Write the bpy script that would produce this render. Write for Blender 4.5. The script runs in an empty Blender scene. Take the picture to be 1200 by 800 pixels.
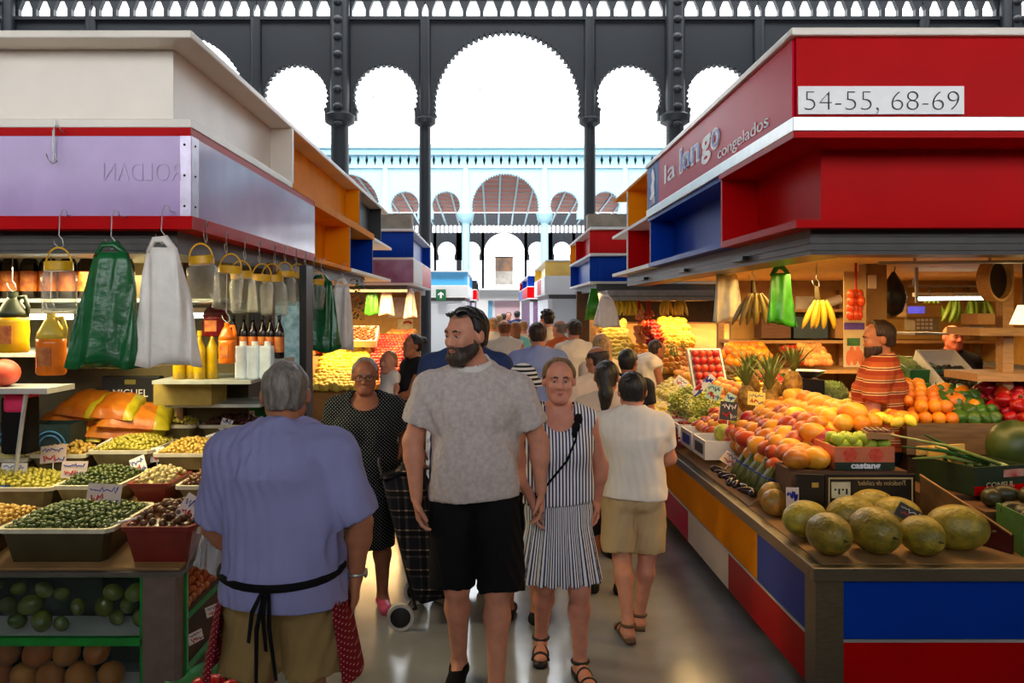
import bpy, bmesh, math, random
import numpy as np
from mathutils import Vector, Matrix, Euler
random.seed(7); rng = np.random.default_rng(7)
SC = bpy.context.scene; COL = SC.collection; PI = math.pi
# ------------------------------------------------------------------ camera, sky, light, exposure
cam_d = bpy.data.cameras.new('camera'); cam = bpy.data.objects.new('camera', cam_d); COL.objects.link(cam)
cam.location = (0, 0, 1.8); cam.rotation_euler = (PI/2, 0, 0)
cam_d.lens = 30.0; cam_d.sensor_width = 36.0; cam_d.shift_x = 22/1200; cam_d.shift_y = -38/1200
cam_d.clip_start = .05; cam_d.clip_end = 400
SC.camera = cam
SC.view_settings.view_transform = 'Standard'; SC.view_settings.look = 'None'
SC.view_settings.gamma = 1; SC.view_settings.use_curve_mapping = False
SC.view_settings.exposure = 0.4
try:
    SC.cycles.use_denoising = True; SC.cycles.max_bounces = 8; SC.cycles.diffuse_bounces = 4
    SC.cycles.glossy_bounces = 4; SC.cycles.transparent_max_bounces = 16; SC.cycles.sample_clamp_indirect = 6
    SC.cycles.caustics_reflective = False; SC.cycles.caustics_refractive = False
except Exception: pass
W = bpy.data.worlds.new('sky'); SC.world = W; W.use_nodes = True
bg = W.node_tree.nodes['Background']; bg.inputs[0].default_value = (.93, .97, 1, 1); bg.inputs[1].default_value = 4.0
def area(name, loc, rot, sx, sy, power, col=(1, 1, 1)):
    l = bpy.data.lights.new(name, 'AREA'); l.shape = 'RECTANGLE'; l.size = sx; l.size_y = sy; l.energy = power; l.color = col
    o = bpy.data.objects.new(name, l); COL.objects.link(o); o.location = loc; o.rotation_euler = rot; return o
sl = bpy.data.lights.new('sun', 'SUN'); sl.energy = 2.0; sl.angle = .15; sl.color = (1, .96, .9); so = bpy.data.objects.new('sun', sl); COL.objects.link(so)
so.rotation_euler = Vector((.1, .6, -1)).to_track_quat('-Z', 'Y').to_euler()
WARM = (1, .60, .22)
# fluorescent and bulb fittings under the stall canopies (all point down)
area('light_right_front', (2.9, 4.75, 2.02), (0, 0, 0), 2.6, .25, 15, WARM)
area('light_right_aisle', (2.0, 6.6, 2.02), (0, 0, 0), .3, 4.4, 34, (1, .66, .26))
area('light_right_back', (3.2, 7.6, 2.02), (0, 0, 0), 2.0, .5, 40, (1, .66, .28))
area('light_left_aisle', (-2.3, 5.6, 2.02), (0, 0, 0), .3, 2.5, 40, (1, .86, .5))
area('light_left_front', (-2.6, 4.6, 2.02), (0, 0, 0), 2.0, .25, 34, (1, .84, .45))
area('light_left_stall2', (-2.1, 12.9, 2.1), (0, 0, 0), 1.6, .4, 90, WARM)
area('light_right_stall2', (2.5, 12.3, 2.02), (0, 0, 0), 2.2, .5, 100, WARM)
# ------------------------------------------------------------------ helpers
def P(px, py, Y): return Vector(((px-578)/1000*Y, Y, 1.8-(py-362)/1000*Y))
def lin(c): return tuple(((v/255)/12.92 if v/255 <= .04045 else ((v/255+.055)/1.055)**2.4) for v in c)
MATS = {}
def mat(name, col, rough=.55, metal=0., var=.12, scale=14., bump=0., bscale=60., emis=0., rnd=0., alpha=1., col2=None, coat=0., spec=.5, sat=0., lo=.35, hi=.65, stretch=None):
    """Procedural principled material: two-tone noise, optional per-object variation, bump, emission, transparency."""
    if name in MATS: return MATS[name]
    m = bpy.data.materials.new(name); m.use_nodes = True; N = m.node_tree.nodes; L = m.node_tree.links
    b = N['Principled BSDF']; c = lin(col)
    c2 = lin(col2) if col2 else tuple(min(1, v*(1+var)) for v in c)
    c1 = c if col2 else tuple(v*(1-var) for v in c)
    tc = N.new('ShaderNodeTexCoord'); nz = N.new('ShaderNodeTexNoise'); nz.inputs['Scale'].default_value = scale; nz.inputs['Detail'].default_value = 4
    src = tc.outputs['Object']
    if stretch:
        mp = N.new('ShaderNodeMapping'); mp.inputs['Scale'].default_value = stretch; L.new(src, mp.inputs[0]); src = mp.outputs[0]
    if rnd:
        oi = N.new('ShaderNodeObjectInfo'); ad = N.new('ShaderNodeVectorMath'); ad.operation = 'ADD'
        cm = N.new('ShaderNodeCombineXYZ'); mu = N.new('ShaderNodeMath'); mu.operation = 'MULTIPLY'; mu.inputs[1].default_value = 40
        L.new(oi.outputs['Random'], mu.inputs[0]); L.new(mu.outputs[0], cm.inputs[0]); L.new(src, ad.inputs[0]); L.new(cm.outputs[0], ad.inputs[1]); src = ad.outputs[0]
    L.new(src, nz.inputs['Vector'])
    cr = N.new('ShaderNodeValToRGB'); cr.color_ramp.elements[0].position = lo; cr.color_ramp.elements[1].position = hi
    cr.color_ramp.elements[0].color = (*c1, 1); cr.color_ramp.elements[1].color = (*c2, 1)
    L.new(nz.outputs['Fac'], cr.inputs[0]); out = cr.outputs[0]
    if rnd:
        hs = N.new('ShaderNodeHueSaturation'); mr = N.new('ShaderNodeMapRange'); mr.inputs[3].default_value = 1-rnd; mr.inputs[4].default_value = 1+rnd
        mh = N.new('ShaderNodeMapRange'); mh.inputs[3].default_value = .5-sat; mh.inputs[4].default_value = .5+sat
        L.new(oi.outputs['Random'], mr.inputs[0]); L.new(oi.outputs['Random'], mh.inputs[0])
        L.new(mr.outputs[0], hs.inputs['Value']); L.new(mh.outputs[0], hs.inputs['Hue']); L.new(out, hs.inputs['Color']); out = hs.outputs[0]
    L.new(out, b.inputs['Base Color'])
    b.inputs['Roughness'].default_value = rough; b.inputs['Metallic'].default_value = metal
    b.inputs['Specular IOR Level'].default_value = spec; b.inputs['Coat Weight'].default_value = coat
    if emis: L.new(out, b.inputs['Emission Color']); b.inputs['Emission Strength'].default_value = emis
    if alpha < 1: b.inputs['Alpha'].default_value = alpha
    if bump:
        n2 = N.new('ShaderNodeTexNoise'); n2.inputs['Scale'].default_value = bscale; n2.inputs['Detail'].default_value = 3
        L.new(src, n2.inputs['Vector'])
        bp = N.new('ShaderNodeBump'); bp.inputs['Strength'].default_value = bump; bp.inputs['Distance'].default_value = .02
        L.new(n2.outputs['Fac'], bp.inputs['Height']); L.new(bp.outputs[0], b.inputs['Normal'])
    MATS[name] = m; return m
def film(name, col, op=.25, rough=.08, mul=.8):
    """Thin clear plastic or glass: transparent with a tinted glossy share."""
    if name in MATS: return MATS[name]
    m = bpy.data.materials.new(name); m.use_nodes = True; N = m.node_tree.nodes; L = m.node_tree.links
    b = N['Principled BSDF']; o = N['Material Output']; c = lin(col)
    b.inputs['Base Color'].default_value = (*c, 1); b.inputs['Roughness'].default_value = rough
    t = N.new('ShaderNodeBsdfTransparent'); t.inputs[0].default_value = (*[.6+.4*v for v in c], 1)
    lw = N.new('ShaderNodeLayerWeight'); lw.inputs[0].default_value = .35
    ad = N.new('ShaderNodeMath'); ad.operation = 'MULTIPLY_ADD'; ad.inputs[1].default_value = mul; ad.inputs[2].default_value = op; ad.use_clamp = True
    nz = N.new('ShaderNodeTexNoise'); nz.inputs['Scale'].default_value = 9
    L.new(lw.outputs['Facing'], ad.inputs[0])
    mx = N.new('ShaderNodeMixShader'); L.new(ad.outputs[0], mx.inputs[0]); L.new(t.outputs[0], mx.inputs[1]); L.new(b.outputs[0], mx.inputs[2]); L.new(mx.outputs[0], o.inputs[0])
    MATS[name] = m; return m
class MB:
    """Collects geometry for ONE mesh object (optionally several material slots)."""
    def __init__(s): s.v = []; s.f = []; s.m = []; s.mi = 0
    def add(s, vs, fs, M=None):
        n = len(s.v)
        s.v += [tuple(M @ Vector(p)) for p in vs] if M is not None else [tuple(p) for p in vs]
        s.f += [tuple(i+n for i in f) for f in fs]; s.m += [s.mi]*len(fs); return s
    def slot(s, i): s.mi = i; return s
    def box(s, a, b, M=None):
        x0, y0, z0 = a; x1, y1, z1 = b
        x0, x1 = min(x0, x1), max(x0, x1); y0, y1 = min(y0, y1), max(y0, y1); z0, z1 = min(z0, z1), max(z0, z1)
        return s.add([(x0,y0,z0),(x1,y0,z0),(x1,y1,z0),(x0,y1,z0),(x0,y0,z1),(x1,y0,z1),(x1,y1,z1),(x0,y1,z1)],
                     [(3,2,1,0),(4,5,6,7),(0,1,5,4),(1,2,6,5),(2,3,7,6),(3,0,4,7)], M)
    def cbox(s, c, d, M=None): return s.box([c[i]-d[i]/2 for i in range(3)], [c[i]+d[i]/2 for i in range(3)], M)
    def prism(s, poly, y0, y1, M=None):
        """poly in (x,z), extruded along y."""
        n = len(poly); vs = [(x, y0, z) for x, z in poly]+[(x, y1, z) for x, z in poly]
        ar = sum(poly[i][0]*poly[(i+1) % n][1]-poly[(i+1) % n][0]*poly[i][1] for i in range(n))
        fs = [tuple(range(n)), tuple(range(2*n-1, n-1, -1))]+[((i+1) % n, i, i+n, (i+1) % n+n) for i in range(n)]
        if ar < 0: fs = [tuple(reversed(f)) for f in fs]
        return s.add(vs, fs, M)
    def tube(s, pts, r, n=8, cap=True, M=None, flat=1.):
        pts = [Vector(p) for p in pts]; k = len(pts); rr = r if hasattr(r, '__len__') else [r]*k
        vs = []; fs = []; up = None
        for i, p in enumerate(pts):
            t = (pts[min(i+1, k-1)]-pts[max(i-1, 0)]).normalized()
            if up is None: up = t.orthogonal().normalized()
            up = (up-t*up.dot(t)); up = up.normalized() if up.length > 1e-6 else t.orthogonal().normalized()
            w = t.cross(up)
            vs += [p+(up*math.cos(2*PI*j/n)*flat+w*math.sin(2*PI*j/n))*rr[i] for j in range(n)]
        for i in range(k-1):
            for j in range(n): fs.append((i*n+j, i*n+(j+1) % n, (i+1)*n+(j+1) % n, (i+1)*n+j))
        if cap: fs += [tuple(range(n-1, -1, -1)), tuple(range((k-1)*n, k*n))]
        return s.add(vs, fs, M)
    def lathe(s, prof, n=16, M=None, sx=1., sy=1.):
        """prof of (r,z) from bottom to top, about z."""
        vs = []; fs = []; k = len(prof)
        for r, z in prof: vs += [(max(r, 1e-5)*math.cos(2*PI*j/n)*sx, max(r, 1e-5)*math.sin(2*PI*j/n)*sy, z) for j in range(n)]
        for i in range(k-1):
            for j in range(n): fs.append((i*n+j, i*n+(j+1) % n, (i+1)*n+(j+1) % n, (i+1)*n+j))
        fs += [tuple(range(n-1, -1, -1)), tuple(range((k-1)*n, k*n))]
        return s.add(vs, fs, M)
    def ball(s, c, r, n=12, m=8, M=None):
        r = r if hasattr(r, '__len__') else (r, r, r)
        T = Matrix.Translation(c) @ Matrix.Diagonal((*r, 1))
        if M is not None: T = M @ T
        return s.lathe([(math.sin(PI*i/m), -math.cos(PI*i/m)) for i in range(m+1)], n, T)
    def surf(s, fn, nu, nv, M=None):
        """open sheet from fn(u,v), u,v in 0..1"""
        vs = [fn(i/nu, j/nv) for j in range(nv+1) for i in range(nu+1)]
        fs = [(j*(nu+1)+i, j*(nu+1)+i+1, (j+1)*(nu+1)+i+1, (j+1)*(nu+1)+i) for j in range(nv) for i in range(nu)]
        return s.add(vs, fs, M)
    def build(s, name, mats, parent=None, smooth=False, bevel=0., loc=None, thick=0.):
        me = bpy.data.meshes.new(name); me.from_pydata(s.v, [], s.f)
        for m in (mats if isinstance(mats, (list, tuple)) else [mats]): me.materials.append(m)
        if s.mi or any(s.m): me.polygons.foreach_set('material_index', s.m)
        if smooth: me.polygons.foreach_set('use_smooth', [True]*len(s.f))
        me.update()
        o = bpy.data.objects.new(name, me); COL.objects.link(o)
        if parent is not None:
            o.parent = parent; r = rootloc(parent)
            if r.length: me.transform(Matrix.Translation(-r))
        elif loc is not None:
            loc = Vector(loc); o.location = loc; me.transform(Matrix.Translation(-loc))
        if smooth == 'auto':
            try: me.set_sharp_from_angle(angle=.7)
            except Exception: pass
        if thick: md = o.modifiers.new('thick', 'SOLIDIFY'); md.thickness = thick
        if bevel: md = o.modifiers.new('bevel', 'BEVEL'); md.width = bevel; md.segments = 2; md.limit_method = 'ANGLE'
        return o
def rootloc(o):
    v = Vector(o.location)
    while o.parent is not None: o = o.parent; v = v+Vector(o.location)
    return v
def tag(o, label, cat, group=None):
    o['label'] = label; o['category'] = cat
    if group: o['group'] = group
    return o
def thing(name, label, cat, loc=(0, 0, 0), group=None):
    o = bpy.data.objects.new(name, None); o.empty_display_size = .1; COL.objects.link(o); o.location = loc
    return tag(o, label, cat, group)
def struct(o): o['kind'] = 'structure'; return o
def dup(root, loc, rot=(0, 0, 0), scale=1., label=None, group=None):
    r = root.copy(); COL.objects.link(r); r.location = loc; r.rotation_euler = rot
    r.scale = (scale,)*3 if not hasattr(scale, '__len__') else scale
    if label: r['label'] = label
    if group: r['group'] = group
    for ch in root.children:
        c = ch.copy(); COL.objects.link(c); c.parent = r
        for g in ch.children:
            d = g.copy(); COL.objects.link(d); d.parent = c
    return r
def place(o, loc, rot=(0, 0, 0), scale=1.):
    o.location = loc; o.rotation_euler = rot; o.scale = (scale,)*3 if not hasattr(scale, '__len__') else scale; return o
_used = set()
def first_or_dup(proto, loc, rot=(0, 0, 0), scale=1., label=None, group=None):
    if proto.name not in _used:
        _used.add(proto.name); place(proto, loc, rot, scale)
        if label: proto['label'] = label
        if group: proto['group'] = group
        return proto
    return dup(proto, loc, rot, scale, label, group)
def textmesh(body, size, M, name, m, parent, depth=.002, mirror=False, font_shear=0., offset=0.):
    cu = bpy.data.curves.new(name, 'FONT'); cu.body = body; cu.size = size; cu.extrude = depth; cu.align_x = 'LEFT'; cu.shear = font_shear; cu.offset = offset
    t = bpy.data.objects.new(name, cu); COL.objects.link(t)
    dg = bpy.context.evaluated_depsgraph_get(); me = bpy.data.meshes.new_from_object(t.evaluated_get(dg))
    bpy.data.objects.remove(t); bpy.data.curves.remove(cu)
    w = max((v.co.x for v in me.vertices), default=1)
    if mirror: me.transform(Matrix.Translation((w, 0, 0)) @ Matrix.Diagonal((-1, 1, 1, 1))); me.flip_normals()
    me.transform(M); me.materials.clear(); me.materials.append(m)
    o = bpy.data.objects.new(name, me); COL.objects.link(o)
    if parent is not None: o.parent = parent; me.transform(Matrix.Translation(-rootloc(parent)))
    return o, w
def frame(o, x, y):
    """matrix whose local x,y axes point along x and y, at o (for lettering and cards)."""
    x = Vector(x).normalized(); y = Vector(y); y = (y-x*y.dot(x)).normalized(); z = x.cross(y)
    return Matrix(((x.x, y.x, z.x, o[0]), (x.y, y.y, z.y, o[1]), (x.z, y.z, z.z, o[2]), (0, 0, 0, 1)))
# ------------------------------------------------------------------ materials
red = mat('red_lacquer', (188, 3, 8), .35, spec=.05, var=.06, scale=3)
redsign = mat('crimson_sign', (214, 16, 60), .3, spec=.03, var=.05, scale=3)
blue = mat('blue_lacquer', (6, 58, 164), .35, spec=.06, var=.06, scale=3)
orange = mat('orange_lacquer', (244, 150, 8), .6, spec=.04, var=.08, scale=3)
yellow = mat('yellow_lacquer', (236, 190, 30), .3, var=.08, scale=3)
cream = mat('cream_laminate', (232, 220, 206), .34, var=.06, scale=2.5)
white = mat('white_paint', (232, 230, 226), .45, var=.04)
lilac = mat('lilac_film', (188, 160, 208), .14, coat=.04, spec=.25, var=.07, scale=4, bump=.06, bscale=3)
black = mat('black_paint', (14, 15, 18), .4, var=.2)
steel = mat('brushed_steel', (176, 176, 172), .34, metal=.85, var=.1, scale=30, stretch=(1, 1, 14))
tarnish = mat('tarnished_steel', (124, 112, 92), .38, metal=.8, var=.15, scale=30, stretch=(1, 1, 14))
alu = mat('aluminium_trim', (205, 206, 208), .3, metal=.6, var=.06)
shutter = mat('dark_shutter', (66, 62, 58), .4, metal=.3, var=.12)
greystone = mat('grey_board', (140, 130, 116), .7, var=.2, scale=6)
skyblue = mat('sky_blue_lacquer', (70, 170, 225), .3, var=.06)
wood = mat('pale_wood', (176, 134, 84), .6, var=.18, scale=8, stretch=(1, 12, 12))
darkwood = mat('dark_wood', (96, 62, 36), .6, var=.25, scale=8, stretch=(1, 12, 12))
warmwall = mat('warm_plaster', (214, 168, 92), .6, var=.08)
card = mat('cardboard', (166, 122, 74), .8, var=.1)
iron = mat('dark_iron', (15, 22, 31), .5, var=.15, scale=5)
paleblue = mat('pale_blue_iron', (150, 190, 204), .5, var=.06)
greenplastic = mat('green_plastic', (22, 104, 50), .4, var=.1)
# ------------------------------------------------------------------ floor, hall
def floor_mat():
    m = bpy.data.materials.new('polished_concrete'); m.use_nodes = True; N = m.node_tree.nodes; L = m.node_tree.links; b = N['Principled BSDF']
    tc = N.new('ShaderNodeTexCoord'); n1 = N.new('ShaderNodeTexNoise'); n1.inputs['Scale'].default_value = 1.1; n1.inputs['Detail'].default_value = 8
    L.new(tc.outputs['Object'], n1.inputs['Vector']); cr = N.new('ShaderNodeValToRGB')
    cr.color_ramp.elements[0].position = .3; cr.color_ramp.elements[1].position = .72
    cr.color_ramp.elements[0].color = (*lin((112, 112, 114)), 1); cr.color_ramp.elements[1].color = (*lin((166, 170, 176)), 1)
    L.new(n1.outputs['Fac'], cr.inputs[0]); L.new(cr.outputs[0], b.inputs['Base Color'])
    n2 = N.new('ShaderNodeTexNoise'); n2.inputs['Scale'].default_value = 3; n2.inputs['Detail'].default_value = 6; L.new(tc.outputs['Object'], n2.inputs['Vector'])
    mr = N.new('ShaderNodeMapRange'); mr.inputs[3].default_value = .07; mr.inputs[4].default_value = .26; L.new(n2.outputs['Fac'], mr.inputs[0]); L.new(mr.outputs[0], b.inputs['Roughness'])
    bp = N.new('ShaderNodeBump'); bp.inputs['Strength'].default_value = .05; L.new(n1.outputs['Fac'], bp.inputs['Height']); L.new(bp.outputs[0], b.inputs['Normal'])
    b.inputs['Specular IOR Level'].default_value = .6
    return m
struct(MB().box((-16, -9, -.3), (16, 70, 0)).build('floor', floor_mat()))
ceilm = mat('dark_roof_boards', (70, 60, 52), .8, var=.2, scale=4)
YA, YB, YC = 21., 42., 66.
struct(MB().box((-16, -9, 11.), (16, 17.6, 11.3)).build('ceiling', ceilm))
wallm = mat('hall_wall_paint', (150, 146, 140), .7, var=.06)
struct(MB().box((-16.3, -9, 0), (-16, 70, 11)).build('wall_left', wallm))
struct(MB().box((16, -9, 0), (16.3, 70, 11)).build('wall_right', wallm))
def arch_poly(cx, cz, R, x0, x1, ztop, zbot, scal=0, amp=0., drop=.35):
    """the spandrel plate over one horseshoe arch, in (x,z)"""
    pts = []; a0 = -drop; n = max(48, scal*6)
    for i in range(n+1):
        a = PI-a0-(PI-2*a0)*i/n
        r = R-(amp*abs(math.sin(i/n*scal*PI)) if scal else 0)
        pts.append((cx+r*math.cos(a), cz+r*math.sin(a)))
    poly = [(x0, zbot), (pts[0][0], zbot)]+pts+[(pts[-1][0], zbot), (x1, zbot), (x1, ztop), (x0, ztop)]
    return poly
def arcade(Y, name, k, period, c0, big, small, smallx, thin, main, zb, ztop, m, T, ks, scal):
    """One arcade plate: big and small horseshoe arches between columns; pixels measured at depth Y."""
    X = lambda px: (px-578)/1000*Y
    Z = lambda py: 1.8-(py-362)/1000*Y
    mb = MB()
    for q in ks:
        c = c0+q*period
        mb.prism(arch_poly(X(c), Z(big[0]), big[1]/1000*Y, X(c-thin), X(c+thin), Z(ztop), Z(zb), scal[0], big[1]*.045/1000*Y, .18), Y-T, Y+T)
        for s in (-1, 1):
            a, b = sorted((c+s*thin, c+s*period/2))
            mb.prism(arch_poly(X(c+s*smallx), Z(small[0]), small[1]/1000*Y, X(a), X(b), Z(ztop), Z(zb), scal[1], small[1]*.07/1000*Y, .5), Y-T, Y+T)
    return struct(mb.build(name, m)), X, Z
# --- near dark iron arcade
nearw, XA, ZA = arcade(YA, 'wall_nave', 0, 389, 594.5, (124, 87), (114, 38.5), 142, 96, 0, 141, 24, iron, .12, (-2, -1, 0, 1, 2), (44, 24))
rows = MB()
for q in (-2, -1, 0, 1, 2):
    c = 594.5+q*389
    for a, b, n in ((c-184, c-102, 4), (c-90, c+90, 9), (c+102, c+184, 4)):
        w = (b-a)/n
        for i in range(n+1): 
            xc = XA(a+i*w); 
            rows.prism([(xc-.05, ZA(22)), (xc+.05, ZA(22)), (xc+.05, ZA(12)), (xc+.11, ZA(5)), (xc+.16, ZA(-1)), (xc-.16, ZA(-1)), (xc-.11, ZA(5)), (xc-.05, ZA(12))], YA-.08, YA+.08)
rows.box((XA(-400), YA-.12, ZA(0)), (XA(1500), YA+.12, 11)).box((XA(-400), YA-.2, ZA(26)), (XA(1500), YA+.2, ZA(22)))
struct(rows.build('trim_1', iron))
for q in (-1, 0, 1):
    c = 594.5+q*389
    for s in (-1, 1):
        o = MB().lathe([(.2, 0), (.2, .5), (.15, .6), (.14, ZA(150)), (.26, ZA(146)), (.27, ZA(141)), (.15, ZA(138)), (.15, ZA(24))], 14, Matrix.Translation((XA(c+s*96), YA-.1, 0)))
        struct(o.build('pillar', iron, smooth='auto'))
for q in (-1, 0, 1, 2):
    x = XA(400+q*389)
    o = MB().lathe([(.32, 0), (.32, .6), (.22, .7), (.22, ZA(150)), (.36, ZA(146)), (.38, ZA(138)), (.24, ZA(134)), (.24, 11)], 16, Matrix.Translation((x, YA-.2, 0)))
    o.box((x-.09, YA-.5, ZA(150)), (x+.09, YA-.2, 11))
    for i in range(16): o.ball((x, YA-.5, ZA(150)+i*.42), (.12, .06, .1), 8, 5)
    struct(o.build('pillar', iron, smooth='auto'))
o_, _a, _b = arcade(YA, 'wall_front', 0, 389, 594.5, (124, 87), (114, 38.5), 142, 96, 0, 141, -60, iron, .12, (-2, -1, 0, 1, 2), (44, 24)); o_.location.y = -9-YA
struct(MB().box((-16, -9.3, 0), (16, -9, 3.6)).build('wall_front_base', wallm))  # unseen low wall, height set to hold back daylight from behind
for s_ in (-1, 1):  # unseen stall-shaped blocks added behind the camera to cut low side light
    o_ = MB().box((s_*1.6, -8.5, 0), (s_*6.5, -1.2, 2.1)).box((s_*1.38, -8.5, 2.1), (s_*6.5, -1., 3.05)); o_.slot(1).box((s_*1.36, -8.5, 2.2), (s_*1.38, -1., 2.9)); struct(o_.build('side_light_blocker', [mat('dark_blocker_front', (60, 52, 46), .6), cream]))
# bracing wires and glazing bars high up behind the near arches
bars = mat('grey_glazing_bar', (206, 214, 220), .5)
tr = MB()
for py in (106, 115): tr.box((XA(-200)*1.9, YB-.3, 1.8-(py+1.2-362)/1000*YB), (XA(1300)*1.9, YB-.2, 1.8-(py-362)/1000*YB))
for i in range(-6, 8):
    x = (562.5+i*62-578)/1000*YB; z0 = 1.8-(170-362)/1000*YB; z1 = 1.8-(106-362)/1000*YB; d = 62/1000*YB
    tr.box((x-.03, YB-.3, z0), (x+.03, YB-.22, 1.8-(40-362)/1000*YB if i in (0, 1) else z1))
    tr.tube([(x, YB-.25, z1), (x+d, YB-.25, z0)], .025, 4).tube([(x, YB-.25, z0), (x+d, YB-.25, z1)], .025, 4)
struct(tr.build('trim_2', bars))
# --- pale blue arcade behind
midw, XB, ZB = arcade(YB, 'wall_middle', 0, 186, 592, (243, 40), (241, 17), 69, 46, 0, 257, 196, paleblue, .2, (-3, -2, -1, 0, 1, 2, 3), (40, 20))
mb = MB().box((-16, YB-.45, ZB(183)), (16, YB+.3, ZB(171))).box((-16, YB-.3, ZB(198)), (16, YB+.3, ZB(194.5))).box((-16, YB-.6, ZB(176)), (16, YB+.3, ZB(173)))
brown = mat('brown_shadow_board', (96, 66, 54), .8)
for i in range(-34, 36):
    x = XB(592+i*9.8)
    mb.prism([(x-.2, ZB(183)), (x+.2, ZB(183)), (x+.13, ZB(188)), (x+.2, ZB(195)), (x-.2, ZB(195)), (x-.13, ZB(188))], YB-.2, YB+.2)
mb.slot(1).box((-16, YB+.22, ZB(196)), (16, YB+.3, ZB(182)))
struct(mb.build('trim_3', [paleblue, brown]))
for q in (-3, -2, -1, 0, 1, 2, 3):
    for s in (-1, 1):
        x = XB(592+q*186+s*46)
        o = MB().lathe([(.3, 0), (.3, .8), (.19, .9), (.19, ZB(262)), (.36, ZB(258)), (.42, ZB(251)), (.25, ZB(246)), (.2, ZB(196))], 12, Matrix.Translation((x, YB-.1, 0)))
        struct(o.build('pillar', paleblue, smooth='auto'))
# --- brown boarded roof of the far nave, dark end facade
roofb = mat('brown_roof_boards', (190, 104, 76), .7, var=.25, scale=3, stretch=(.3, 6, 1))
o = MB(); o.add([(-16, YB+.5, 9.5), (16, YB+.5, 9.5), (16, 60, 8.6), (-16, 60, 8.6), (-16, YB+.5, 9.8), (16, YB+.5, 9.8), (16, 60, 8.9), (-16, 60, 8.9)], [(0,1,2,3),(7,6,5,4),(0,4,5,1),(1,5,6,2),(2,6,7,3),(3,7,4,0)])
struct(o.build('ceiling_far', roofb))
o = MB()
for i in range(-12, 13):
    x = i*1.0+.4; o.add([(x-.05, YB+.6, 9.42), (x+.05, YB+.6, 9.42), (x+.06, YC-.1, 8.2), (x-.06, YC-.1, 8.2), (x-.06, YB+.6, 9.5), (x+.06, YB+.6, 9.5), (x+.05, 60, 8.6), (x-.05, 60, 8.6)], [(3,2,1,0),(4,5,6,7),(0,1,5,4),(1,2,6,5),(2,3,7,6),(3,0,4,7)])
for j in range(12):
    t = j/12; y = YB+1+t*(60-YB-1.5); z = 9.5-(y-YB-.5)/(60-YB-.5)*.9; o.box((-16, y-.05, z-.02), (16, y+.05, z+.1))
struct(o.build('trim_4', paleblue))
endw, XC, ZC = arcade(YC, 'wall_back', 0, 106, 591, (297, 24), (294, 10.5), 38.5, 25, 0, 305, 273, iron, .3, (-4, -3, -2, -1, 0, 1, 2, 3, 4), (0, 0))
o = MB().box((-16, YC-.3, ZC(264)), (16, YC+.3, ZC(250)))
for i in range(-60, 62): x = XC(591+i*5.0); o.box((x-.055, YC-.2, ZC(273)), (x+.055, YC+.2, ZC(264)))
for q in range(-4, 5):
    for s in (-1, 1): x = XC(591+q*106+s*25); o.box((x-.11, YC-.3, 0), (x+.11, YC+.3, ZC(273)))
    x = XC(591+q*106+53); o.box((x-.2, YC-.3, 0), (x+.2, YC+.3, ZC(273)))
struct(o.build('trim_5', iron))
whitew = mat('bright_white_wall', (240, 240, 238), .6, var=.03)
o = MB()
for a, b in ((-16, XC(572)), (XC(609), 16)): o.box((a, YC-.35, 0), (b, YC+.25, ZC(339)))
o.box((XC(572), YC-.35, ZC(352)), (XC(609), YC+.25, ZC(339))).box((-16, YC-.8, ZC(340)), (16, YC-.35, ZC(338)))
struct(o.build('wall_entrance', whitew))
dm = [mat('pink_door_panel', (225, 190, 196), .5), mat('pale_blue_door_panel', (130, 190, 226), .5), whitew]
o = MB().slot(0).box((XC(580), YC, 0), (XC(609), YC+.1, ZC(352))).slot(1).box((XC(572), YC-.1, 0), (XC(577), YC+.1, ZC(352))).slot(2).box((XC(577), YC, 0), (XC(580), YC+.1, ZC(352)))
struct(o.build('door_1', dm))
banner = mat('poster_print', (168, 120, 84), .6, col2=(96, 84, 76), scale=1.1)
b2 = mat('poster_print_pale', (200, 196, 186), .6, col2=(158, 150, 140), scale=1.4)
t = thing('hanging_banner', 'brown and grey printed banner hanging in the far central arch window', 'banner', (XC(590.5), YC-.5, ZC(302)))
MB().box((XC(580), YC-.53, ZC(318)), (XC(601), YC-.5, ZC(302))).build('printed_panel', banner, t)
MB().box((XC(580), YC-.53, ZC(334)), (XC(601), YC-.5, ZC(318))).build('printed_panel', b2, t)
MB().box((XC(579.5), YC-.56, ZC(302)), (XC(601.5), YC-.48, ZC(301))).tube([(XC(581), YC-.29, ZC(302)), (XC(581), YC-.29, ZC(274))], .02, 4).tube([(XC(600), YC-.29, ZC(302)), (XC(600), YC-.29, ZC(274))], .02, 4).build('hanger', iron, t)
# ------------------------------------------------------------------ stall canopies
def cell_run(t, side, Xf, Xr, Y0, Y1, z0, z1, m, name='open_cell', back=.0):
    """one open pigeon-hole of the canopy: back board, two ends; side=+1 right stall, -1 left."""
    mb = MB(); a = 0.018
    mb.box((side*(Xr), Y0, z0), (side*(Xr+.03), Y1, z1))
    mb.box((side*(Xf+.012), Y1-a, z0), (side*Xr, Y1, z1)).box((side*(Xf+.012), Y0, z0), (side*Xr, Y0+a, z1))
    return mb.build(name, m, t)
R = thing('stall_canopy', 'big red canopy with white number plate and crimson side sign, front right', 'stall canopy', (1.36, 3.83, 2.1))
XF, XR, XE, YF, YR = 1.36, 1.57, 6.2, 3.83, 4.09
MB().box((XF-.03, YF-.03, 3.02), (XE, 7.47, 3.055)).build('top_trim', cream, R, bevel=.006)
MB().box((XF, YF, 2.66), (XE, 7.47, 3.02)).build('sign_box', red, R)
sp = MB().box((XF-.012, YF+.02, 2.665), (XF-.001, 6.95, 3.015)).build('side_sign', redsign, R)
bp = MB().box((XF-.013, 6.95, 2.665), (XF-.001, 7.46, 3.015)).build('logo_panel', blue, R)
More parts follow.
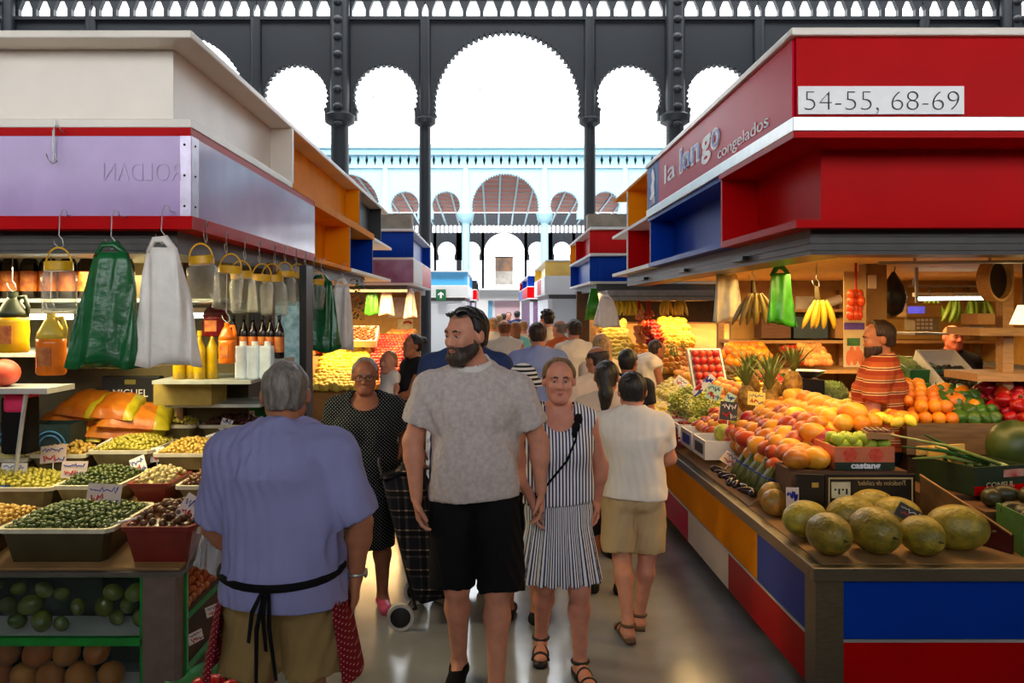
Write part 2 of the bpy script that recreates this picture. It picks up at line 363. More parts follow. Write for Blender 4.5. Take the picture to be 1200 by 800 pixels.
MB().box((XF-.02, YF-.02, 2.595), (XE, 7.47, 2.66)).build('trim_strip', alu, R, bevel=.004)
MB().box((XF-.02, YF-.02, 2.565), (XE, 5.07, 2.593)).build('lip', red, R)
MB().box((XF, 5.07, 2.565), (XE, 7.5, 2.593)).build('lip', blue, R)
MB().box((XR, YR, 2.2), (XE, 5.1, 2.565)).build('recess_box', red, R)
MB().box((XF, 5.07, 2.2), (XR, 5.1, 2.565)).build('divider', red, R)
cell_run(R, 1, XF, XR, 5.1, 7.45, 2.2, 2.565, blue)
cell_run(R, 1, XF, XR, 7.47, 8.68, 2.2, 2.6, red)
cell_run(R, 1, XF, XR, 7.47, 8.68, 2.62, 3.0, orange)
MB().box((XF, 8.68, 2.2), (XF+.4, 8.71, 3.0)).build('end_board', white, R)
MB().box((XF, YF, 2.165), (XE, 5.1, 2.2)).build('lower_lip', red, R)
MB().box((XF, 5.1, 2.165), (XE, 7.47, 2.2)).build('lower_lip', blue, R)
MB().box((XF, 7.47, 2.165), (XE, 9.75, 2.2)).build('lower_lip', white, R)
MB().box((XF, 7.47, 2.595), (XF+1.2, 9.75, 2.625)).build('middle_lip', white, R)
MB().box((XF, 7.47, 3.0), (XF+1.2, 9.6, 3.025)).build('upper_lip', orange, R)
MB().box((XR+.03, 7.47, 2.2), (XE, 9.4, 2.99)).build('canopy_body', white, R)
sh = MB().box((XF+.1, YF+.1, 2.05), (XE, YF+.32, 2.165)).box((XF+.1, YF+.32, 2.05), (XF+.32, 9.3, 2.165))
for i in range(3): sh.box((XF+.1, YF+.094, 2.07+i*.032), (XE, YF+.1, 2.077+i*.032)).box((XF+.094, YF+.1, 2.07+i*.032), (XF+.1, 9.3, 2.077+i*.032))
sh = sh.build('shutter_housing', shutter, R)
for yy in (5.0, 6.5, 8.2): MB().cbox((XF+.08, yy, 2.09), (.03, .25, .025)).build('handle', black, sh)
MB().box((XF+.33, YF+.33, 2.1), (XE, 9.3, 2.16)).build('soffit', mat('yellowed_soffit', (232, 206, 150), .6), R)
# lettering
numw = mat('number_plate_white', (236, 234, 232), .3, var=.03); ink = mat('black_ink', (16, 16, 18), .5)
np_ = MB().box((XF+.005, YF-.012, 2.672), (2.107, YF-.001, 2.797)).build('number_plate', numw, R)
o, w = textmesh('54-55, 68-69', .14, Matrix.Identity(4), 'lettering', ink, None, .001, offset=-.004)
s_ = .70/w; o.data.transform(frame((1.383, YF-.015, 2.688), (1, 0, 0), (0, 0, 1)) @ Matrix.Diagonal((s_, .92, 1, 1))); o.parent = np_; o.data.transform(Matrix.Translation(-rootloc(np_)))
wink = mat('white_lettering', (240, 240, 244), .4); bink = mat('blue_lettering', (70, 84, 190), .4)
def sidetext(body, y_far, z, size, ylen, m, nm='lettering', off=0.):
    o, w = textmesh(body, size, Matrix.Identity(4), nm, m, None, .0015, offset=off)
    s = ylen/w; o.data.transform(frame((XF-.015, y_far, z), (0, -1, 0), (0, 0, 1)) @ Matrix.Diagonal((s, 1, 1, 1))); o.parent = sp; o.data.transform(Matrix.Translation(-rootloc(sp))); return o
sidetext('la', 6.75, 2.78, .21, .45, wink); sidetext('lan', 6.17, 2.78, .23, .62, wink, off=.012); 
o = sidetext('lan', 6.16, 2.782, .23, .60, bink); o.data.transform(Matrix.Translation((-.003, 0, 0)))
sidetext('g', 5.5, 2.78, .24, .22, wink, off=.006); sidetext('o', 5.27, 2.78, .23, .2, wink, off=.012)
o = sidetext('o', 5.265, 2.782, .23, .19, bink); o.data.transform(Matrix.Translation((-.003, 0, 0)))
sidetext('congelados', 5.12, 2.695, .095, .95, wink)
lob = MB(); K = [(0, .06), (.05, .1), (.03, .16), (.07, .2), (.06, .27), (.1, .31), (.14, .27), (.16, .2), (.13, .15), (.15, .08), (.1, .03)]
lob.prism([(a*1.4-.12, b) for a, b in K], 0, .004)
for i in range(5): lob.tube([(.0+i*.02, .002, .06), (-.1+i*.05, .002, .0)], .006, 4)
lob.v = [(XF-.014-b[1], 7.2-b[0], 2.68+b[2]) for b in lob.v]
lob.build('emblem', wink, bp)
# left canopy
Lc = thing('stall_canopy', 'cream and lilac canopy with hooks and jars hanging below, front left', 'stall canopy', (-1.38, 3.9, 2.1))
XF, XR, XE, YF, YR = 1.38, 1.53, 6.2, 3.9, 4.08
n = -1
MB().box((-XF, YF, 3.04), (-XE, 11.2, 3.075)).build('top_lid', cream, Lc, bevel=.006)
MB().box((-XR, YR, 2.67), (-XE, 5.87, 3.04)).build('upper_box', cream, Lc)
MB().box((-XF, 5.86, 2.67), (-XR, 5.9, 3.04)).build('divider', cream, Lc)
cell_run(Lc, -1, XF, XR, 5.9, 8.87, 2.67, 3.04, orange); cell_run(Lc, -1, XF, XR, 8.9, 10.6, 2.66, 3.04, black)
MB().box((-XF, YF, 2.63), (-XE, 5.87, 2.67)).build('ledge', cream, Lc, bevel=.004)
MB().box((-XF-.004, YF+.004, 2.592), (-XE, 6.6, 2.63)).build('red_strip', red, Lc)
MB().box((-XF, 6.6, 2.6), (-XE, 9.9, 2.63)).box((-XF, 5.87, 2.63), (-XE, 9.9, 2.665)).build('middle_lip', orange, Lc)
MB().box((-XF, 9.9, 2.6), (-XF-.4, 11.6, 2.63)).build('middle_lip', white, Lc)
MB().box((-XF, YF, 2.225), (-XE, 6.6, 2.59)).build('lilac_panel', lilac, Lc)
st = MB().box((-XF+.003, YF-.004, 2.225), (-XF-.05, YF, 2.59)).box((-XF+.004, YF-.004, 2.225), (-XF, YF+.09, 2.59)).build('corner_strip', mat('pale_corner_strip', (196, 184, 206), .3, metal=.3), Lc)
for zz in (2.27, 2.41, 2.55):
    MB().ball((-XF-.03, YF-.004, zz), .006, 8, 4).ball((-XF+.004, YF+.04, zz), .006, 8, 4).build('rivet', black, st)
MB().box((-XF+.006, YF-.006, 2.165), (-XE, 6.6, 2.225)).build('red_strip', red, Lc)
cell_run(Lc, -1, XF, XR+.1, 6.6, 8.28, 2.2, 2.6, orange); cell_run(Lc, -1, XF, XR+.1, 8.3, 9.86, 2.2, 2.6, blue)
MB().box((-XF, 6.6, 2.165), (-XE, 8.3, 2.2)).build('lower_lip', orange, Lc)
MB().box((-XF, 8.3, 2.165), (-XF-.6, 11.5, 2.2)).build('lower_lip', white, Lc)
MB().box((-XR-.13, 5.9, 2.2), (-XE, 9.9, 3.03)).build('canopy_body', cream, Lc)
sh = MB().box((-XF-.1, YF+.1, 2.06), (-XE, YF+.3, 2.165)).box((-XF-.1, YF+.3, 2.06), (-XF-.3, 9.8, 2.165))
for i in range(3): sh.box((-XF-.1, YF+.094, 2.075+i*.03), (-XE, YF+.1, 2.082+i*.03))
sh.build('shutter_housing', shutter, Lc)
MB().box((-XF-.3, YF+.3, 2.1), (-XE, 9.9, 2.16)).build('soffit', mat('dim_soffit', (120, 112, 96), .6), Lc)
ghost = mat('faint_lilac_lettering', (182, 158, 200), .2)
o, w = textmesh('ROLDAN', .12, Matrix.Identity(4), 'lettering', ghost, None, .0008, mirror=True, offset=-.002)
o.data.transform(frame((-1.78, YF-.0045, 2.385), (1, 0, 0), (0, 0, 1)) @ Matrix.Diagonal((.36/w, 1, 1, 1))); o.parent = Lc; o.data.transform(Matrix.Translation(-rootloc(Lc)))
# canopies further along the aisle
def far_canopy(label, side, X0, Y0, Y1, rows, lipm, topbox=None, width=3., body=None):
    """rows: list of (z0,z1,recess,front material,[(Ya,Yb,material) cells])"""
    t = thing('stall_canopy', label, 'stall canopy', (side*X0, Y0, 2.1))
    for z0, z1, rc, fm, cells in rows:
        MB().box((side*(X0+rc), Y0+rc*1.2, z0), (side*(X0+width), Y1, z1)).build('front_board', fm, t)
        for a, b, m in cells:
            if rc: cell_run(t, side, X0, X0+rc-.02, a, b, z0, z1, m)
            else: MB().box((side*(X0-.01), a, z0), (side*(X0), b, z1)).build('side_panel', m, t)
        MB().box((side*X0, Y0, z1), (side*(X0+width), Y1, z1+.035)).build('lip', lipm, t)
    z0 = rows[0][0]
    MB().box((side*X0, Y0, z0-.035), (side*(X0+width), Y1, z0)).build('lip', lipm, t)
    MB().box((side*(X0+.1), Y0+.1, z0-.14), (side*(X0+width), Y1-.1, z0-.035)).build('shutter_housing', shutter, t)
    if topbox:
        a, b, c, d, h, m = topbox; MB().box((side*(X0+a), Y0+c, rows[-1][1]+.035), (side*(X0+b), Y0+d, rows[-1][1]+.035+h)).build('roof_crate', m, t)
    return t
whitegrey = mat('white_grey_board', (214, 214, 214), .5, var=.03, scale=2)
far_canopy('red over blue canopy with white lips, second on the right side', 1, 1.4, 12.3, 15.7, [(2.2, 2.57, .16, blue, [(12.5, 15.6, blue)]), (2.6, 2.95, .16, red, [(12.5, 14.6, red), (14.6, 15.6, orange)])], whitegrey, (.0, 1.1, .3, .6, .22, greystone))
far_canopy('blue over mauve sign canopy, second on the left side', -1, 1.22, 13., 16.7, [(2.2, 2.55, 0, mat('mauve_sign', (136, 84, 120), .15, col2=(190, 150, 190), scale=2), [(13., 14.6, whitegrey), (14.6, 16.6, red)]), (2.6, 2.99, .16, blue, [(13.2, 16.6, blue)])], whitegrey, (.05, .6, .2, .6, .25, greystone))
far_canopy('yellow canopy with red cells, third on the right side', 1, 1.3, 21.4, 27, [(2.2, 2.6, 0, whitegrey, [(21.4, 23, whitegrey), (23, 25, red)]), (2.63, 3.0, .2, yellow, [(21.6, 26.9, yellow)])], whitegrey)
far_canopy('pale sky blue canopy over white shutters, third on the left side', -1, .8, 27, 33, [(2.2, 2.52, 0, whitegrey, [(27, 33, whitegrey)]), (2.55, 2.98, .12, skyblue, [(27.1, 32.9, skyblue)])], white)
far_canopy('blue and red canopy far along the right side', 1, 1.25, 31, 41, [(2.2, 2.6, 0, red, [(31, 36, red), (36, 41, blue)]), (2.63, 3., .2, blue, [(31.2, 37, blue), (37, 40.9, red)])], whitegrey)
far_canopy('red and white canopy far along the left side', -1, .7, 36, 41, [(2.2, 2.6, 0, red, [(36, 40, red), (40, 41, whitegrey)]), (2.63, 3., .2, black, [(36.2, 40.9, black)])], whitegrey)
# closed shop bodies under the far canopies
slatw = mat('white_roller_shutter', (224, 226, 228), .5, var=.02, scale=2)
def shopfront(name, label, side, X0, Y0, Y1, m, width=2.9, z1=2.06, post=None):
    t = thing(name, label, 'shopfront', (side*X0, Y0, 0)); mb = MB()
    mb.box((side*(X0+.02), Y0+.02, 0), (side*(X0+width), Y1, z1))
    n_ = 26
    for i in range(n_): mb.box((side*(X0+.005), Y0+.005, z1*i/n_+.01), (side*(X0+width), Y1-.02, z1*i/n_+z1/n_*.7))
    mb.build('roller_shutter', m, t)
    MB().box((side*(X0-.02), Y0-.03, 0), (side*(X0+.1), Y0+.06, z1)).build('corner_post', post or alu, t)
    return t
shopfront('closed_shop', 'white roller shutter shop beside the green exit sign', -1, .9, 27.1, 33, slatw)
purp = mat('purple_goods_front', (150, 110, 150), .6, col2=(96, 70, 100), scale=4)
shopfront('closed_shop', 'mauve fronted shop far along the left side', -1, .8, 36.1, 41, purp)
shopfront('closed_shop', 'mauve fronted shop far along the right side', 1, 1.35, 31.1, 41, purp)
shopfront('closed_shop', 'white shutter shop under the yellow canopy', 1, 1.4, 21.5, 27, slatw)
# emergency exit sign
t = thing('exit_sign', 'small green sign with white upward arrow beside the shutters', 'sign', P(516, 352, 26.9))
a = P(511, 352, 26.9); b = P(522.5, 339, 26.9)
sg = MB().box((a.x, 26.85, a.z), (b.x, 26.93, b.z)).build('board', mat('exit_green', (16, 92, 48), .4, emis=.15), t)
cx = (a.x+b.x)/2; cz = (a.z+b.z)/2; q = .1
MB().prism([(cx-.03, cz-q), (cx+.03, cz-q), (cx+.03, cz+.02), (cx+.09, cz-.02), (cx+.09, cz+.03), (cx, cz+q), (cx-.09, cz+.03), (cx-.09, cz-.02), (cx-.03, cz+.02)], 26.845, 26.85).build('arrow', wink, sg)
MB().box((cx-.02, 26.88, b.z), (cx+.02, 27.02, 2.3)).build('bracket', iron, t)
# ------------------------------------------------------------------ counters
woodboard = mat('display_board', (150, 112, 66), .7, var=.15, scale=6)
RC = thing('display_counter', 'steel edged fruit counter with blue, red and orange panels on the right', 'counter', (1.42, 3.78, 0))
MB().box((1.42, 3.78, .592), (6.2, 3.84, .652)).box((1.42, 3.84, .592), (1.48, 9.0, .652)).build('steel_edge', tarnish, RC, bevel=.004)
MB().box((1.435, 3.80, .08), (1.56, 3.93, .592)).build('corner_post', tarnish, RC)
MB().box((1.47, 3.84, .1), (6.2, 9.0, .59)).box((1.52, 3.9, 0), (6.2, 8.95, .1)).build('carcass', mat('dark_carcass', (40, 36, 32), .6), RC)
def panel(x0, x1, y0, y1, z0, z1, m): return MB().box((x0, y0, z0), (x1, y1, z1)).build('panel', m, RC, bevel=.002)
panel(1.562, 2.5, 3.815, 3.845, .325, .590, blue); panel(2.505, 3.7, 3.815, 3.845, .325, .590, red)
panel(1.562, 3.7, 3.815, 3.845, .085, .310, red)
for (a, b, u, l) in ((3.935, 4.65, blue, red), (4.655, 5.85, orange, red), (5.855, 7.05, orange, cream), (7.055, 7.9, orange, redsign), (7.905, 9.0, white, red)):
    panel(1.438, 1.468, a, b, .325, .590, u)
for (a, b, m) in ((3.935, 5.22, red), (5.225, 6.3, cream), (6.305, 7.5, redsign), (7.505, 9.0, blue)): panel(1.438, 1.468, a, b, .085, .310, m)
MB().box((1.434, 3.935, .311), (1.47, 9.0, .324)).box((1.562, 3.811, .311), (3.7, 3.845, .324)).build('divider_strip', alu, RC)
# sloping display boards (the counter's own)
bs = MB(); zt = .655
bs.prism([(1.48, .60), (2.16, .60), (2.16, 1.07), (2.08, 1.07), (1.48, .66)], 4.94, 9.0)
bs.box((1.48, 3.84, .6), (6.2, 4.94, .655))
bs.build('display_board', woodboard, RC)
# left counter
LC = thing('display_counter', 'low counter of the olive stall with green framed glass bins', 'counter', (-1.42, 3.85, 0))
taupe = mat('taupe_post', (112, 92, 84), .5, metal=.2)
MB().box((-1.43, 3.84, 0), (-1.58, 3.95, .605)).build('corner_post', taupe, LC, bevel=.004)
MB().box((-1.40, 3.82, .6), (-6, 4.4, .62)).box((-1.40, 4.4, .6), (-1.9, 8.1, .62)).build('worktop', mat('dull_steel', (96, 90, 84), .45, metal=.4), LC)
MB().box((-1.66, 4.35, 0), (-6, 8.1, .6)).box((-1.95, 4.25, .0), (-6, 4.36, .6)).build('carcass', mat('dark_green_carcass', (24, 40, 30), .6), LC)
gf = mat('green_frame', (10, 130, 44), .35)
def bin_frame(x0, x1, z0, z1, y):
    w = .018
    return MB().box((x0, y, z0), (x1, y+.03, z0+w)).box((x0, y, z1-w), (x1, y+.03, z1)).box((x0, y, z0), (x0+w, y+.03, z1)).box((x1-w, y, z0), (x1, y+.03, z1)).build('bin_frame', gf, LC)
bin_frame(-2.35, -1.585, .29, .6, 3.87); bin_frame(-2.35, -1.585, .0, .29, 3.87); bin_frame(-3.2, -2.36, .29, .62, 3.87); bin_frame(-3.2, -2.36, .0, .29, 3.87)
gl = film('clear_glass', (220, 230, 225), .0, .03, .12)
for z0, z1 in ((.305, .585), (.015, .275)):
    MB().box((-2.33, 3.895, z0), (-1.6, 3.9, z1)).build('glass', gl, LC)
MB().box((-1.6, 3.9, .27), (-3.3, 4.2, .29)).box((-1.6, 3.9, 0), (-3.3, 4.2, .015)).build('bin_floor', white, LC)
bs = MB().prism([(3.86, .62), (3.86, .63), (5.9, .97), (5.9, .62)], 1.42, 6.0)
bs.v = [(-y, x, z) for x, y, z in bs.v]; bs.f = [tuple(reversed(f)) for f in bs.f]
bs.build('display_board', woodboard, LC)
# ------------------------------------------------------------------ people: bodies and clothes as smooth distance-field surfaces
class Field:
    def __init__(s, lo, hi, h):
        s.lo = np.array(lo, float); s.h = h
        s.n = np.maximum(4, np.ceil((np.array(hi)-s.lo)/h).astype(int)+1); s.D = np.full(s.n, 9., np.float32)
    def sub(s, lo, hi):
        a = np.clip(np.floor((np.array(lo)-s.lo)/s.h).astype(int), 0, s.n); b = np.clip(np.ceil((np.array(hi)-s.lo)/s.h).astype(int)+1, 0, s.n)
        if np.any(b <= a): return None
        ax = [(s.lo[i]+s.h*np.arange(a[i], b[i])).astype(np.float32) for i in range(3)]
        return tuple(slice(a[i], b[i]) for i in range(3)), (ax[0][:, None, None], ax[1][None, :, None], ax[2][None, None, :])
    def put(s, prim, e=0., k=.02, op='u'):
        fn, lo, hi = prim; m = abs(e)+k+2*s.h
        q = s.sub(np.array(lo)-m, np.array(hi)+m)
        if q is None: return
        sl, (x, y, z) = q; d = (fn(x, y, z)-e).astype(np.float32); D = s.D[sl]
        if op == 'u':
            if k > 0: h = np.clip(.5+.5*(D-d)/k, 0, 1); s.D[sl] = D+(d-D)*h-k*h*(1-h)
            else: s.D[sl] = np.minimum(D, d)
        else:
            if k > 0: h = np.clip(.5-.5*(D+d)/k, 0, 1); s.D[sl] = D+(-d-D)*h+k*h*(1-h)
            else: s.D[sl] = np.maximum(D, -d)
    def grid(s): return tuple((s.lo[i]+s.h*np.arange(s.n[i])).astype(np.float32).reshape([-1 if j == i else 1 for j in range(3)]) for i in range(3))
    def cut(s, fn):
        """keep where fn(x,y,z) < 0"""
        s.D = np.maximum(s.D, np.broadcast_to(fn(*s.grid()), s.D.shape)).astype(np.float32)
    def wave(s, amp, f, seed=0):
        x, y, z = s.grid(); r = np.random.default_rng(seed)
        for i in range(3):
            a = r.normal(size=3)*f*(1+.6*i); a[2] *= .5
            s.D = s.D+amp/(1+i)*np.sin(a[0]*x+a[1]*y+a[2]*z+r.uniform(0, 6))
        s.D = s.D.astype(np.float32)
    def mesh(s):
        D = s.D; D = np.pad(D, 1, constant_values=9.); lo = s.lo-s.h; S = D < 0
        nx, ny, nz = [v-1 for v in D.shape]
        c = np.zeros((nx, ny, nz), np.int8); cor = [(i, j, k) for i in (0, 1) for j in (0, 1) for k in (0, 1)]
        for i, j, k in cor: c += S[i:nx+i, j:ny+j, k:nz+k]
        I, J, K = np.nonzero((c > 0) & (c < 8)); n = len(I)
        idx = np.full((nx, ny, nz), -1, np.int32); idx[I, J, K] = np.arange(n)
        acc = np.zeros((n, 3)); cnt = np.zeros(n)
        for a in range(3):
            o1, o2 = [q for q in range(3) if q != a]
            for u in (0, 1):
                for v in (0, 1):
                    d = [0, 0, 0]; d[o1] = u; d[o2] = v; e = list(d); e[a] = 1
                    v0 = D[I+d[0], J+d[1], K+d[2]]; v1 = D[I+e[0], J+e[1], K+e[2]]
                    w = (v0 < 0) != (v1 < 0); t = np.where(w, v0/np.where(w, v0-v1, 1), 0)
                    p = np.stack([np.full(n, float(q)) for q in d], 1); p[:, a] = t
                    acc += p*w[:, None]; cnt += w
        V = (np.stack([I, J, K], 1)+acc/cnt[:, None])*s.h+lo
        F = []
        for a in range(3):
            o1, o2 = [(1, 2), (2, 0), (0, 1)][a]
            sh = list(S.shape); sl0 = [slice(None)]*3; sl1 = [slice(None)]*3; sl0[a] = slice(0, -1); sl1[a] = slice(1, None)
            A, B = S[tuple(sl0)], S[tuple(sl1)]; E = A != B
            G = np.stack(np.nonzero(E), 1); inside = A[E]
            ok = (G[:, o1] > 0) & (G[:, o2] > 0) & (G[:, o1] < sh[o1]-1) & (G[:, o2] < sh[o2]-1); G = G[ok]; inside = inside[ok]
            def at(du, dv): g = G.copy(); g[:, o1] -= du; g[:, o2] -= dv; return idx[g[:, 0], g[:, 1], g[:, 2]]
            q = np.stack([at(1, 1), at(0, 1), at(0, 0), at(1, 0)], 1); q[~inside] = q[~inside][:, ::-1]; F.append(q)
        return V, np.concatenate(F)
    def build(s, name, m, parent, smooth=1, M=None):
        V, F = s.mesh(); me = bpy.data.meshes.new(name)
        if M is not None: A = np.array(M); V = V @ A[:3, :3].T+A[:3, 3]
        me.vertices.add(len(V)); me.vertices.foreach_set('co', V.astype(np.float32).ravel())
        me.loops.add(F.size); me.loops.foreach_set('vertex_index', F.astype(np.int32).ravel())
        me.polygons.add(len(F)); me.polygons.foreach_set('loop_start', np.arange(0, F.size, 4, dtype=np.int32)); me.polygons.foreach_set('loop_total', np.full(len(F), 4, np.int32))
        me.polygons.foreach_set('use_smooth', np.ones(len(F), bool)); me.update(calc_edges=True); me.validate()
        for q in (m if isinstance(m, (list, tuple)) else [m]): me.materials.append(q)
        o = bpy.data.objects.new(name, me); COL.objects.link(o); o.parent = parent
        return o
A3 = lambda p: np.array(p, float)
def cap(a, b, ra, rb=None, flat=None, sc=None):
    """tapered capsule; flat: cut square at b; sc: squash the section along world x/y/z"""
    a, b = A3(a), A3(b); rb = ra if rb is None else rb; s = A3(sc) if sc is not None else np.ones(3)
    ba = (b-a)/s; L2 = max(ba @ ba, 1e-9); L = math.sqrt(L2); sm = float(min(s)); u = (b-a)/max(np.linalg.norm(b-a), 1e-9)
    def fn(x, y, z):
        px, py, pz = (x-a[0])/s[0], (y-a[1])/s[1], (z-a[2])/s[2]
        t = np.clip((px*ba[0]+py*ba[1]+pz*ba[2])/L2, 0, 1)
        d = (np.sqrt((px-t*ba[0])**2+(py-t*ba[1])**2+(pz-t*ba[2])**2)-(ra+(rb-ra)*t))*sm
        if flat: d = np.maximum(d, (x-b[0])*u[0]+(y-b[1])*u[1]+(z-b[2])*u[2])
        return d
    r = max(ra, rb)*s
    return fn, np.minimum(a, b)-r, np.maximum(a, b)+r
def ell(c, r, R=None):
    c, r = A3(c), A3(r); m = float(min(r)); Q = np.array(R)[:3, :3].T if R is not None else None; big = max(r)
    def fn(x, y, z):
        px, py, pz = x-c[0], y-c[1], z-c[2]
        if Q is not None: px, py, pz = (Q[i, 0]*px+Q[i, 1]*py+Q[i, 2]*pz for i in range(3))
        k0 = np.sqrt((px/r[0])**2+(py/r[1])**2+(pz/r[2])**2); k1 = np.sqrt((px/r[0]**2)**2+(py/r[1]**2)**2+(pz/r[2]**2)**2)
        return k0*(k0-1)/np.maximum(k1, 1e-6)
    q = r if Q is None else np.full(3, big)
    return fn, c-q, c+q
def cone(c0, r0, c1, r1, p=2.2):
    """flat-ended elliptic tube from ring c0 (rx,ry) up to ring c1"""
    c0, c1 = A3(c0), A3(c1)
    def fn(x, y, z):
        t = np.clip((z-c0[2])/(c1[2]-c0[2]), 0, 1); rx = r0[0]+(r1[0]-r0[0])*t; ry = r0[1]+(r1[1]-r0[1])*t
        d = ((np.abs((x-c0[0]-(c1[0]-c0[0])*t)/rx)**p+np.abs((y-c0[1]-(c1[1]-c0[1])*t)/ry)**p)**(1/p)-1)*np.minimum(rx, ry)
        return np.maximum(d, np.maximum(c0[2]-z, z-c1[2]))
    m = A3((max(r0[0], r1[0]), max(r0[1], r1[1]), 0))
    return fn, np.minimum(c0, c1)-m, np.maximum(c0, c1)+m
def skinmat(name, c): return mat(name, c, .5, var=.09, scale=18, bump=.04, bscale=160, spec=.35)
skin = skinmat('ruddy_skin', (205, 138, 110)); skin_tan = skinmat('tanned_skin', (176, 112, 80)); skin_olive = skinmat('olive_skin', (160, 102, 74))
hairmat = lambda n, c: mat(n, c, .5, var=.35, scale=60, bump=.5, bscale=90, stretch=(1, 1, .3))
hair_black = hairmat('black_hair', (22, 18, 17)); hair_brown = hairmat('dark_brown_hair', (50, 33, 24)); hair_grey = hairmat('greying_hair', (122, 112, 104)); hair_fair = hairmat('fair_hair', (168, 128, 82)); hair_redbrown = hairmat('red_brown_hair', (120, 70, 40))
eye_w = mat('eye_white', (176, 160, 150), .3); iris = mat('dark_iris', (38, 30, 26), .15); lipm = mat('lip', (160, 84, 76), .45)
def cloth(n, c, **k): return mat(n, c, .85, var=k.pop('var', .07), scale=k.pop('scale', 6), bump=k.pop('bump', .12), bscale=k.pop('bscale', 220), spec=.2, **k)
def pattern_mat(name, build, rough=.85):
    """cloth with a node-built pattern; build(N, L, object coords socket) -> colour socket"""
    m = bpy.data.materials.new(name); m.use_nodes = True; N = m.node_tree.nodes; L = m.node_tree.links; b = N['Principled BSDF']
    tc = N.new('ShaderNodeTexCoord'); L.new(build(N, L, tc.outputs['Object']), b.inputs['Base Color']); b.inputs['Roughness'].default_value = rough; b.inputs['Specular IOR Level'].default_value = .2
    return m
def ramp(N, L, src, stops, const=True):
    r = N.new('ShaderNodeValToRGB'); r.color_ramp.interpolation = 'CONSTANT' if const else 'LINEAR'
    while len(r.color_ramp.elements) < len(stops): r.color_ramp.elements.new(.5)
    for e, (p, c) in zip(r.color_ramp.elements, stops): e.position = p; e.color = (*lin(c), 1)
    L.new(src, r.inputs[0]); return r.outputs[0]
def math_(N, L, op, a, b=None):
    n = N.new('ShaderNodeMath'); n.operation = op
    for i, v in enumerate((a, b)):
        if v is None: continue
        if isinstance(v, (int, float)): n.inputs[i].default_value = v
        else: L.new(v, n.inputs[i])
    return n.outputs[0]
def sepxyz(N, L, v): n = N.new('ShaderNodeSeparateXYZ'); L.new(v, n.inputs[0]); return n.outputs
def headmat(c, yaw, pitch=0., roll=0.): return Matrix.Translation(c) @ Euler((pitch, roll, yaw), 'XYZ').to_matrix().to_4x4()
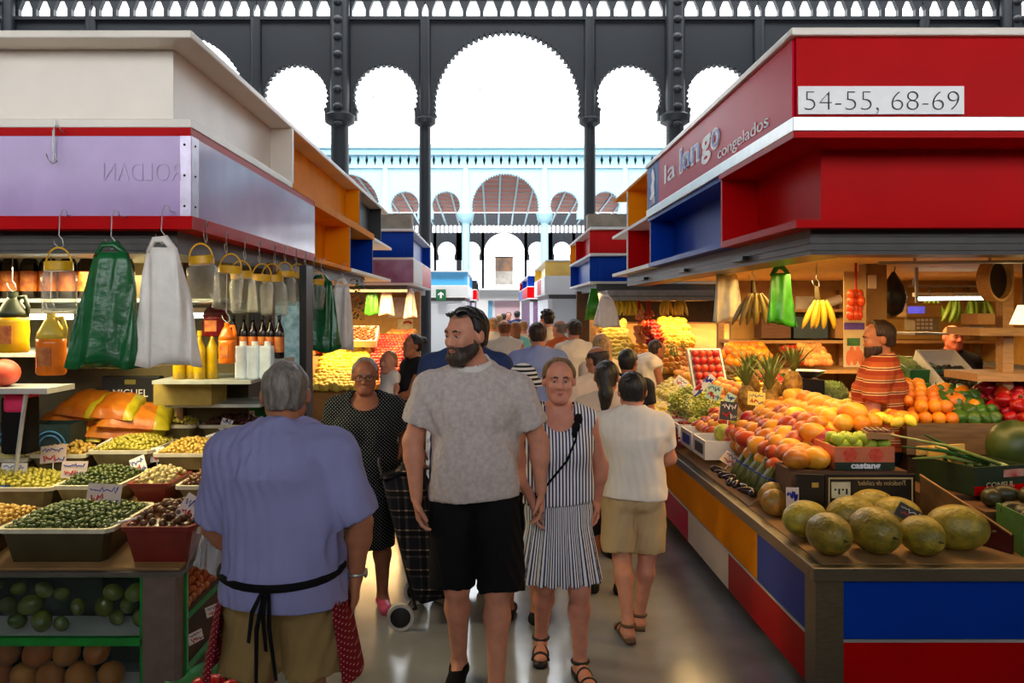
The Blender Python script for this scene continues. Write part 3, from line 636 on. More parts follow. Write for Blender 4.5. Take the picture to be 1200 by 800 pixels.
class Person:
    """Local frame: x to the viewer's right, facing -y; scaled to a height H with build factor w."""
    def __init__(s, label, X, Y, H=1.72, yaw=0., w=1., belly=0., h=.012, skin=skin, female=False, head=(0, 0), joints=None, hunch=0., name='person', group=None):
        s.t = thing(name, label, 'person', (X, Y, 0), group); s.t.rotation_euler = (0, 0, yaw); s.h = h; s.H = H; s.skin = skin; s.w = w; s.fem = female; s.belly = belly
        f = H/1.75; s.f = f; J = {}
        sw = (.165 if female else .185)*w
        for n, sg in (('R', -1), ('L', 1)):
            J['sh'+n] = (sg*sw, .01-hunch*.5, 1.40); J['el'+n] = (sg*(sw+.065), .04, 1.14); J['wr'+n] = (sg*(sw+.075), -.03, .89)
            J['hip'+n] = (sg*.088*w, 0, .92); J['kn'+n] = (sg*.098*w, -.02, .5); J['an'+n] = (sg*.1*w, .02, .085); J['toe'+n] = (sg*.125*w, -.14, .03)
            J['hd'+n] = (0, -.05, -1.)
        J['neck'] = (0, .025-hunch*.8, 1.475); J['head'] = (0, -.01-hunch*1.6, 1.625-hunch*.3)
        J.update(joints or {})
        s.J = {k: (A3(v)*f if not k.startswith('hd') else A3(v)) for k, v in J.items()}
        s.yaw, s.pitch = head; s.M = headmat(s.J['head'], s.yaw, s.pitch) @ Matrix.Scale(f if H > 1.5 else max(f, .88), 4)
    def torso(s):
        f, w, b = s.f, s.w, s.belly; J = s.J; hp = (J['hipL']+J['hipR'])/2; n = J['neck']; q = []
        sh = (J['shL']+J['shR'])/2; hy = sh[1]-.01*f; cx = sh[0]
        q.append((cap((cx, hy+.005, 1.33*f), (hp[0]*.5+cx*.5, hy*.5, 1.13*f), .148*f*w, .138*f*w, sc=(1, .74, 1)), .05))
        q.append((cap((cx-.08*f*w, hy-.035*f, 1.3*f), (cx+.08*f*w, hy-.035*f, 1.3*f), .085*f), .05))
        q.append((cap((cx-.09*f*w, hy+.045*f, 1.33*f), (cx+.09*f*w, hy+.045*f, 1.33*f), .075*f), .05))
        q.append((ell((hp[0], hp[1]-.015-b*.35, 1.03*f), ((.15+b*.4)*f*w, (.112+b*.6)*f*w, .15*f)), .06))
        q.append((ell((hp[0], hp[1]+.01, .93*f), (.168*f*w, .122*f*w, .12*f)), .05))
        for sg in (-1, 1): q.append((ell((hp[0]+sg*.075*f*w, hp[1]+.06*f, .895*f), (.09*f*w, .08*f*w, .095*f)), .04))
        if s.fem:
            for sg in (-1, 1): q.append((ell((cx+sg*.075*f*w, hy-.105*f, 1.235*f), (.068*f*w, .062*f*w, .065*f)), .035))
        q.append((cap(J['shL'], J['shR'], .05*f, sc=(1, 1, 1)), .05))
        for S in 'LR': q.append((cap(n+A3((0, 0, .0*f)), J['sh'+S]+A3((0, .01, .0)), .055*f, .044*f), .05))
        return q
    def arm(s, S, t0=0., t1=1.):
        f = s.f; J = s.J; k = (.88 if s.fem else 1.)*(.75+.25*s.w); a, e, wr = J['sh'+S], J['el'+S], J['wr'+S]
        up = (cap(a, e, .056*f*k, .043*f*k), .03); m = e+(wr-e)*.28
        return [up, (cap(e, m, .042*f*k, .043*f*k), .03), (cap(m, wr, .043*f*k, .027*f*k), .03)]
    def leg(s, S):
        f, w = s.f, .6+.4*s.w; J = s.J; a, k, n, t = J['hip'+S], J['kn'+S], J['an'+S], J['toe'+S]
        c = k+(n-k)*.3+A3((0, .018*f, 0)); heel = A3((n[0], n[1]+.035*f, max(.03*f, n[2]-.05*f)))
        ft = t-n; ft[2] = 0
        return [(cap(a, k, .09*f*w, .057*f*w), .04), (cap(k, c, .054*f*w, .057*f*w), .03), (cap(c, n, .055*f*w, .034*f*w), .03), (cap(n, heel, .035*f, .033*f), .02),
                (cap(heel, t, .034*f, .036*f, sc=(1.05, 1, .8)), .02), (cap(n-A3((0, 0, .01)), t*.6+n*.4-A3((0, 0, .01*f)), .032*f, .028*f), .02)]
    def hand(s, S, fine=True):
        f = s.f*(.92 if s.fem else 1.); wr, e = s.J['wr'+S], s.J['el'+S]; d = s.J['hd'+S]
        d = d/np.linalg.norm(d); sg = -1 if S == 'R' else 1
        # palm faces the thigh: palm normal points to the body's middle; thumb to the front
        nrm = A3((-sg, .0, 0.)); nrm = nrm-d*(nrm @ d); nrm /= np.linalg.norm(nrm); th = np.cross(d, nrm)*(1 if sg > 0 else -1)
        if th[1] > 0: th = -th
        q = []; pw = .038*f; kn = wr+d*.088*f
        for u in (-.75, -.25, .25, .75): q.append((cap(wr+d*.012*f+th*u*.024*f, kn+th*u*pw, .0145*f, .0125*f), .012))
        for u, L in ((.85, .072), (.28, .08), (-.28, .075), (-.85, .058)):
            b0 = kn+th*u*pw*.95; d1 = d*.93+nrm*.35; d2 = d*.72+nrm*.72; d3 = d*.4+nrm*.92
            b1 = b0+d1*L*.45*f; b2 = b1+d2*L*.33*f; b3 = b2+d3*L*.26*f
            for p, r_, ra, rb in ((b0, b1, .0098, .009), (b1, b2, .009, .0082), (b2, b3, .0082, .007)): q.append((cap(p, r_, ra*f, rb*f), .004))
        tb = wr+d*.028*f+th*.026*f; t1 = tb+(d*.55+th*.6+nrm*.35)*.042*f; t2 = t1+(d*.88+th*.1+nrm*.4)*.032*f; t3 = t2+(d*.9-th*.05+nrm*.45)*.024*f
        q += [(cap(tb, t1, .0155*f, .0125*f), .012), (cap(t1, t2, .0118*f, .0102*f), .004), (cap(t2, t3, .0102*f, .008*f), .004)]
        return q
    def hp(s, p): v = s.M @ Vector(p); return A3(v)
    def hr(s, c, r): k = s.M.to_scale()[0]; return ell(s.hp(c), A3(r)*k, s.M.to_3x3().normalized())
    def hc(s, a, b, ra, rb=None): k = s.M.to_scale()[0]; return cap(s.hp(a), s.hp(b), ra*k, (rb if rb is not None else ra)*k)
    def headprims(s):
        j = .92 if s.fem else 1.
        return [(s.hr((0, .012, .035), (.078, .096, .084)), .02), (s.hr((0, -.022, -.03), (.065*j, .068, .082)), .03), (s.hc((-.012, -.068, -.09), (.012, -.068, -.09), .021*j), .025),
                (s.hc((-.05*j, .0, -.05), (-.022, -.06, -.088), .022*j, .018), .03), (s.hc((.05*j, .0, -.05), (.022, -.06, -.088), .022*j, .018), .03),
                (s.hc((-.036, -.078, .032), (.036, -.078, .032), .0135), .02), (s.hr((-.038, -.064, -.018), (.024, .022, .022)), .02), (s.hr((.038, -.064, -.018), (.024, .022, .022)), .02)]
    def headdetail(s, F):
        for sg in (-1, 1): F.put(s.hr((sg*.032, -.101, .011), (.017, .016, .011)), 0, .012, 'd')
        F.put(s.hc((0, -.084, .018), (0, -.108, -.022), .008, .0125), 0, .012)
        for sg in (-1, 1): F.put(s.hr((sg*.012, -.097, -.026), (.0085, .009, .007)), 0, .008)
        F.put(s.hc((-.017, -.083, -.052), (.017, -.083, -.052), .008), 0, .008); F.put(s.hc((-.014, -.083, -.062), (.014, -.083, -.062), .008), 0, .006)
        for sg in (-1, 1):
            F.put(s.hr((sg*.084, .014, .0), (.012, .021, .031)), 0, .01)
    def body(s, barefoot=False, fine=None, lo=None, hands='LR', feet=True):
        f = s.f; fine = s.h <= .009 if fine is None else fine
        P_ = np.array([v for k, v in s.J.items() if not k.startswith('hd')]); lo_ = P_.min(0)-A3((.27, .27, .06)); hi_ = P_.max(0)+A3((.27, .27, .2)); lo_[2] = -.02
        s.lo, s.hi = lo_, hi_; F = Field(lo_, hi_, s.h)
        for p, k in s.torso(): F.put(p, -.006, k)
        for S in 'LR':
            for p, k in s.arm(S)+s.leg(S): F.put(p, 0, k)
        F.put(cap(s.J['neck'], s.hp((0, .02, -.05)), .056*f*(.85 if s.fem else 1.05), .052*f*(.85 if s.fem else 1.05)), 0, .03)
        for p, k in s.headprims(): F.put(p, 0, k)
        s.headdetail(F)
        for S in hands:
            for p, k in s.hand(S): F.put(p, .0 if fine else .003, min(k, .012))
        F.build('body', s.skin, s.t)
        return s
    def face(s, brow=hair_brown, lips=lipm, beard=False, fair=False):
        for sg in (-1, 1):
            e = MB().ball((0, 0, 0), (.0125, .0112, .0085), 14, 10); e.slot(1).ball((0, -.0042, 0), .0076, 12, 8)
            e.v = [tuple(s.M @ (Vector(v)+Vector((sg*.0315, -.0795, .0115)))) for v in e.v]; raw(e, 'eye', [eye_w, iris], s.t)
            b = MB().tube([(sg*.014, -.0925, .0325), (sg*.03, -.0935, .0365), (sg*.05, -.08, .0295)], [.0042, .0048, .0028], 8); b.v = [tuple(s.M @ Vector(v)) for v in b.v]; raw(b, 'eyebrow', brow, s.t)
            l = MB().tube([(sg*.018, -.0885, .0145), (sg*.031, -.0925, .0185), (sg*.045, -.084, .0145)], [.0022, .003, .002], 6); l.v = [tuple(s.M @ Vector(v)) for v in l.v]; raw(l, 'eyelid', s.skin, s.t)
        l = MB().tube([(-.024, -.081, -.056), (-.009, -.0915, -.0545), (0, -.0915, -.056), (.009, -.0915, -.0545), (.024, -.081, -.056)], [.002, .0048, .0042, .0048, .002], 8)
        l.tube([(-.022, -.081, -.0585), (0, -.092, -.0635), (.022, -.081, -.0585)], [.002, .0058, .002], 8); l.v = [tuple(s.M @ Vector(v)) for v in l.v]; raw(l, 'lips', lips, s.t)
        return s
    def hair(s, m, style='short', thick=.012):
        c = A3(s.M @ Vector((0, .02, .03))); k = s.M.to_scale()[0]; h = min(s.h, .009)
        lo = c-.24; hi = c+.24
        if style in ('long', 'ponytail'): lo[2] -= .35
        F = Field(lo, hi, h); F.put(s.hr((0, .014, .037), (.078+thick, .096+thick, .085+thick)), 0, .01)
        F.put(s.hr((0, .05, -.025), (.062+thick*.5, .052+thick*.5, .055)), 0, .02)
        Mi = np.array(s.M.inverted())
        def loc(x, y, z): return tuple(Mi[i, 0]*x+Mi[i, 1]*y+Mi[i, 2]*z+Mi[i, 3] for i in range(3))
        def face(x, y, z):
            a, b, c_ = loc(x, y, z)   # positive in the face area: in front and below the hairline
            if style == 'back_combed': d = np.minimum(-.04-b+.3*(c_-.05), .05-c_)
            else: d = np.minimum(-.045-b+.5*np.maximum(c_-.055, 0)+.0*a, .058-c_)
            side = np.minimum(-.004-b-.25*(c_-.02), .03-c_)
            ear = np.maximum(.024-np.sqrt(((b-.012)/.75)**2+((c_-.0)/1.25)**2), -.02-b)+0*a
            ear = np.maximum(ear, np.minimum(-.05-c_, .055-b))
            return np.maximum(np.maximum(d, side), ear)*k
        F.cut(face); F.cut(lambda x, y, z: (-(loc(x, y, z)[2]+.052))*k+0*x)
        if style == 'balding': F.cut(lambda x, y, z: np.maximum(loc(x, y, z)[2]-.07, -.02-loc(x, y, z)[1])*k+0*x)
        if style in ('bun',):
            F.put(s.hr((0, .125, .06), (.045, .045, .045)), 0, .02)
        if style == 'ponytail':
            F.put(s.hc((0, .1, .05), (0, .125, -.1), .04, .045), 0, .03); F.put(s.hc((0, .125, -.1), (0, .12, -.3), .045, .02), 0, .03)
        if style == 'long':
            F.put(s.hc((0, .06, .0), (0, .075, -.14), .085, .075), 0, .04); F.put(s.hc((0, .075, -.14), (0, .085, -.2), .07, .04), 0, .04)
        if style == 'curly':
            r = np.random.default_rng(3)
            for i in range(60):
                v = r.normal(size=3); v /= np.linalg.norm(v)
                if v[2] < -.1 or (v[1] < -.55 and v[2] < .5): continue
                F.put(s.hr((v[0]*.085, .015+v[1]*.1, .045+v[2]*.1), (.022,)*3), 0, .01)
        F.wave(.0025, 90, 5); s.hairobj = F.build('hair', m, s.t); return s
    def shirt(s, m, hem, sleeve=.6, neck='crew', loose=.014, name='t_shirt', h=None, wave=.004, drape=True, flare=0., neckr=None, band=None):
        f = s.f; h = h or s.h; J = s.J; F = Field(s.lo, s.hi, h); hp_ = (J['hipL']+J['hipR'])/2; sh = (J['shL']+J['shR'])/2
        for p, k in s.torso(): F.put(p, loose, k)
        if drape:
            w = s.w; b = s.belly
            F.put(cone((hp_[0], hp_[1]-b*.3, hem*f), ((.172+b*.3+flare)*f*w, (.128+b*.55+flare)*f*w), (sh[0], sh[1]-b*.1, 1.3*f), (.165*f*w, .125*f*w), 2.4), loose*.6, .05)
        for S in 'LR':
            if sleeve > 0:
                a, e = J['sh'+S], J['el'+S]; q = a+(e-a)*min(sleeve, 1)
                F.put(cap(a, q, .06*f*(.7+.3*s.w), .064*f*(.7+.3*s.w), flat=True), loose*.7, .035)
        if wave: F.wave(wave, 22, 11); F.wave(wave*.5, 55, 12)
        F.cut(lambda x, y, z: hem*f-z+0*x+0*y+.012*np.sin(x*9))
        n = J['neck']; nr = neckr or (.068 if neck == 'crew' else .085)
        if band:
            B = Field(s.lo, s.hi, h); B.put(cap(n+A3((0, -.012, -.012)), s.hp((0, .0, -.02)), (nr+.017)*f, (nr+.017)*f*1.2), 0, 0); B.D = np.maximum(B.D, F.D-.0035).astype(np.float32); B.put(cap(n+A3((0, -.01, 0)), s.hp((0, .0, -.02)), nr*f, nr*f*1.2), 0, 0, 'd'); B.build('neckband', band, s.t)
        F.put(cap(n+A3((0, -.01, -.0))*1, s.hp((0, .0, -.02)), nr*f, nr*f*1.2), 0, .01, 'd')
        if neck == 'scoop': F.put(ell(n+A3((0, -.11*f, -.03*f)), (.085*f, .11*f, .085*f)), 0, .01, 'd')
        if neck == 'wide': F.put(ell(n+A3((0, -.1*f, -.01*f)), (.1*f, .13*f, .07*f)), 0, .01, 'd')
        if sleeve <= 0:
            for S in 'LR':
                sg = -1 if S == 'R' else 1; F.put(cap(J['sh'+S]+A3((sg*.045*f, 0, -.04*f)), J['sh'+S]+A3((sg*.1*f, 0, .0)), .07*f), 0, .01, 'd')
        return F.build(name, m, s.t)
    def shorts(s, m, top, hem, loose=.02, name='shorts', h=None, wave=.004, taper=1.):
        f = s.f; h = h or s.h; J = s.J; F = Field(s.lo, s.hi, h); w = s.w
        for p, k in s.torso()[3:7]: F.put(p, .004, k)
        for S in 'LR':
            a, k_, n = J['hip'+S], J['kn'+S], J['an'+S]
            z = hem*f; t = (a[2]-z)/(a[2]-k_[2]); q = a+(k_-a)*t if t <= 1 else k_+(n-k_)*((k_[2]-z)/(k_[2]-n[2]))
            o_ = A3(((.018 if S == 'L' else -.018)*f, 0, 0)); F.put(cap(a, (k_ if t > 1 else q)+o_, .088*f*w, .078*f*w*taper, flat=(t <= 1)), loose, .012)
            if t > 1: F.put(cap(k_+o_, q, .078*f*w*taper, .072*f*w*taper, flat=True), loose, .02)
        F.cut(lambda x, y, z: z-top*f+0*x+0*y); 
        if wave: F.wave(wave, 24, 21); F.wave(wave*.5, 60, 22)
        return F.build(name, m, s.t)
    def skirt(s, m, waist, hem, r_hem, name='skirt', h=None, pleat=0., npl=16, r_w=(.15, .115)):
        f = s.f; h = h or s.h; hp_ = (s.J['hipL']+s.J['hipR'])/2; F = Field(s.lo, s.hi, h)
        F.put(cone((hp_[0], hp_[1], hem*f), (r_hem[0]*f, r_hem[1]*f), (hp_[0], hp_[1]-.005, waist*f), (r_w[0]*f*s.w, r_w[1]*f*s.w), 2.1), 0, .01)
        for p, k in s.torso()[4:7]: F.put(p, .015, .04)
        if pleat:
            x, y, z = F.grid(); a = np.arctan2(x-hp_[0], y-hp_[1]); g = np.clip((waist*f-z)/((waist-hem)*f), 0, 1)
            F.D = (F.D+pleat*(.2+g)*(np.sin(a*npl)+.5*np.sin(a*npl*1.7+1))).astype(np.float32)
        F.cut(lambda x, y, z: np.maximum(hem*f-z, z-waist*f)+0*x+0*y)
        return F.build(name, m, s.t)
    def shoes(s, m, sole=None, name='shoe', h=None):
        f = s.f
        for S in 'LR':
            n, t = s.J['an'+S], s.J['toe'+S]; heel = A3((n[0], n[1]+.04*f, max(.03*f, n[2]-.05*f)))
            F = Field(np.minimum(n, t)-.14, np.maximum(n, t)+.14, h or min(s.h, .008))
            F.put(cap(heel, t, .041*f, .044*f, sc=(1.05, 1, .85)), 0, .02); F.put(cap(n-A3((0, 0, .02)), heel, .044*f), 0, .02); F.put(cap(n-A3((0, .02, .03)), t, .03*f), 0, .02)
            zt = n[2]-.005; F.cut(lambda x, y, z: np.maximum(z-zt, .0-z+min(t[2], heel[2])-.036)+0*x+0*y)
            F.build(name, m, s.t)
        return s
def raw(mb, name, m, parent, smooth=True):
    """mesh already in the parent's own coordinates"""
    me = bpy.data.meshes.new(name); me.from_pydata(mb.v, [], mb.f)
    for q in (m if isinstance(m, (list, tuple)) else [m]): me.materials.append(q)
    if any(mb.m): me.polygons.foreach_set('material_index', mb.m)
    if smooth: me.polygons.foreach_set('use_smooth', [True]*len(mb.f))
    me.update(); o = bpy.data.objects.new(name, me); COL.objects.link(o); o.parent = parent; return o
# ------------------------------------------------------------------ the people
def px_x(px, Y): return (px-578)/1000*Y
# --- bearded man in grey T-shirt, walking towards us, head turned to his right
greytee = cloth('grey_melange_jersey', (196, 182, 176), var=.12, scale=45); blackcl = cloth('black_cotton', (13, 12, 15), var=.2)
Ym = 4.0; x0 = px_x(556, Ym)
J = {'shR': (-.2, 0, 1.405), 'shL': (.195, .01, 1.395), 'elR': (-.285, .02, 1.15), 'wrR': (-.262, -.03, .90), 'elL': (.30, .05, 1.14), 'wrL': (.305, .03, .925), 'head': (-.04, -.03, 1.635), 'neck': (.005, .02, 1.47),
     'hipR': (-.095, 0, .92), 'hipL': (.095, 0, .92), 'knR': (-.08, -.03, .5), 'knL': (.105, -.10, .51), 'anR': (-.075, .12, .1), 'toeR': (-.095, -.03, .03), 'anL': (.10, -.12, .085), 'toeL': (.115, -.28, .03), 'hdL': (.02, -.1, -1), 'hdR': (.14, -.12, -1)}
m1 = Person('bearded man in grey T-shirt and black shorts walking up the middle of the aisle', x0, Ym, 1.79, 0, 1.02, .025, .0065, skin, False, (-.75, .1), J)
m1.body(); m1.face(hair_brown); m1.hair(hair_black, 'short', .016)
o = m1.shirt(greytee, .905, .62, 'crew', .016, wave=.0055, band=cloth('pale_neckband', (222, 214, 206)))
m1.shorts(blackcl, .94, .525, .024, taper=1.02)
m1.shoes(blackcl, name='shoe')
# beard
F = Field(A3(m1.J['head'])-.2, A3(m1.J['head'])+.2, .006)
for p, k in m1.headprims()[1:5]: F.put(p, .0065, k)
F.put(m1.hc((-.02, -.072, -.098), (.02, -.072, -.098), .022), .004, .02)
Mi = np.array(m1.M.inverted()); kk = m1.M.to_scale()[0]
def bd(x, y, z):
    a, b, c = (Mi[i, 0]*x+Mi[i, 1]*y+Mi[i, 2]*z+Mi[i, 3] for i in range(3))
    top = np.where(b < -.075, c+.037, np.where(b < -.02, c+.037-.25*(b+.075), c-.012))
    return np.maximum(top, b-.004)*kk
F.cut(bd); F.put(m1.hr((0, -.1, -.0575), (.022, .03, .0085)), 0, .004, 'd'); F.wave(.0015, 110, 4)
F.build('beard', hair_brown, m1.t)
# neckband
def ring(per, c, rx, ry, tilt, r, m, name):
    mb = MB(); pts = [(c[0]+rx*math.cos(a), c[1]+ry*math.sin(a), c[2]+tilt*math.sin(a)) for a in [2*PI*i/28 for i in range(29)]]; mb.tube(pts, r, 6); return raw(mb, name, m, per.t)
# sunglasses pushed up on the hair
g = thing('sunglasses', 'black sunglasses pushed up on the hair of the bearded man', 'sunglasses', (m1.t.location.x, Ym, 0))
fr = MB()
for sg in (-1, 1): fr.tube([m1.M @ Vector(p) for p in ((sg*.09, .05, .05), (sg*.088, -.0, .085), (sg*.07, -.045, .108))], .0035, 6)
fr.tube([m1.M @ Vector(p) for p in ((-.02, -.062, .112), (0, -.063, .115), (.02, -.062, .112))], .004, 6)
raw(fr, 'frame', black, g)
for sg in (-1, 1):
    l = MB(); l.ball((0, 0, 0), (.029, .006, .021), 14, 8); l.v = [tuple(m1.M @ (Euler((-.95, 0, sg*.35)).to_matrix() @ Vector(v)+Vector((sg*.034, -.052, .11)))) for v in l.v]; raw(l, 'lens', mat('dark_lens', (14, 14, 16), .08), g)

# --- woman in blue and white striped dress
def stripes(N, L, co, f1=30, ca=(232, 228, 226), cb=(40, 46, 92), duty=.45, ang=True, axis=0):
    x = sepxyz(N, L, co)
    if ang: a = math_(N, L, 'MULTIPLY', math_(N, L, 'ARCTAN2', x[0], math_(N, L, 'ADD', x[1], 0.0)), f1/6.2832*2)
    else: a = math_(N, L, 'MULTIPLY', x[axis], f1)
    return ramp(N, L, math_(N, L, 'FRACT', math_(N, L, 'ADD', a, 500.25)), [(0, ca), (1-duty, cb)])
dress_top = pattern_mat('striped_bodice_cloth', lambda N, L, c: stripes(N, L, c, 62, ang=False))
dress_skirt = pattern_mat('striped_skirt_cloth', lambda N, L, c: stripes(N, L, c, 40))
Yw = 4.2
J = {'elR': (-.215, .03, 1.12), 'wrR': (-.15, -.16, .985), 'hdR': (.12, -.1, -1), 'elL': (.245, .1, 1.14), 'wrL': (.23, .16, .92),
     'knR': (-.075, .03, .5), 'anR': (-.085, .27, .10), 'toeR': (-.095, .14, .03), 'knL': (.105, -.08, .5), 'anL': (.115, -.03, .085), 'toeL': (.145, -.19, .03)}
w1 = Person('woman in blue and white striped sleeveless dress walking hand in hand with the bearded man', px_x(655, Yw), Yw, 1.555, 0, .97, .01, .0065, skinmat('fair_ruddy_skin', (208, 138, 114)), True, (0., .05), J)
w1.body(); w1.face(hair_brown, mat('rosy_lip', (178, 88, 84), .4)); w1.hair(hairmat('dark_blond_hair', (112, 80, 48)), 'back_combed', .015)
w1.shirt(dress_top, .965, 0, 'scoop', .012, 'dress_bodice', wave=.002)
w1.skirt(dress_skirt, 1.0, .535, (.235, .19), 'dress_skirt', pleat=.007, npl=18)
n = w1.J['neck']; f = w1.f
def on_torso(per, x, z, out=.0):
    """front of the chest at local x, z"""
    d = max(0, 1-(x/.17/per.f)**2); return (x, -(.105+.02)*per.f*math.sqrt(d)-out, z)
stp = [(-.02, -.1, .0)]
st = MB().tube([(.085*f, .03, 1.475*f), (.10*f, -.055*f, 1.45*f), (.08*f, -.15*f, 1.33*f), (.03*f, -.185*f, 1.22*f), (-.05*f, -.175*f, 1.12*f), (-.11*f, -.15*f, 1.04*f), (-.165*f, -.1*f, .97*f)], .0055, 6); raw(st, 'bag_strap', blackcl, w1.t)
bw = MB().ball((.10*f, -.075*f, 1.425*f), (.022, .018, .03), 10, 6).ball((.085*f, -.115*f, 1.39*f), (.02, .016, .026), 10, 6).ball((.072*f, -.14*f, 1.355*f), (.014, .012, .02), 10, 6); raw(bw, 'shoulder_bow', blackcl, w1.t)
sandal = mat('black_sandal_strap', (16, 14, 14), .5)
def sandals(per, m, name='sandal'):
    f = per.f
    for S in 'LR':
        nk, t = per.J['an'+S], per.J['toe'+S]; d = t-nk; d[2] = 0; L = np.linalg.norm(d); d /= L; sd = np.cross(d, (0, 0, 1)); zs = nk[2]-.085*f
        mb = MB(); pts = []
        c = [nk-d*.085*f, nk-d*.03*f, nk+d*.06*f, nk+d*(L+.05*f)]
        wv = [.03, .036, .04, .04]; c.append(nk+d*(L+.075*f)); wv.append(.02)
        top = [tuple(q-sd*v*f)[:2] for q, v in zip(c, wv)]+[tuple(q+sd*v*f)[:2] for q, v in list(zip(c, wv))[::-1]]
        n_ = len(top); z0 = nk[2]-.1*f+.012; 
        mb.add([(x, y, max(.0, z0-.008)) for x, y in top]+[(x, y, max(0, z0-.008)+.024) for x, y in top], [tuple(range(n_)), tuple(range(2*n_-1, n_-1, -1))]+[((i+1) % n_, i, i+n_, (i+1) % n_+n_) for i in range(n_)])
        def arc(q, w_, h_, z): return [tuple(q+sd*w_*f*math.cos(a)+A3((0, 0, z*f+h_*f*math.sin(a)))-A3((0, 0, q[2]))) for a in [PI*i/8 for i in range(9)]]
        zz = max(0, z0-.008)+.012
        for off, w_, h_ in ((L*.95, .046, .045), (L*.45, .042, .066)): mb.tube(arc(nk+d*off, w_, h_, zz/f), .009, 6, flat=.5)
        mb.tube([tuple(nk+A3((0, 0, .005*f))+sd*.044*f*math.cos(a)+d*.044*f*math.sin(a)) for a in [2*PI*i/16 for i in range(17)]], .009, 6)
        raw(mb, name, m, per.t)
sandals(w1, sandal)
# --- stall keeper with apron, seen from behind
lav = cloth('lavender_blue_shirt', (146, 145, 192), var=.05); khaki = cloth('khaki_twill', (150, 122, 76), var=.08)
Yv = 2.95; J = {'elR': (-.29, -.0, 1.15), 'wrR': (-.265, -.06, .92), 'hdR': (.05, -.1, -1), 'elL': (.27, -.05, 1.12), 'wrL': (.2, -.2, .95), 'head': (.0, -.05, 1.615), 'anL': (.13, .02, .085), 'toeL': (.15, -.14, .03)}
v1 = Person('stall keeper seen from behind in lavender blue shirt, khaki shorts and red apron', px_x(331, Yv), Yv, 1.62, PI, 1.0, .03, .0065, skin_tan, False, (.12, .1), J)
v1.body(); v1.face(hair_grey); v1.hair(hair_grey, 'short', .011)
v1.shirt(lav, .87, .86, 'crew', .03, 'shirt', wave=.0065, flare=.02)
f = v1.f; F = Field(v1.J['neck']-.2, v1.J['neck']+.2, .006); nk = v1.J['neck']
F.put(cap(nk+A3((0, .0, -.03)), nk+A3((0, -.014, .05)), .1*f, .08*f), 0, .01); F.put(cap(nk+A3((0, -.03, -.1)), nk+A3((0, -.015, .12)), .068*f), 0, .006, 'd'); F.cut(lambda x, y, z: np.maximum(z-nk[2]-.05, nk[2]-.02-z)+0*x+0*y); F.build('collar', lav, v1.t)
v1.shorts(khaki, .95, .63, .03, taper=1.12, wave=.006)
apr = pattern_mat('maroon_dotted_apron_cloth', lambda N, L, c: ramp(N, L, (lambda x: math_(N, L, 'ADD', math_(N, L, 'POWER', math_(N, L, 'SUBTRACT', math_(N, L, 'FRACT', math_(N, L, 'ADD', math_(N, L, 'MULTIPLY', math_(N, L, 'ADD', x[0], x[2]), 55), 500)), .5), 2), math_(N, L, 'POWER', math_(N, L, 'SUBTRACT', math_(N, L, 'FRACT', math_(N, L, 'ADD', math_(N, L, 'MULTIPLY', math_(N, L, 'SUBTRACT', x[0], x[2]), 55), 500)), .5), 2)))(sepxyz(N, L, c)), [(0, (190, 130, 130)), (.03, (122, 18, 32))]))
F = Field(v1.lo-.1, v1.hi+.1, .008); q = .0
F.put(cone((0, -.03, .58*f), (.3*f, .24*f), (0, -.02, 1.0*f), (.215*f, .185*f), 2.2), 0, .0); F.put(cone((0, -.03, .5*f), (.288*f, .228*f), (0, -.02, 1.1*f), (.203*f, .173*f), 2.2), 0, 0, 'd')
F.cut(lambda x, y, z: y-.09+0*x+0*z); F.build('apron', apr, v1.t)
tie = MB().tube([(.224*f*math.cos(a), .0+.21*f*math.sin(a), (.985-.018*math.sin(a))*f) for a in [2*PI*i/32 for i in range(33)]], .013, 6)
for dx, l in ((-.02, .3), (.0, .2), (.02, .32), (.035, .17)): tie.tube([(dx*.4, .226*f, .965*f), (dx+.01, .232*f, (.96-l*.4)*f), (dx*1.6, .232*f, (.96-l)*f)], [.008, .012, .01], 6, flat=.4)
tie.ball((0, .226*f, .965*f), (.018, .014, .014), 8, 6); raw(tie, 'apron_string', blackcl, v1.t)
wr = v1.J['wrR']; wt = MB().tube([(wr[0]+.034*math.cos(a), wr[1]+.034*math.sin(a), wr[2]+.02) for a in [2*PI*i/16 for i in range(17)]], .006, 6).ball((wr[0]-.034, wr[1]+.0, wr[2]+.02), (.008, .018, .018), 10, 6)
raw(wt, 'wristwatch', steel, v1.t); v1.shoes(mat('beige_shoe', (170, 140, 100), .6))
# --- woman in black dotted dress with shopping trolley
def dots(N, L, co, f1=50, base=(14, 15, 18), dot=(170, 176, 176), r=.017):
    x = sepxyz(N, L, co); fr = lambda v: math_(N, L, 'POWER', math_(N, L, 'SUBTRACT', math_(N, L, 'FRACT', math_(N, L, 'ADD', math_(N, L, 'MULTIPLY', v, f1), 500)), .5), 2)
    return ramp(N, L, math_(N, L, 'ADD', fr(math_(N, L, 'ADD', x[0], x[2])), fr(math_(N, L, 'SUBTRACT', x[0], x[2]))), [(0, dot), (r, base)])
dotm = pattern_mat('black_dotted_cloth', dots)
Yd = 5.14; J = {'elL': (.29, .04, 1.16), 'wrL': (.18, -.12, 1.03), 'hdL': (-.1, -.2, -1), 'elR': (-.28, .04, 1.14), 'wrR': (-.27, -.03, .9)}
d1 = Person('older woman in black dotted dress and glasses beside the plaid shopping trolley', px_x(428, Yd), Yd, 1.5, .1, 1.2, .06, .008, skinmat('brown_skin', (150, 92, 66)), True, (.0, .1), J)
d1.body(); d1.face(hair_grey); d1.hair(hair_grey, 'back_combed', .012)
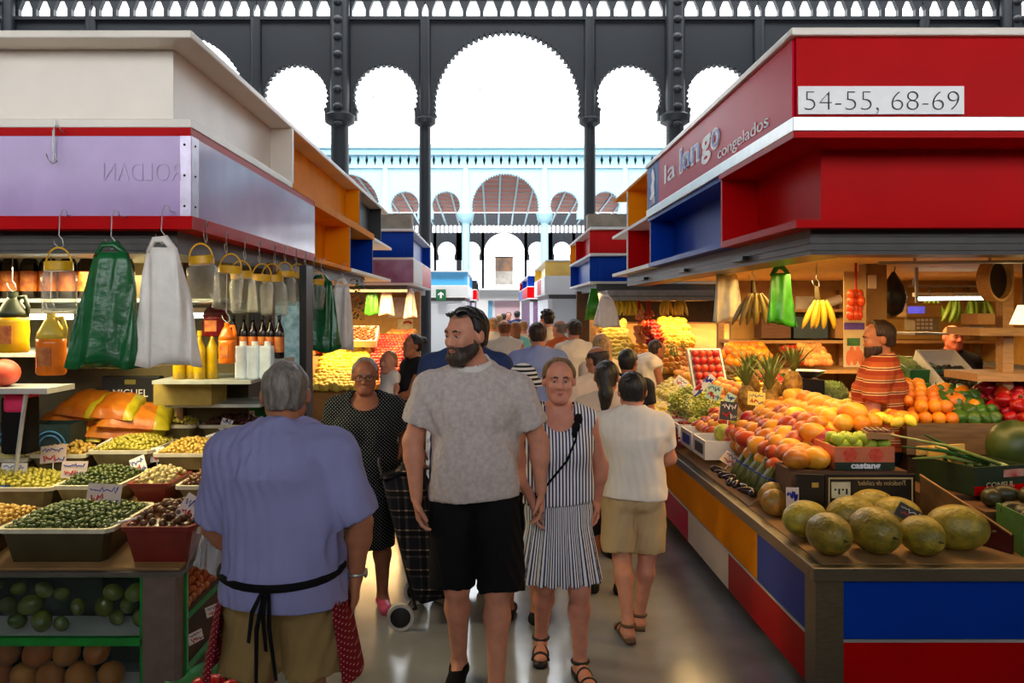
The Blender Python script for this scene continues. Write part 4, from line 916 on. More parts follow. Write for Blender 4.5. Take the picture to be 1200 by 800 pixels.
d1.shirt(dotm, .8, .6, 'wide', .016, 'dress_top', wave=.003); d1.skirt(dotm, .92, .44, (.205, .165), 'dress_skirt', pleat=.003, npl=7, r_w=(.17, .15))
gl_ = MB()
for sg in (-1, 1): gl_.tube([(sg*.033+.026*math.cos(a), -.108, .008+.019*math.sin(a)) for a in [2*PI*i/14 for i in range(15)]], .0022, 5).tube([(sg*.06, -.104, .012), (sg*.08, .01, .014)], .002, 5)
gl_.tube([(-.008, -.108, .012), (.008, -.108, .012)], .002, 5); gl_.v = [tuple(d1.M @ Vector(v)) for v in gl_.v]; raw(gl_, 'spectacles', iron, d1.t)
d1.shoes(mat('pink_clog', (196, 70, 110), .5), name='clog')
# shopping trolley
def plaid(N, L, co):
    x = sepxyz(N, L, co); a = ramp(N, L, math_(N, L, 'FRACT', math_(N, L, 'ADD', math_(N, L, 'MULTIPLY', x[2], 9), 50)), [(0, (52, 54, 68)), (.45, (110, 104, 106)), (.55, (36, 36, 46)), (.8, (190, 170, 150)), (.86, (52, 54, 68))])
    b = ramp(N, L, math_(N, L, 'FRACT', math_(N, L, 'ADD', math_(N, L, 'MULTIPLY', math_(N, L, 'ADD', x[0], x[1]), 9), 50)), [(0, (120, 120, 130)), (.5, (200, 190, 180)), (.6, (90, 90, 100)), (.85, (230, 210, 190))])
    n = N.new('ShaderNodeMix'); n.data_type = 'RGBA'; n.blend_type = 'MULTIPLY'; n.inputs[0].default_value = 1; L.new(a, n.inputs[6]); L.new(b, n.inputs[7]); return n.outputs[2]
plm = pattern_mat('dark_plaid_cloth', plaid)
Yt = 5.0; tr_ = thing('shopping_trolley', 'dark plaid shopping trolley with white rimmed wheels pulled by the woman in dots', 'shopping trolley', (-.5, Yt, 0))
top = Vector((-.53, 5.05, .84)); bot = Vector((-.34, 5.0, .13)); ax = (top-bot).normalized(); sd = Vector((0, 1, 0)); fw = ax.cross(sd).normalized()
bag = MB(); vs = []
for t, wy, wx in ((0, .13, .085), (.1, .15, .105), (.5, .155, .115), (.85, .16, .12), (1., .15, .1)):
    c = bot+(top-bot)*t
    vs += [c+sd*wy*a+fw*wx*b for a, b in ((-1, -.8), (-.8, -1), (.8, -1), (1, -.8), (1, .8), (.8, 1), (-.8, 1), (-1, .8))]
bag.add(vs, [tuple(range(7, -1, -1)), tuple(range(32, 40))]+[(i*8+j, i*8+(j+1) % 8, (i+1)*8+(j+1) % 8, (i+1)*8+j) for i in range(4) for j in range(8)]); bag.build('bag', plm, tr_, bevel=.012)
fl = MB().add([top+sd*.16*a+fw*.12*b+ax*h_ for h_ in (0.004, .035) for a, b in ((-1, -1), (1, -1), (1, 1), (-1, 1))], [(3, 2, 1, 0), (4, 5, 6, 7), (0, 1, 5, 4), (1, 2, 6, 5), (2, 3, 7, 6), (3, 0, 4, 7)]).build('flap', plm, tr_, bevel=.01)
fr = MB()
bk = -fw if fw.x > 0 else fw
for sg in (-1, 1): fr.tube([bot+bk*.11+sd*.11*sg-ax*.02, top+bk*.11+sd*.11*sg+ax*.1, top+bk*.1+sd*.04*sg+ax*.16], .009, 8)
fr.tube([Vector((-.52, 4.78, .075)), Vector((-.47, 5.22, .075))], .009, 8); fr.tube([bot+bk*.11-ax*.02+sd*.11, Vector((-.49, 5.1, .08))], .008, 8).tube([bot+bk*.11-ax*.02-sd*.11, Vector((-.51, 4.9, .08))], .008, 8)
fr.tube([bot+sd*.12, bot+sd*.12+Vector((.1, 0, -.05)), Vector((-.19, 5.0, .012)), bot-sd*.12+Vector((.1, 0, -.05)), bot-sd*.12], .008, 8)
fr.build('frame', black, tr_, smooth=True)
MB().tube([top+bk*.1+sd*.06+ax*.16, top+bk*.1-sd*.06+ax*.16], .014, 8).build('handle', black, tr_, smooth=True)
for yy, xx in ((4.78, -.52), (5.22, -.47)):
    Mx = Matrix.Translation((xx, yy, .076)) @ Euler((PI/2, 0, .1)).to_matrix().to_4x4()
    wh = MB().lathe([(.058, -.018), (.075, -.018), (.076, 0), (.075, .018), (.058, .018), (.058, .006), (.058, -.006)], 24, Mx).build('wheel', mat('white_tyre', (196, 188, 180), .6), tr_, smooth='auto')
    MB().lathe([(.01, -.022), (.057, -.012), (.057, .012), (.01, .022)], 24, Mx).build('hub', black, wh, smooth='auto')
# --- person in white T-shirt and khaki shorts at the fruit counter
whitetee = cloth('white_jersey', (232, 222, 210), var=.04); Yb = 4.83
J = {'elR': (-.27, -.06, 1.16), 'wrR': (-.17, -.26, 1.06), 'elL': (.24, -.02, 1.14), 'wrL': (.2, -.2, 1.0), 'anR': (-.05, .0, .085), 'toeR': (-.06, -.16, .03), 'anL': (.07, .26, .11), 'toeL': (.09, .1, .03), 'knL': (.08, .05, .5)}
b1 = Person('person in plain white T-shirt and beige shorts seen from behind at the fruit counter', px_x(741, Yb), Yb, 1.43, PI, 1.1, .02, .008, skin, False, (.0, .05), J)
b1.body(); b1.face(); b1.hair(hair_black, 'short', .014); b1.shirt(whitetee, .91, .62, 'crew', .016, wave=.005); b1.shorts(cloth('beige_shorts', (196, 168, 124)), .95, .56, .022); sandals(b1, mat('brown_sandal', (96, 70, 46), .6))
# --- stall keeper in orange stripes on the right
orst = pattern_mat('orange_striped_jersey', lambda N, L, c: ramp(N, L, math_(N, L, 'FRACT', math_(N, L, 'ADD', math_(N, L, 'MULTIPLY', sepxyz(N, L, c)[2], 13), 50)), [(0, (142, 52, 28)), (.38, (206, 166, 120)), (.46, (96, 34, 24)), (.56, (206, 166, 120)), (.64, (164, 78, 38))]))
o1 = Person('stall keeper with dark beard in orange striped T-shirt behind the fruit counter', px_x(1030, 5.6), 5.6, 1.72, -2.05, 1.15, .03, .009, skin_tan, False, (.35, .12), {'elR': (-.27, -.03, 1.15), 'wrR': (-.2, -.22, 1.0), 'elL': (.27, -.03, 1.15), 'wrL': (.2, -.22, 1.0)})
o1.body(); o1.face(); o1.hair(hair_brown, 'short', .014); o1.shirt(orst, .9, .62, 'crew', .02); o1.shorts(cloth('dark_jeans', (36, 40, 52)), .95, .1, .014, 'jeans')
F = Field(A3(o1.J['head'])-.2, A3(o1.J['head'])+.2, .008)
for p, k in o1.headprims()[1:5]: F.put(p, .01, k)
M2 = np.array(o1.M.inverted())
F.cut(lambda x, y, z: np.maximum((M2[2, 0]*x+M2[2, 1]*y+M2[2, 2]*z+M2[2, 3])+.035, (M2[1, 0]*x+M2[1, 1]*y+M2[1, 2]*z+M2[1, 3])-.004)); F.build('beard', hair_brown, o1.t)
# --- the crowd further down the aisle
navy = cloth('navy_cotton', (38, 52, 92)); pblue = cloth('pale_blue_cotton', (150, 164, 214)); orng = cloth('orange_cotton', (222, 108, 56)); beige = cloth('beige_cotton', (214, 190, 166)); aqua = cloth('aqua_cotton', (110, 190, 206)); dkcl = cloth('charcoal_cotton', (34, 33, 36)); denim = cloth('blue_denim', (62, 74, 104))
hatst = pattern_mat('black_white_striped_straw', lambda N, L, c: ramp(N, L, math_(N, L, 'FRACT', math_(N, L, 'MULTIPLY', sepxyz(N, L, c)[2], 42)), [(0, (226, 222, 214)), (.5, (26, 26, 30))]))
def crowd(label, px, Y, H, yaw, top, bottom, hm, style='short', sk=skin, fem=False, w=1., h=.014, sleeve=.6, low=.5, hem=.92, head=(0, 0), joints=None, thick=.013, shirt='t_shirt'):
    p = Person(label, px_x(px, Y), Y, H, yaw, w, .015, h, sk, fem, head, joints)
    p.body()
    if abs(yaw) < 2.2: p.face()
    if hm: p.hair(hm, style, thick)
    p.shirt(top, hem, sleeve, 'crew', .018, shirt, h=h, neckr=.075); p.shorts(bottom, .97, low, .02, 'shorts' if low > .3 else 'trousers', h=h); p.shoes(dkcl, h=.012)
    return p
crowd('man in navy T-shirt with cropped grey hair directly behind the bearded man', 546, 5.5, 1.8, PI, navy, denim, hair_grey, w=1.15, h=.011, low=.1)
crowd('woman with long dark ponytail just in front of the person in white T-shirt', 711, 5.45, 1.46, PI-.2, beige, dkcl, hair_black, 'ponytail', skin_tan, True, h=.011, low=.45)
crowd('balding man in pale beige shirt looking at the fruit stall', 700, 6.2, 1.53, PI+.35, beige, khaki, hair_brown, 'balding', skin_tan, w=1.15, h=.011, head=(.3, .2))
crowd('dark haired person beyond the balding man at the fruit stall', 736, 7.0, 1.46, PI-.5, dkcl, denim, hair_black, 'short', skin_tan, h=.014)
hp = crowd('small person in black and white striped hat behind the woman in the striped dress', 613, 4.95, 1.46, PI-.3, beige, dkcl, hair_black, 'short', skin_tan, True, h=.011)
F = Field(A3(hp.J['head'])-.25, A3(hp.J['head'])+.25, .01); F.put(hp.hr((0, .014, .05), (.098, .118, .1)), 0, .01); F.cut(lambda x, y, z: hp.J['head'][2]+.01-z+0*x+0*y)
F.put(cone((hp.J['head'][0], hp.J['head'][1]+.01, hp.J['head'][2]+.005), (.15, .165), (hp.J['head'][0], hp.J['head'][1]+.01, hp.J['head'][2]+.04), (.1, .12), 2), 0, .01); F.build('hat', hatst, hp.t)
crowd('man in pale blue T-shirt seen from behind in mid aisle', 630, 8.0, 1.67, PI, pblue, denim, hair_brown, w=1.12)
crowd('blonde woman with long hair at the second right stall', 704, 7.9, 1.56, PI+.4, beige, denim, hair_fair, 'long', skin, True)
crowd('woman in white blouse with dark bun facing the right stalls', 673, 9.6, 1.68, PI+.3, whitetee, dkcl, hair_brown, 'bun', skin, True, w=1.05)
tk = crowd('man in white sleeveless top leaning over the fruit', 752, 9.4, 1.52, 1.9, whitetee, denim, hair_brown, 'short', skin_tan, False, 1., .014, .12, .1, joints={'neck': (0, -.12, 1.43), 'head': (0, -.22, 1.55), 'shR': (-.19, -.08, 1.4), 'shL': (.19, -.08, 1.4), 'elL': (.22, -.2, 1.15), 'wrL': (.15, -.4, 1.0), 'elR': (-.22, -.15, 1.13), 'wrR': (-.2, -.38, 1.0)})
crowd('sunburnt bald man in orange T-shirt down the aisle', 656, 11.0, 1.66, PI+.8, orng, denim, hair_grey, 'balding', skin)
crowd('curly haired man in white shirt down the aisle', 641, 12.2, 1.77, PI+.7, whitetee, denim, hair_black, 'curly', skin)
crowd('man in white top with navy sleeves seen from behind down the aisle', 591, 11.0, 1.66, PI, whitetee, denim, hair_redbrown, 'balding', skin, w=1.1, sleeve=.0)
crowd('red haired woman in aqua top down the aisle', 604, 13.2, 1.6, PI, aqua, denim, hair_redbrown, 'long', skin, True)
crowd('fair haired person in white beside the aqua top down the aisle', 613, 14.5, 1.6, PI, whitetee, beige, hair_fair, 'short', skin, True, h=.018)
crowd('pale haired person in white on the left of the far crowd', 578, 13.6, 1.66, PI, whitetee, beige, hair_fair, 'short', skin, h=.018)
crowd('person in black at the far end of the aisle', 596, 25, 1.7, 0, dkcl, dkcl, hair_black, h=.025)
crowd('person in white at the far end of the aisle', 590, 24, 1.68, PI, whitetee, denim, hair_brown, h=.025)
crowd('person in navy at the far end near the right shops', 606, 24, 1.75, PI, navy, dkcl, hair_black, h=.025)
crowd('person in orange far off at the left shops', 585, 21, 1.66, PI, orng, beige, hair_fair, h=.025)
# mother and baby at the left fruit stall
mo = crowd('dark haired woman in black top holding a baby by the left fruit stall', 484, 8.0, 1.56, -1.1, dkcl, dkcl, hair_black, 'bun', skinmat('warm_brown_skin', (186, 116, 78)), True, 1., .009, .1, .1, joints={'elR': (-.22, -.12, 1.16), 'wrR': (-.04, -.25, 1.18), 'elL': (.22, -.12, 1.14), 'wrL': (.06, -.27, 1.1)})
bp_ = mo.t.location
ba = Person('baby held in the arms of the dark haired woman in black', bp_.x-.2, bp_.y-.17, .66, -.9, 1.15, .02, .009, skin, False, (.3, 0), {'head': (0, -.03, 1.72), 'neck': (0, .02, 1.5), 'hipR': (-.09, -.05, .95), 'hipL': (.09, -.05, .95), 'knR': (-.16, -.3, .85), 'knL': (.16, -.3, .85), 'anR': (-.14, -.35, .55), 'anL': (.14, -.35, .55), 'toeR': (-.15, -.48, .5), 'toeL': (.15, -.48, .5)})
ba.t.location.z = .66; ba.body(hands=''); ba.face(hair_fair); ba.hair(hair_fair, 'short', .004)
ba.shirt(whitetee, .88, .5, 'crew', .012, 'romper', wave=0, drape=False, neckr=.05)
# keeper far inside the right stall
crowd('stall keeper in dark clothes at the back of the right stall', 1116, 7.6, 1.66, .1, dkcl, dkcl, None, 'short', skinmat('flushed_skin', (188, 104, 74)), w=1.1, h=.012, low=.1)
# ------------------------------------------------------------------ goods: one of each kind, copied into place
def fruit_mat(n, c1, c2, r=.38, rnd=.14, sat=.012, sc=7, bump=.03, **k): return mat(n, c1, r, col2=c2, scale=sc, rnd=rnd, sat=sat, bump=bump, bscale=60, lo=.3, hi=.7, **k)
M_mango = fruit_mat('mango_skin', (150, 34, 24), (222, 132, 34), sat=.035, sc=11, rnd=.25); M_mangoy = fruit_mat('yellow_mango_skin', (214, 120, 30), (236, 178, 50)); M_orange = fruit_mat('orange_peel', (226, 116, 20), (240, 150, 36), bump=.12)
M_lemon = fruit_mat('lemon_peel', (226, 186, 38), (240, 212, 70), bump=.1); M_apple = fruit_mat('green_apple_skin', (140, 172, 36), (178, 196, 62)); M_redapple = fruit_mat('red_apple_skin', (166, 22, 28), (206, 66, 44))
M_melon = fruit_mat('toad_skin_melon', (106, 96, 28), (176, 150, 48), r=.36, sc=16, bump=.35, rnd=.18); M_pump = fruit_mat('mottled_gourd_skin', (120, 104, 40), (206, 148, 60), sc=22, bump=.2)
M_tom = fruit_mat('tomato_skin', (190, 30, 22), (214, 60, 34), r=.25); M_pepr = fruit_mat('red_pepper_skin', (150, 14, 16), (190, 28, 24), r=.25); M_pepo = fruit_mat('orange_pepper_skin', (218, 110, 20), (236, 150, 40), r=.28); M_pepg = fruit_mat('green_pepper_skin', (40, 84, 28), (80, 122, 44), r=.3)
M_grape = fruit_mat('green_grape', (160, 172, 60), (206, 204, 96), r=.3); M_grapr = fruit_mat('red_grape', (96, 22, 34), (160, 50, 56), r=.3); M_ban = fruit_mat('banana_peel', (228, 190, 40), (240, 212, 70), sc=3); M_plant = fruit_mat('green_brown_plantain', (120, 110, 46), (176, 140, 66), sc=4); M_bang = fruit_mat('green_banana', (104, 140, 48), (140, 168, 62), sc=3)
M_pear = fruit_mat('pear_skin', (190, 178, 70), (216, 192, 92)); M_cab = fruit_mat('pale_green_leaf', (150, 176, 96), (206, 212, 150), sc=5, bump=.3); M_peach = fruit_mat('peach_skin', (222, 120, 66), (236, 178, 100), r=.7); M_stem = mat('dry_stem', (86, 72, 36), .8); M_leaf = mat('leaf_green', (52, 96, 36), .55, var=.3, rnd=.15); M_pine = mat('pineapple_rind', (120, 84, 34), .6, col2=(196, 150, 60), scale=34, bump=.6, bscale=34); M_pineleaf = mat('pineapple_leaf', (120, 134, 66), .6, var=.3, scale=4); M_avo = fruit_mat('dark_green_skin', (38, 40, 22), (66, 60, 32)); M_cus = fruit_mat('custard_apple_skin', (150, 164, 50), (196, 196, 84), sc=26, bump=.4)
def deform_ball(rx, rz, fn=None, n=14, m=10):
    mb = MB().ball((0, 0, 0), (1, 1, 1), n, m); mb.v = [((v[0]*rx, v[1]*rx, v[2]*rz) if fn is None else fn(*v)) for v in mb.v]; return mb
PROTO = {}
def proto(name, cat, build):
    t = thing(name, 'x', cat); build(t); PROTO[name] = t; return t
def solo(name, cat, mb, m):
    o = mb.build(name, m, smooth=True); tag(o, 'x', cat); PROTO[name] = o; return o
solo('mango', 'mango', deform_ball(1, 1, lambda x, y, z: (x*.044*(1-.12*z)+.008*z*z, y*.04, z*.06)), M_mango); solo('yellow_mango', 'mango', deform_ball(1, 1, lambda x, y, z: (x*.044*(1-.12*z)+.008*z*z, y*.042, z*.06)), M_mangoy)
dim = lambda r, q=1.: (lambda x, y, z: (x*r, y*r, (z*q-(.16*math.exp(-((x*x+y*y)/.08)))*(1 if z > 0 else -.5))*r))
solo('orange', 'orange', deform_ball(1, 1, dim(.041, .95)), M_orange); solo('peach', 'peach', deform_ball(1, 1, dim(.038)), M_peach)
def b_apple(m):
    def f(t): MB().add(*(lambda q: (q.v, q.f))(deform_ball(1, 1, lambda x, y, z: (x*.038*(1+.08*z), y*.038*(1+.08*z), (z*.95-.28*math.exp(-(x*x+y*y)/.06)*(1 if z > 0 else -.6))*.038)))).build('flesh', m, t, smooth=True); MB().tube([(0, 0, .022), (.002, 0, .036), (.006, 0, .046)], .0018, 5).build('stem', M_stem, t)
    return f
proto('green_apple', 'apple', b_apple(M_apple)); solo('red_apple', 'apple', deform_ball(1, 1, dim(.037)), M_redapple)
solo('lemon', 'lemon', deform_ball(1, 1, lambda x, y, z: (x*.03, y*.03, (z+.22*z**9)*.037)), M_lemon); solo('pear', 'pear', deform_ball(1, 1, lambda x, y, z: (x*.036*(1-.3*max(z, 0)), y*.036*(1-.3*max(z, 0)), z*.05)), M_pear)
solo('tomato', 'tomato', deform_ball(1, 1, lambda x, y, z: (x*.04*(1+.04*math.cos(5*math.atan2(y, x))), y*.04*(1+.04*math.cos(5*math.atan2(y, x))), z*.033)), M_tom)
def pep(m):
    def f(t):
        MB().add(*(lambda q: (q.v, q.f))(deform_ball(1, 1, lambda x, y, z: (x*.045*(1+.13*math.cos(4*math.atan2(y, x)))*(1+.15*z), y*.045*(1+.13*math.cos(4*math.atan2(y, x)))*(1+.15*z), (z-.3*math.exp(-(x*x+y*y)/.1)*(z > 0))*.05), 20, 10))).build('flesh', m, t, smooth=True)
        MB().tube([(0, 0, .03), (.002, 0, .05), (.012, 0, .062)], [.008, .005, .004], 6).build('stem', M_leaf, t, smooth=True)
    return f
proto('red_pepper', 'pepper', pep(M_pepr)); proto('orange_pepper', 'pepper', pep(M_pepo)); proto('green_pepper', 'pepper', pep(M_pepg))
def b_melon(t):
    MB().add(*(lambda q: (q.v, q.f))(deform_ball(1, 1, lambda x, y, z: (x*.098*(1-.06*z)*(1+.012*math.cos(10*math.atan2(y, x))), y*.098*(1+.012*math.cos(10*math.atan2(y, x))), z*.128), 40, 22))).build('rind', M_melon, t, smooth=True)
    MB().tube([(0, 0, .122), (.004, 0, .137), (.01, 0, .146)], [.007, .005, .004], 7).build('stem', M_stem, t, smooth=True)
proto('melon', 'melon', b_melon)
solo('gourd', 'gourd', deform_ball(1, 1, lambda x, y, z: (x*.075*(1+.05*math.cos(8*math.atan2(y, x))), y*.075*(1+.05*math.cos(8*math.atan2(y, x))), z*.075), 32, 14), M_pump)
def b_pine(t):
    MB().add(*(lambda q: (q.v, q.f))(deform_ball(1, 1, lambda x, y, z: (x*.058*(1+.05*math.sin(9*math.atan2(y, x)+z*14)*math.sin(9*math.atan2(y, x)-z*14)), y*.058*(1+.05*math.sin(9*math.atan2(y, x)+z*14)*math.sin(9*math.atan2(y, x)-z*14)), z*.09), 48, 26))).build('fruit_body', M_pine, t, smooth=True)
    mb = MB(); r = random.Random(4)
    for i in range(34):
        a = i*2.4; k = i/34; l = .2*(1-.35*k)+r.uniform(-.02, .02); out = .55*(1-k)+.08; w = .011
        ps = [Vector((math.cos(a)*out*l*q*(1+.3*q), math.sin(a)*out*l*q*(1+.3*q), .08+l*(q-.28*out*q*q))) for q in (0, .35, .7, 1)]
        sd = Vector((-math.sin(a), math.cos(a), 0)); vs = []
        for p, w_ in zip(ps, (w, w*.9, w*.55, .001)): vs += [p-sd*w_, p+Vector((0, 0, -.003)), p+sd*w_]
        mb.add(vs, [(j*3+q, j*3+q+1, j*3+q+4, j*3+q+3) for j in range(3) for q in range(2)])
    mb.build('crown', M_pineleaf, t)
proto('pineapple', 'pineapple', b_pine)
def grapes(m, name):
    mb = MB(); r = random.Random(2)
    for i in range(46):
        k = i/46; a = i*2.4; rr = .052*math.sqrt(max(.08, 1-k))*(1 if i % 3 else .5); mb.ball((math.cos(a)*rr, math.sin(a)*rr*.75, .07-k*.14+r.uniform(-.006, .006)), .0125, 8, 6)
    return solo(name, 'grapes', mb, m)
grapes(M_grape, 'green_grape_bunch'); grapes(M_grapr, 'red_grape_bunch')
def b_ban(m, n, L, spread):
    def f(t):
        for i in range(n):
            a = (i/(n-1)-.5)*spread; row = (i % 2)*.018; pts = []
            for q in range(8):
                u = q/7; z = -L*u*(1-.1*u); out = .035+.1*L*5*u*(1-u)*.5+row; pts.append((math.sin(a)*(out+.05*u+.55*L*u*abs(math.sin(a))), -math.cos(a)*out-row, z))
            MB().tube(pts, [.008, .012, .0165, .0185, .0185, .017, .012, .005], 7).build('banana', m, t, smooth=True)
        MB().tube([(0, 0, .09), (0, -.01, .02), (0, -.02, -.01)], [.012, .018, .022], 8).build('stalk', M_stem, t, smooth=True)
    return f
proto('banana_bunch', 'bananas', b_ban(M_ban, 7, .2, 1.6)); proto('plantain_bunch', 'bananas', b_ban(M_plant, 8, .24, 1.9)); proto('green_banana_bunch', 'bananas', b_ban(M_bang, 6, .2, 1.5))
def b_lettuce():
    mb = MB(); r = random.Random(5)
    for i in range(22):
        a = i*2.4; k = i/22; R_ = .07*(1-.5*k); c = Vector((math.cos(a)*R_*.6, math.sin(a)*R_*.6, .03+.06*k))
        def fn(u, v, a=a, k=k, c=c): q = (u-.5)*2; h_ = v; return c+Vector((math.cos(a)*(.05*h_*(1-k*.6))-math.sin(a)*q*.06*math.sin(.4+h_*2.2), math.sin(a)*(.05*h_*(1-k*.6))+math.cos(a)*q*.06*math.sin(.4+h_*2.2), h_*.1-.02+.008*math.sin(q*9)))
        mb.surf(fn, 8, 5)
    return mb
solo('lettuce', 'lettuce', b_lettuce(), M_cab)
solo('watermelon', 'watermelon', deform_ball(.14, .15, None, 28, 16), fruit_mat('watermelon_rind', (40, 62, 24), (74, 92, 40), sc=9, bump=.05))
solo('avocado', 'avocado', deform_ball(1, 1, lambda x, y, z: (x*.037*(1-.22*z), y*.037*(1-.22*z), z*.055)), M_avo); solo('custard_apple', 'custard apple', deform_ball(1, 1, lambda x, y, z: (x*.06*(1+.05*math.sin(7*math.atan2(y, x)+z*9)), y*.06*(1+.05*math.sin(7*math.atan2(y, x)+z*9)), z*.062), 28, 16), M_cus)
solo('aubergine', 'aubergine', deform_ball(1, 1, lambda x, y, z: (x*.03*(1-.4*z), y*.03*(1-.4*z), z*.075)), fruit_mat('aubergine_skin', (30, 20, 26), (52, 34, 38), r=.2))
rrot = lambda: (random.uniform(0, 6.28), random.uniform(0, 6.28), random.uniform(0, 6.28))
def heap(kind, O, U, V_, nu, nv, label, group, jit=.2, layers=1, rot=None, sc=1., lift=0., scj=.12, keep=1.):
    """hex-packed heap of one fruit on the sloping board O + u*U + v*V"""
    O, U, V_ = Vector(O), Vector(U), Vector(V_); N = U.cross(V_).normalized()
    if N.z < 0: N = -N
    du = U.length/nu; dv = V_.length/max(nv, 1)
    for L in range(layers):
        for j in range(nv-L):
            for i in range(nu-L):
                if keep < 1 and random.random() > keep: continue
                u = (i+.5+.5*((j+L) % 2)+L*.25)/nu+random.uniform(-jit, jit)*.5/nu; v = (j+.5+L*.5)/max(nv, 1)+random.uniform(-jit, jit)*.5/max(nv, 1)
                p = O+U*u+V_*v+N*(lift+L*.8*min(du, dv))
                k = kind if isinstance(kind, str) else random.choice(kind)
                first_or_dup(PROTO[k], p, rot() if rot else rrot(), sc*random.uniform(1-scj, 1+scj), label if isinstance(label, str) else label[k], group if isinstance(group, str) else group[k])
upright = lambda: (random.uniform(-.35, .35), random.uniform(-.35, .35), random.uniform(0, 6.28))
lying = lambda: (PI/2+random.uniform(-.25, .25), random.uniform(-.3, .3), random.uniform(0, 6.28))
# crates, tags, carrier bags, hooks
def crate(name, label, cat, c, dims, rz, m, wall=.012, tilt=0., inner=None, group=None):
    """open box with real walls; c = centre of its base"""
    t = thing(name, label, cat, c, group); t.rotation_euler = (tilt, 0, rz); w, d, h = dims
    mb = MB().box((-w/2, -d/2, 0), (w/2, d/2, wall)).box((-w/2, -d/2, wall), (w/2, -d/2+wall, h)).box((-w/2, d/2-wall, wall), (w/2, d/2, h)).box((-w/2, -d/2+wall, wall), (-w/2+wall, d/2-wall, h)).box((w/2-wall, -d/2+wall, wall), (w/2, d/2-wall, h))
    raw(mb, 'box_body', m, t, False); return t
tagw = mat('price_card_white', (222, 218, 214), .5, var=.04); tagp = mat('price_card_pinkish', (206, 184, 170), .5, var=.06); tagk = mat('price_card_dark', (40, 34, 28), .6); tagg = mat('price_card_green', (176, 206, 176), .5)
inkb = mat('blue_marker_ink', (28, 44, 150), .6); inkr = mat('red_marker_ink', (190, 40, 40), .6)
def scribble(x0, x1, z, h, n, seed):
    r = random.Random(seed); pts = [(x0+(x1-x0)*i/n, z+h*(r.uniform(-.5, .5) if i % 2 else r.uniform(.0, .9))) for i in range(n+1)]; return pts
def price_card(p, w, h, yaw, label, m=tagw, tilt=-.35, roll=0., seed=0, stick=True, group='handwritten price cards'):
    t = thing('price_card', label, 'price card', p, group); t.rotation_euler = (tilt, roll, yaw)
    c = raw(MB().box((-w/2, -.0015, 0), (w/2, .0015, h)), 'card', m, t, False)
    mb = MB()
    pts = scribble(-w*.42, w*.38, h*.68, h*.24, 14, seed); mb.tube([(x, -.0022, z) for x, z in pts], h*.03, 4)
    pts = scribble(w*.12, w*.44, h*.12, h*.3, 6, seed+1); mb.tube([(x, -.0022, z) for x, z in pts], h*.035, 4); raw(mb, 'blue_writing', inkb if m is not tagk else tagw, c, False)
    mb = MB(); pts = scribble(-w*.36, w*.1, h*.22, h*.34, 9, seed+2); mb.tube([(x, -.0022, z) for x, z in pts], h*.045, 4); raw(mb, 'red_writing', inkr, c, False)
    if stick: raw(MB().tube([(0, .003, h*.4), (0, .004, -.1)], .003, 5), 'stick', white, t)
    return t
def hook(p, top=.07, label='bent wire hook', group=None, rz=0., reach=0.):
    """S-shaped wire hook whose lower bend holds something at p"""
    p = Vector(p); c, s_ = math.cos(rz), math.sin(rz)
    pts = [(-.03, .045), (-.022, .02), (0, .0), (.018, .012), (.012, .04), (-.004, .06), (0, top), (.0, top+.03), (.012, top+.055), (.03, top+.05), (.034, top+.03)]
    o = MB().tube([(p.x+a*c, p.y+a*s_, p.z+b) for a, b in pts]+([(p.x+.034*c, p.y+reach, p.z+top+.03)] if reach else []), .0028, 6).build('wire_hook', steel, smooth=True, loc=p); return tag(o, label, 'hook', group)
def bag_bundle(t, c, wt, wb, h, th, m, seed, name='bag_stack', lean=0.):
    r = random.Random(seed); ph = [r.uniform(0, 6) for _ in range(4)]; n = 40; k = 14; vs = []
    for j in range(k+1):
        v = j/k; w = wt+(wb-wt)*v**.8; q = th*(.35+.65*v)
        for i in range(n):
            a = 2*PI*i/n; ca, sa = math.cos(a), math.sin(a); x = math.copysign(abs(ca)**.7, ca)*w/2; y = math.copysign(abs(sa)**.8, sa)*q/2
            f = .35+.65*v; y += f*.02*math.sin(x*70+ph[0]+2*v)+f*.01*math.sin(x*150+ph[1]); x += .008*f*math.sin(a*5+ph[2]); z = -h*v+.02*v*math.sin(x*26+ph[3])*v
            vs.append((c[0]+x+lean*v, c[1]+y, c[2]+z))
    fs = [(j*n+i, j*n+(i+1) % n, (j+1)*n+(i+1) % n, (j+1)*n+i) for j in range(k) for i in range(n)]; fs = [tuple(reversed(f)) for f in fs]
    fs += [tuple(range(n)), tuple(range((k+1)*n-1, k*n-1, -1))]
    return MB().add(vs, fs).build(name, m, t, smooth=True)
def carrier_bags(label, p, wt, wb, h, th, m, seed, lean=0., knot=True, group=None, name='carrier_bag_bundle'):
    t = thing(name, label, 'plastic bags', p, group); bag_bundle(t, p, wt, wb, h, th, m, seed, 'bag_stack', lean)
    if knot:
        mb = MB().tube([(p[0]-wt*.5, p[1], p[2]-.02), (p[0]-wt*.25, p[1]-.01, p[2]+.035), (p[0]+wt*.1, p[1], p[2]+.04), (p[0]+wt*.45, p[1], p[2]-.015)], [.016, .02, .02, .014], 8, flat=.5); mb.build('handle_loop', m, t, smooth=True)
    return t
greenbag = mat('green_carrier_plastic', (18, 98, 48), .25, var=.18, scale=8, bump=.3, bscale=12); whitebag = mat('white_carrier_plastic', (240, 230, 220), .3, var=.05, bump=.3, bscale=12); limebag = mat('lime_carrier_plastic', (66, 160, 36), .3, var=.2, bump=.2, bscale=12)
clear = film('clear_plastic', (235, 235, 230), .03, .06, .42); yl = mat('yellow_lid_plastic', (226, 170, 20), .35, var=.06)
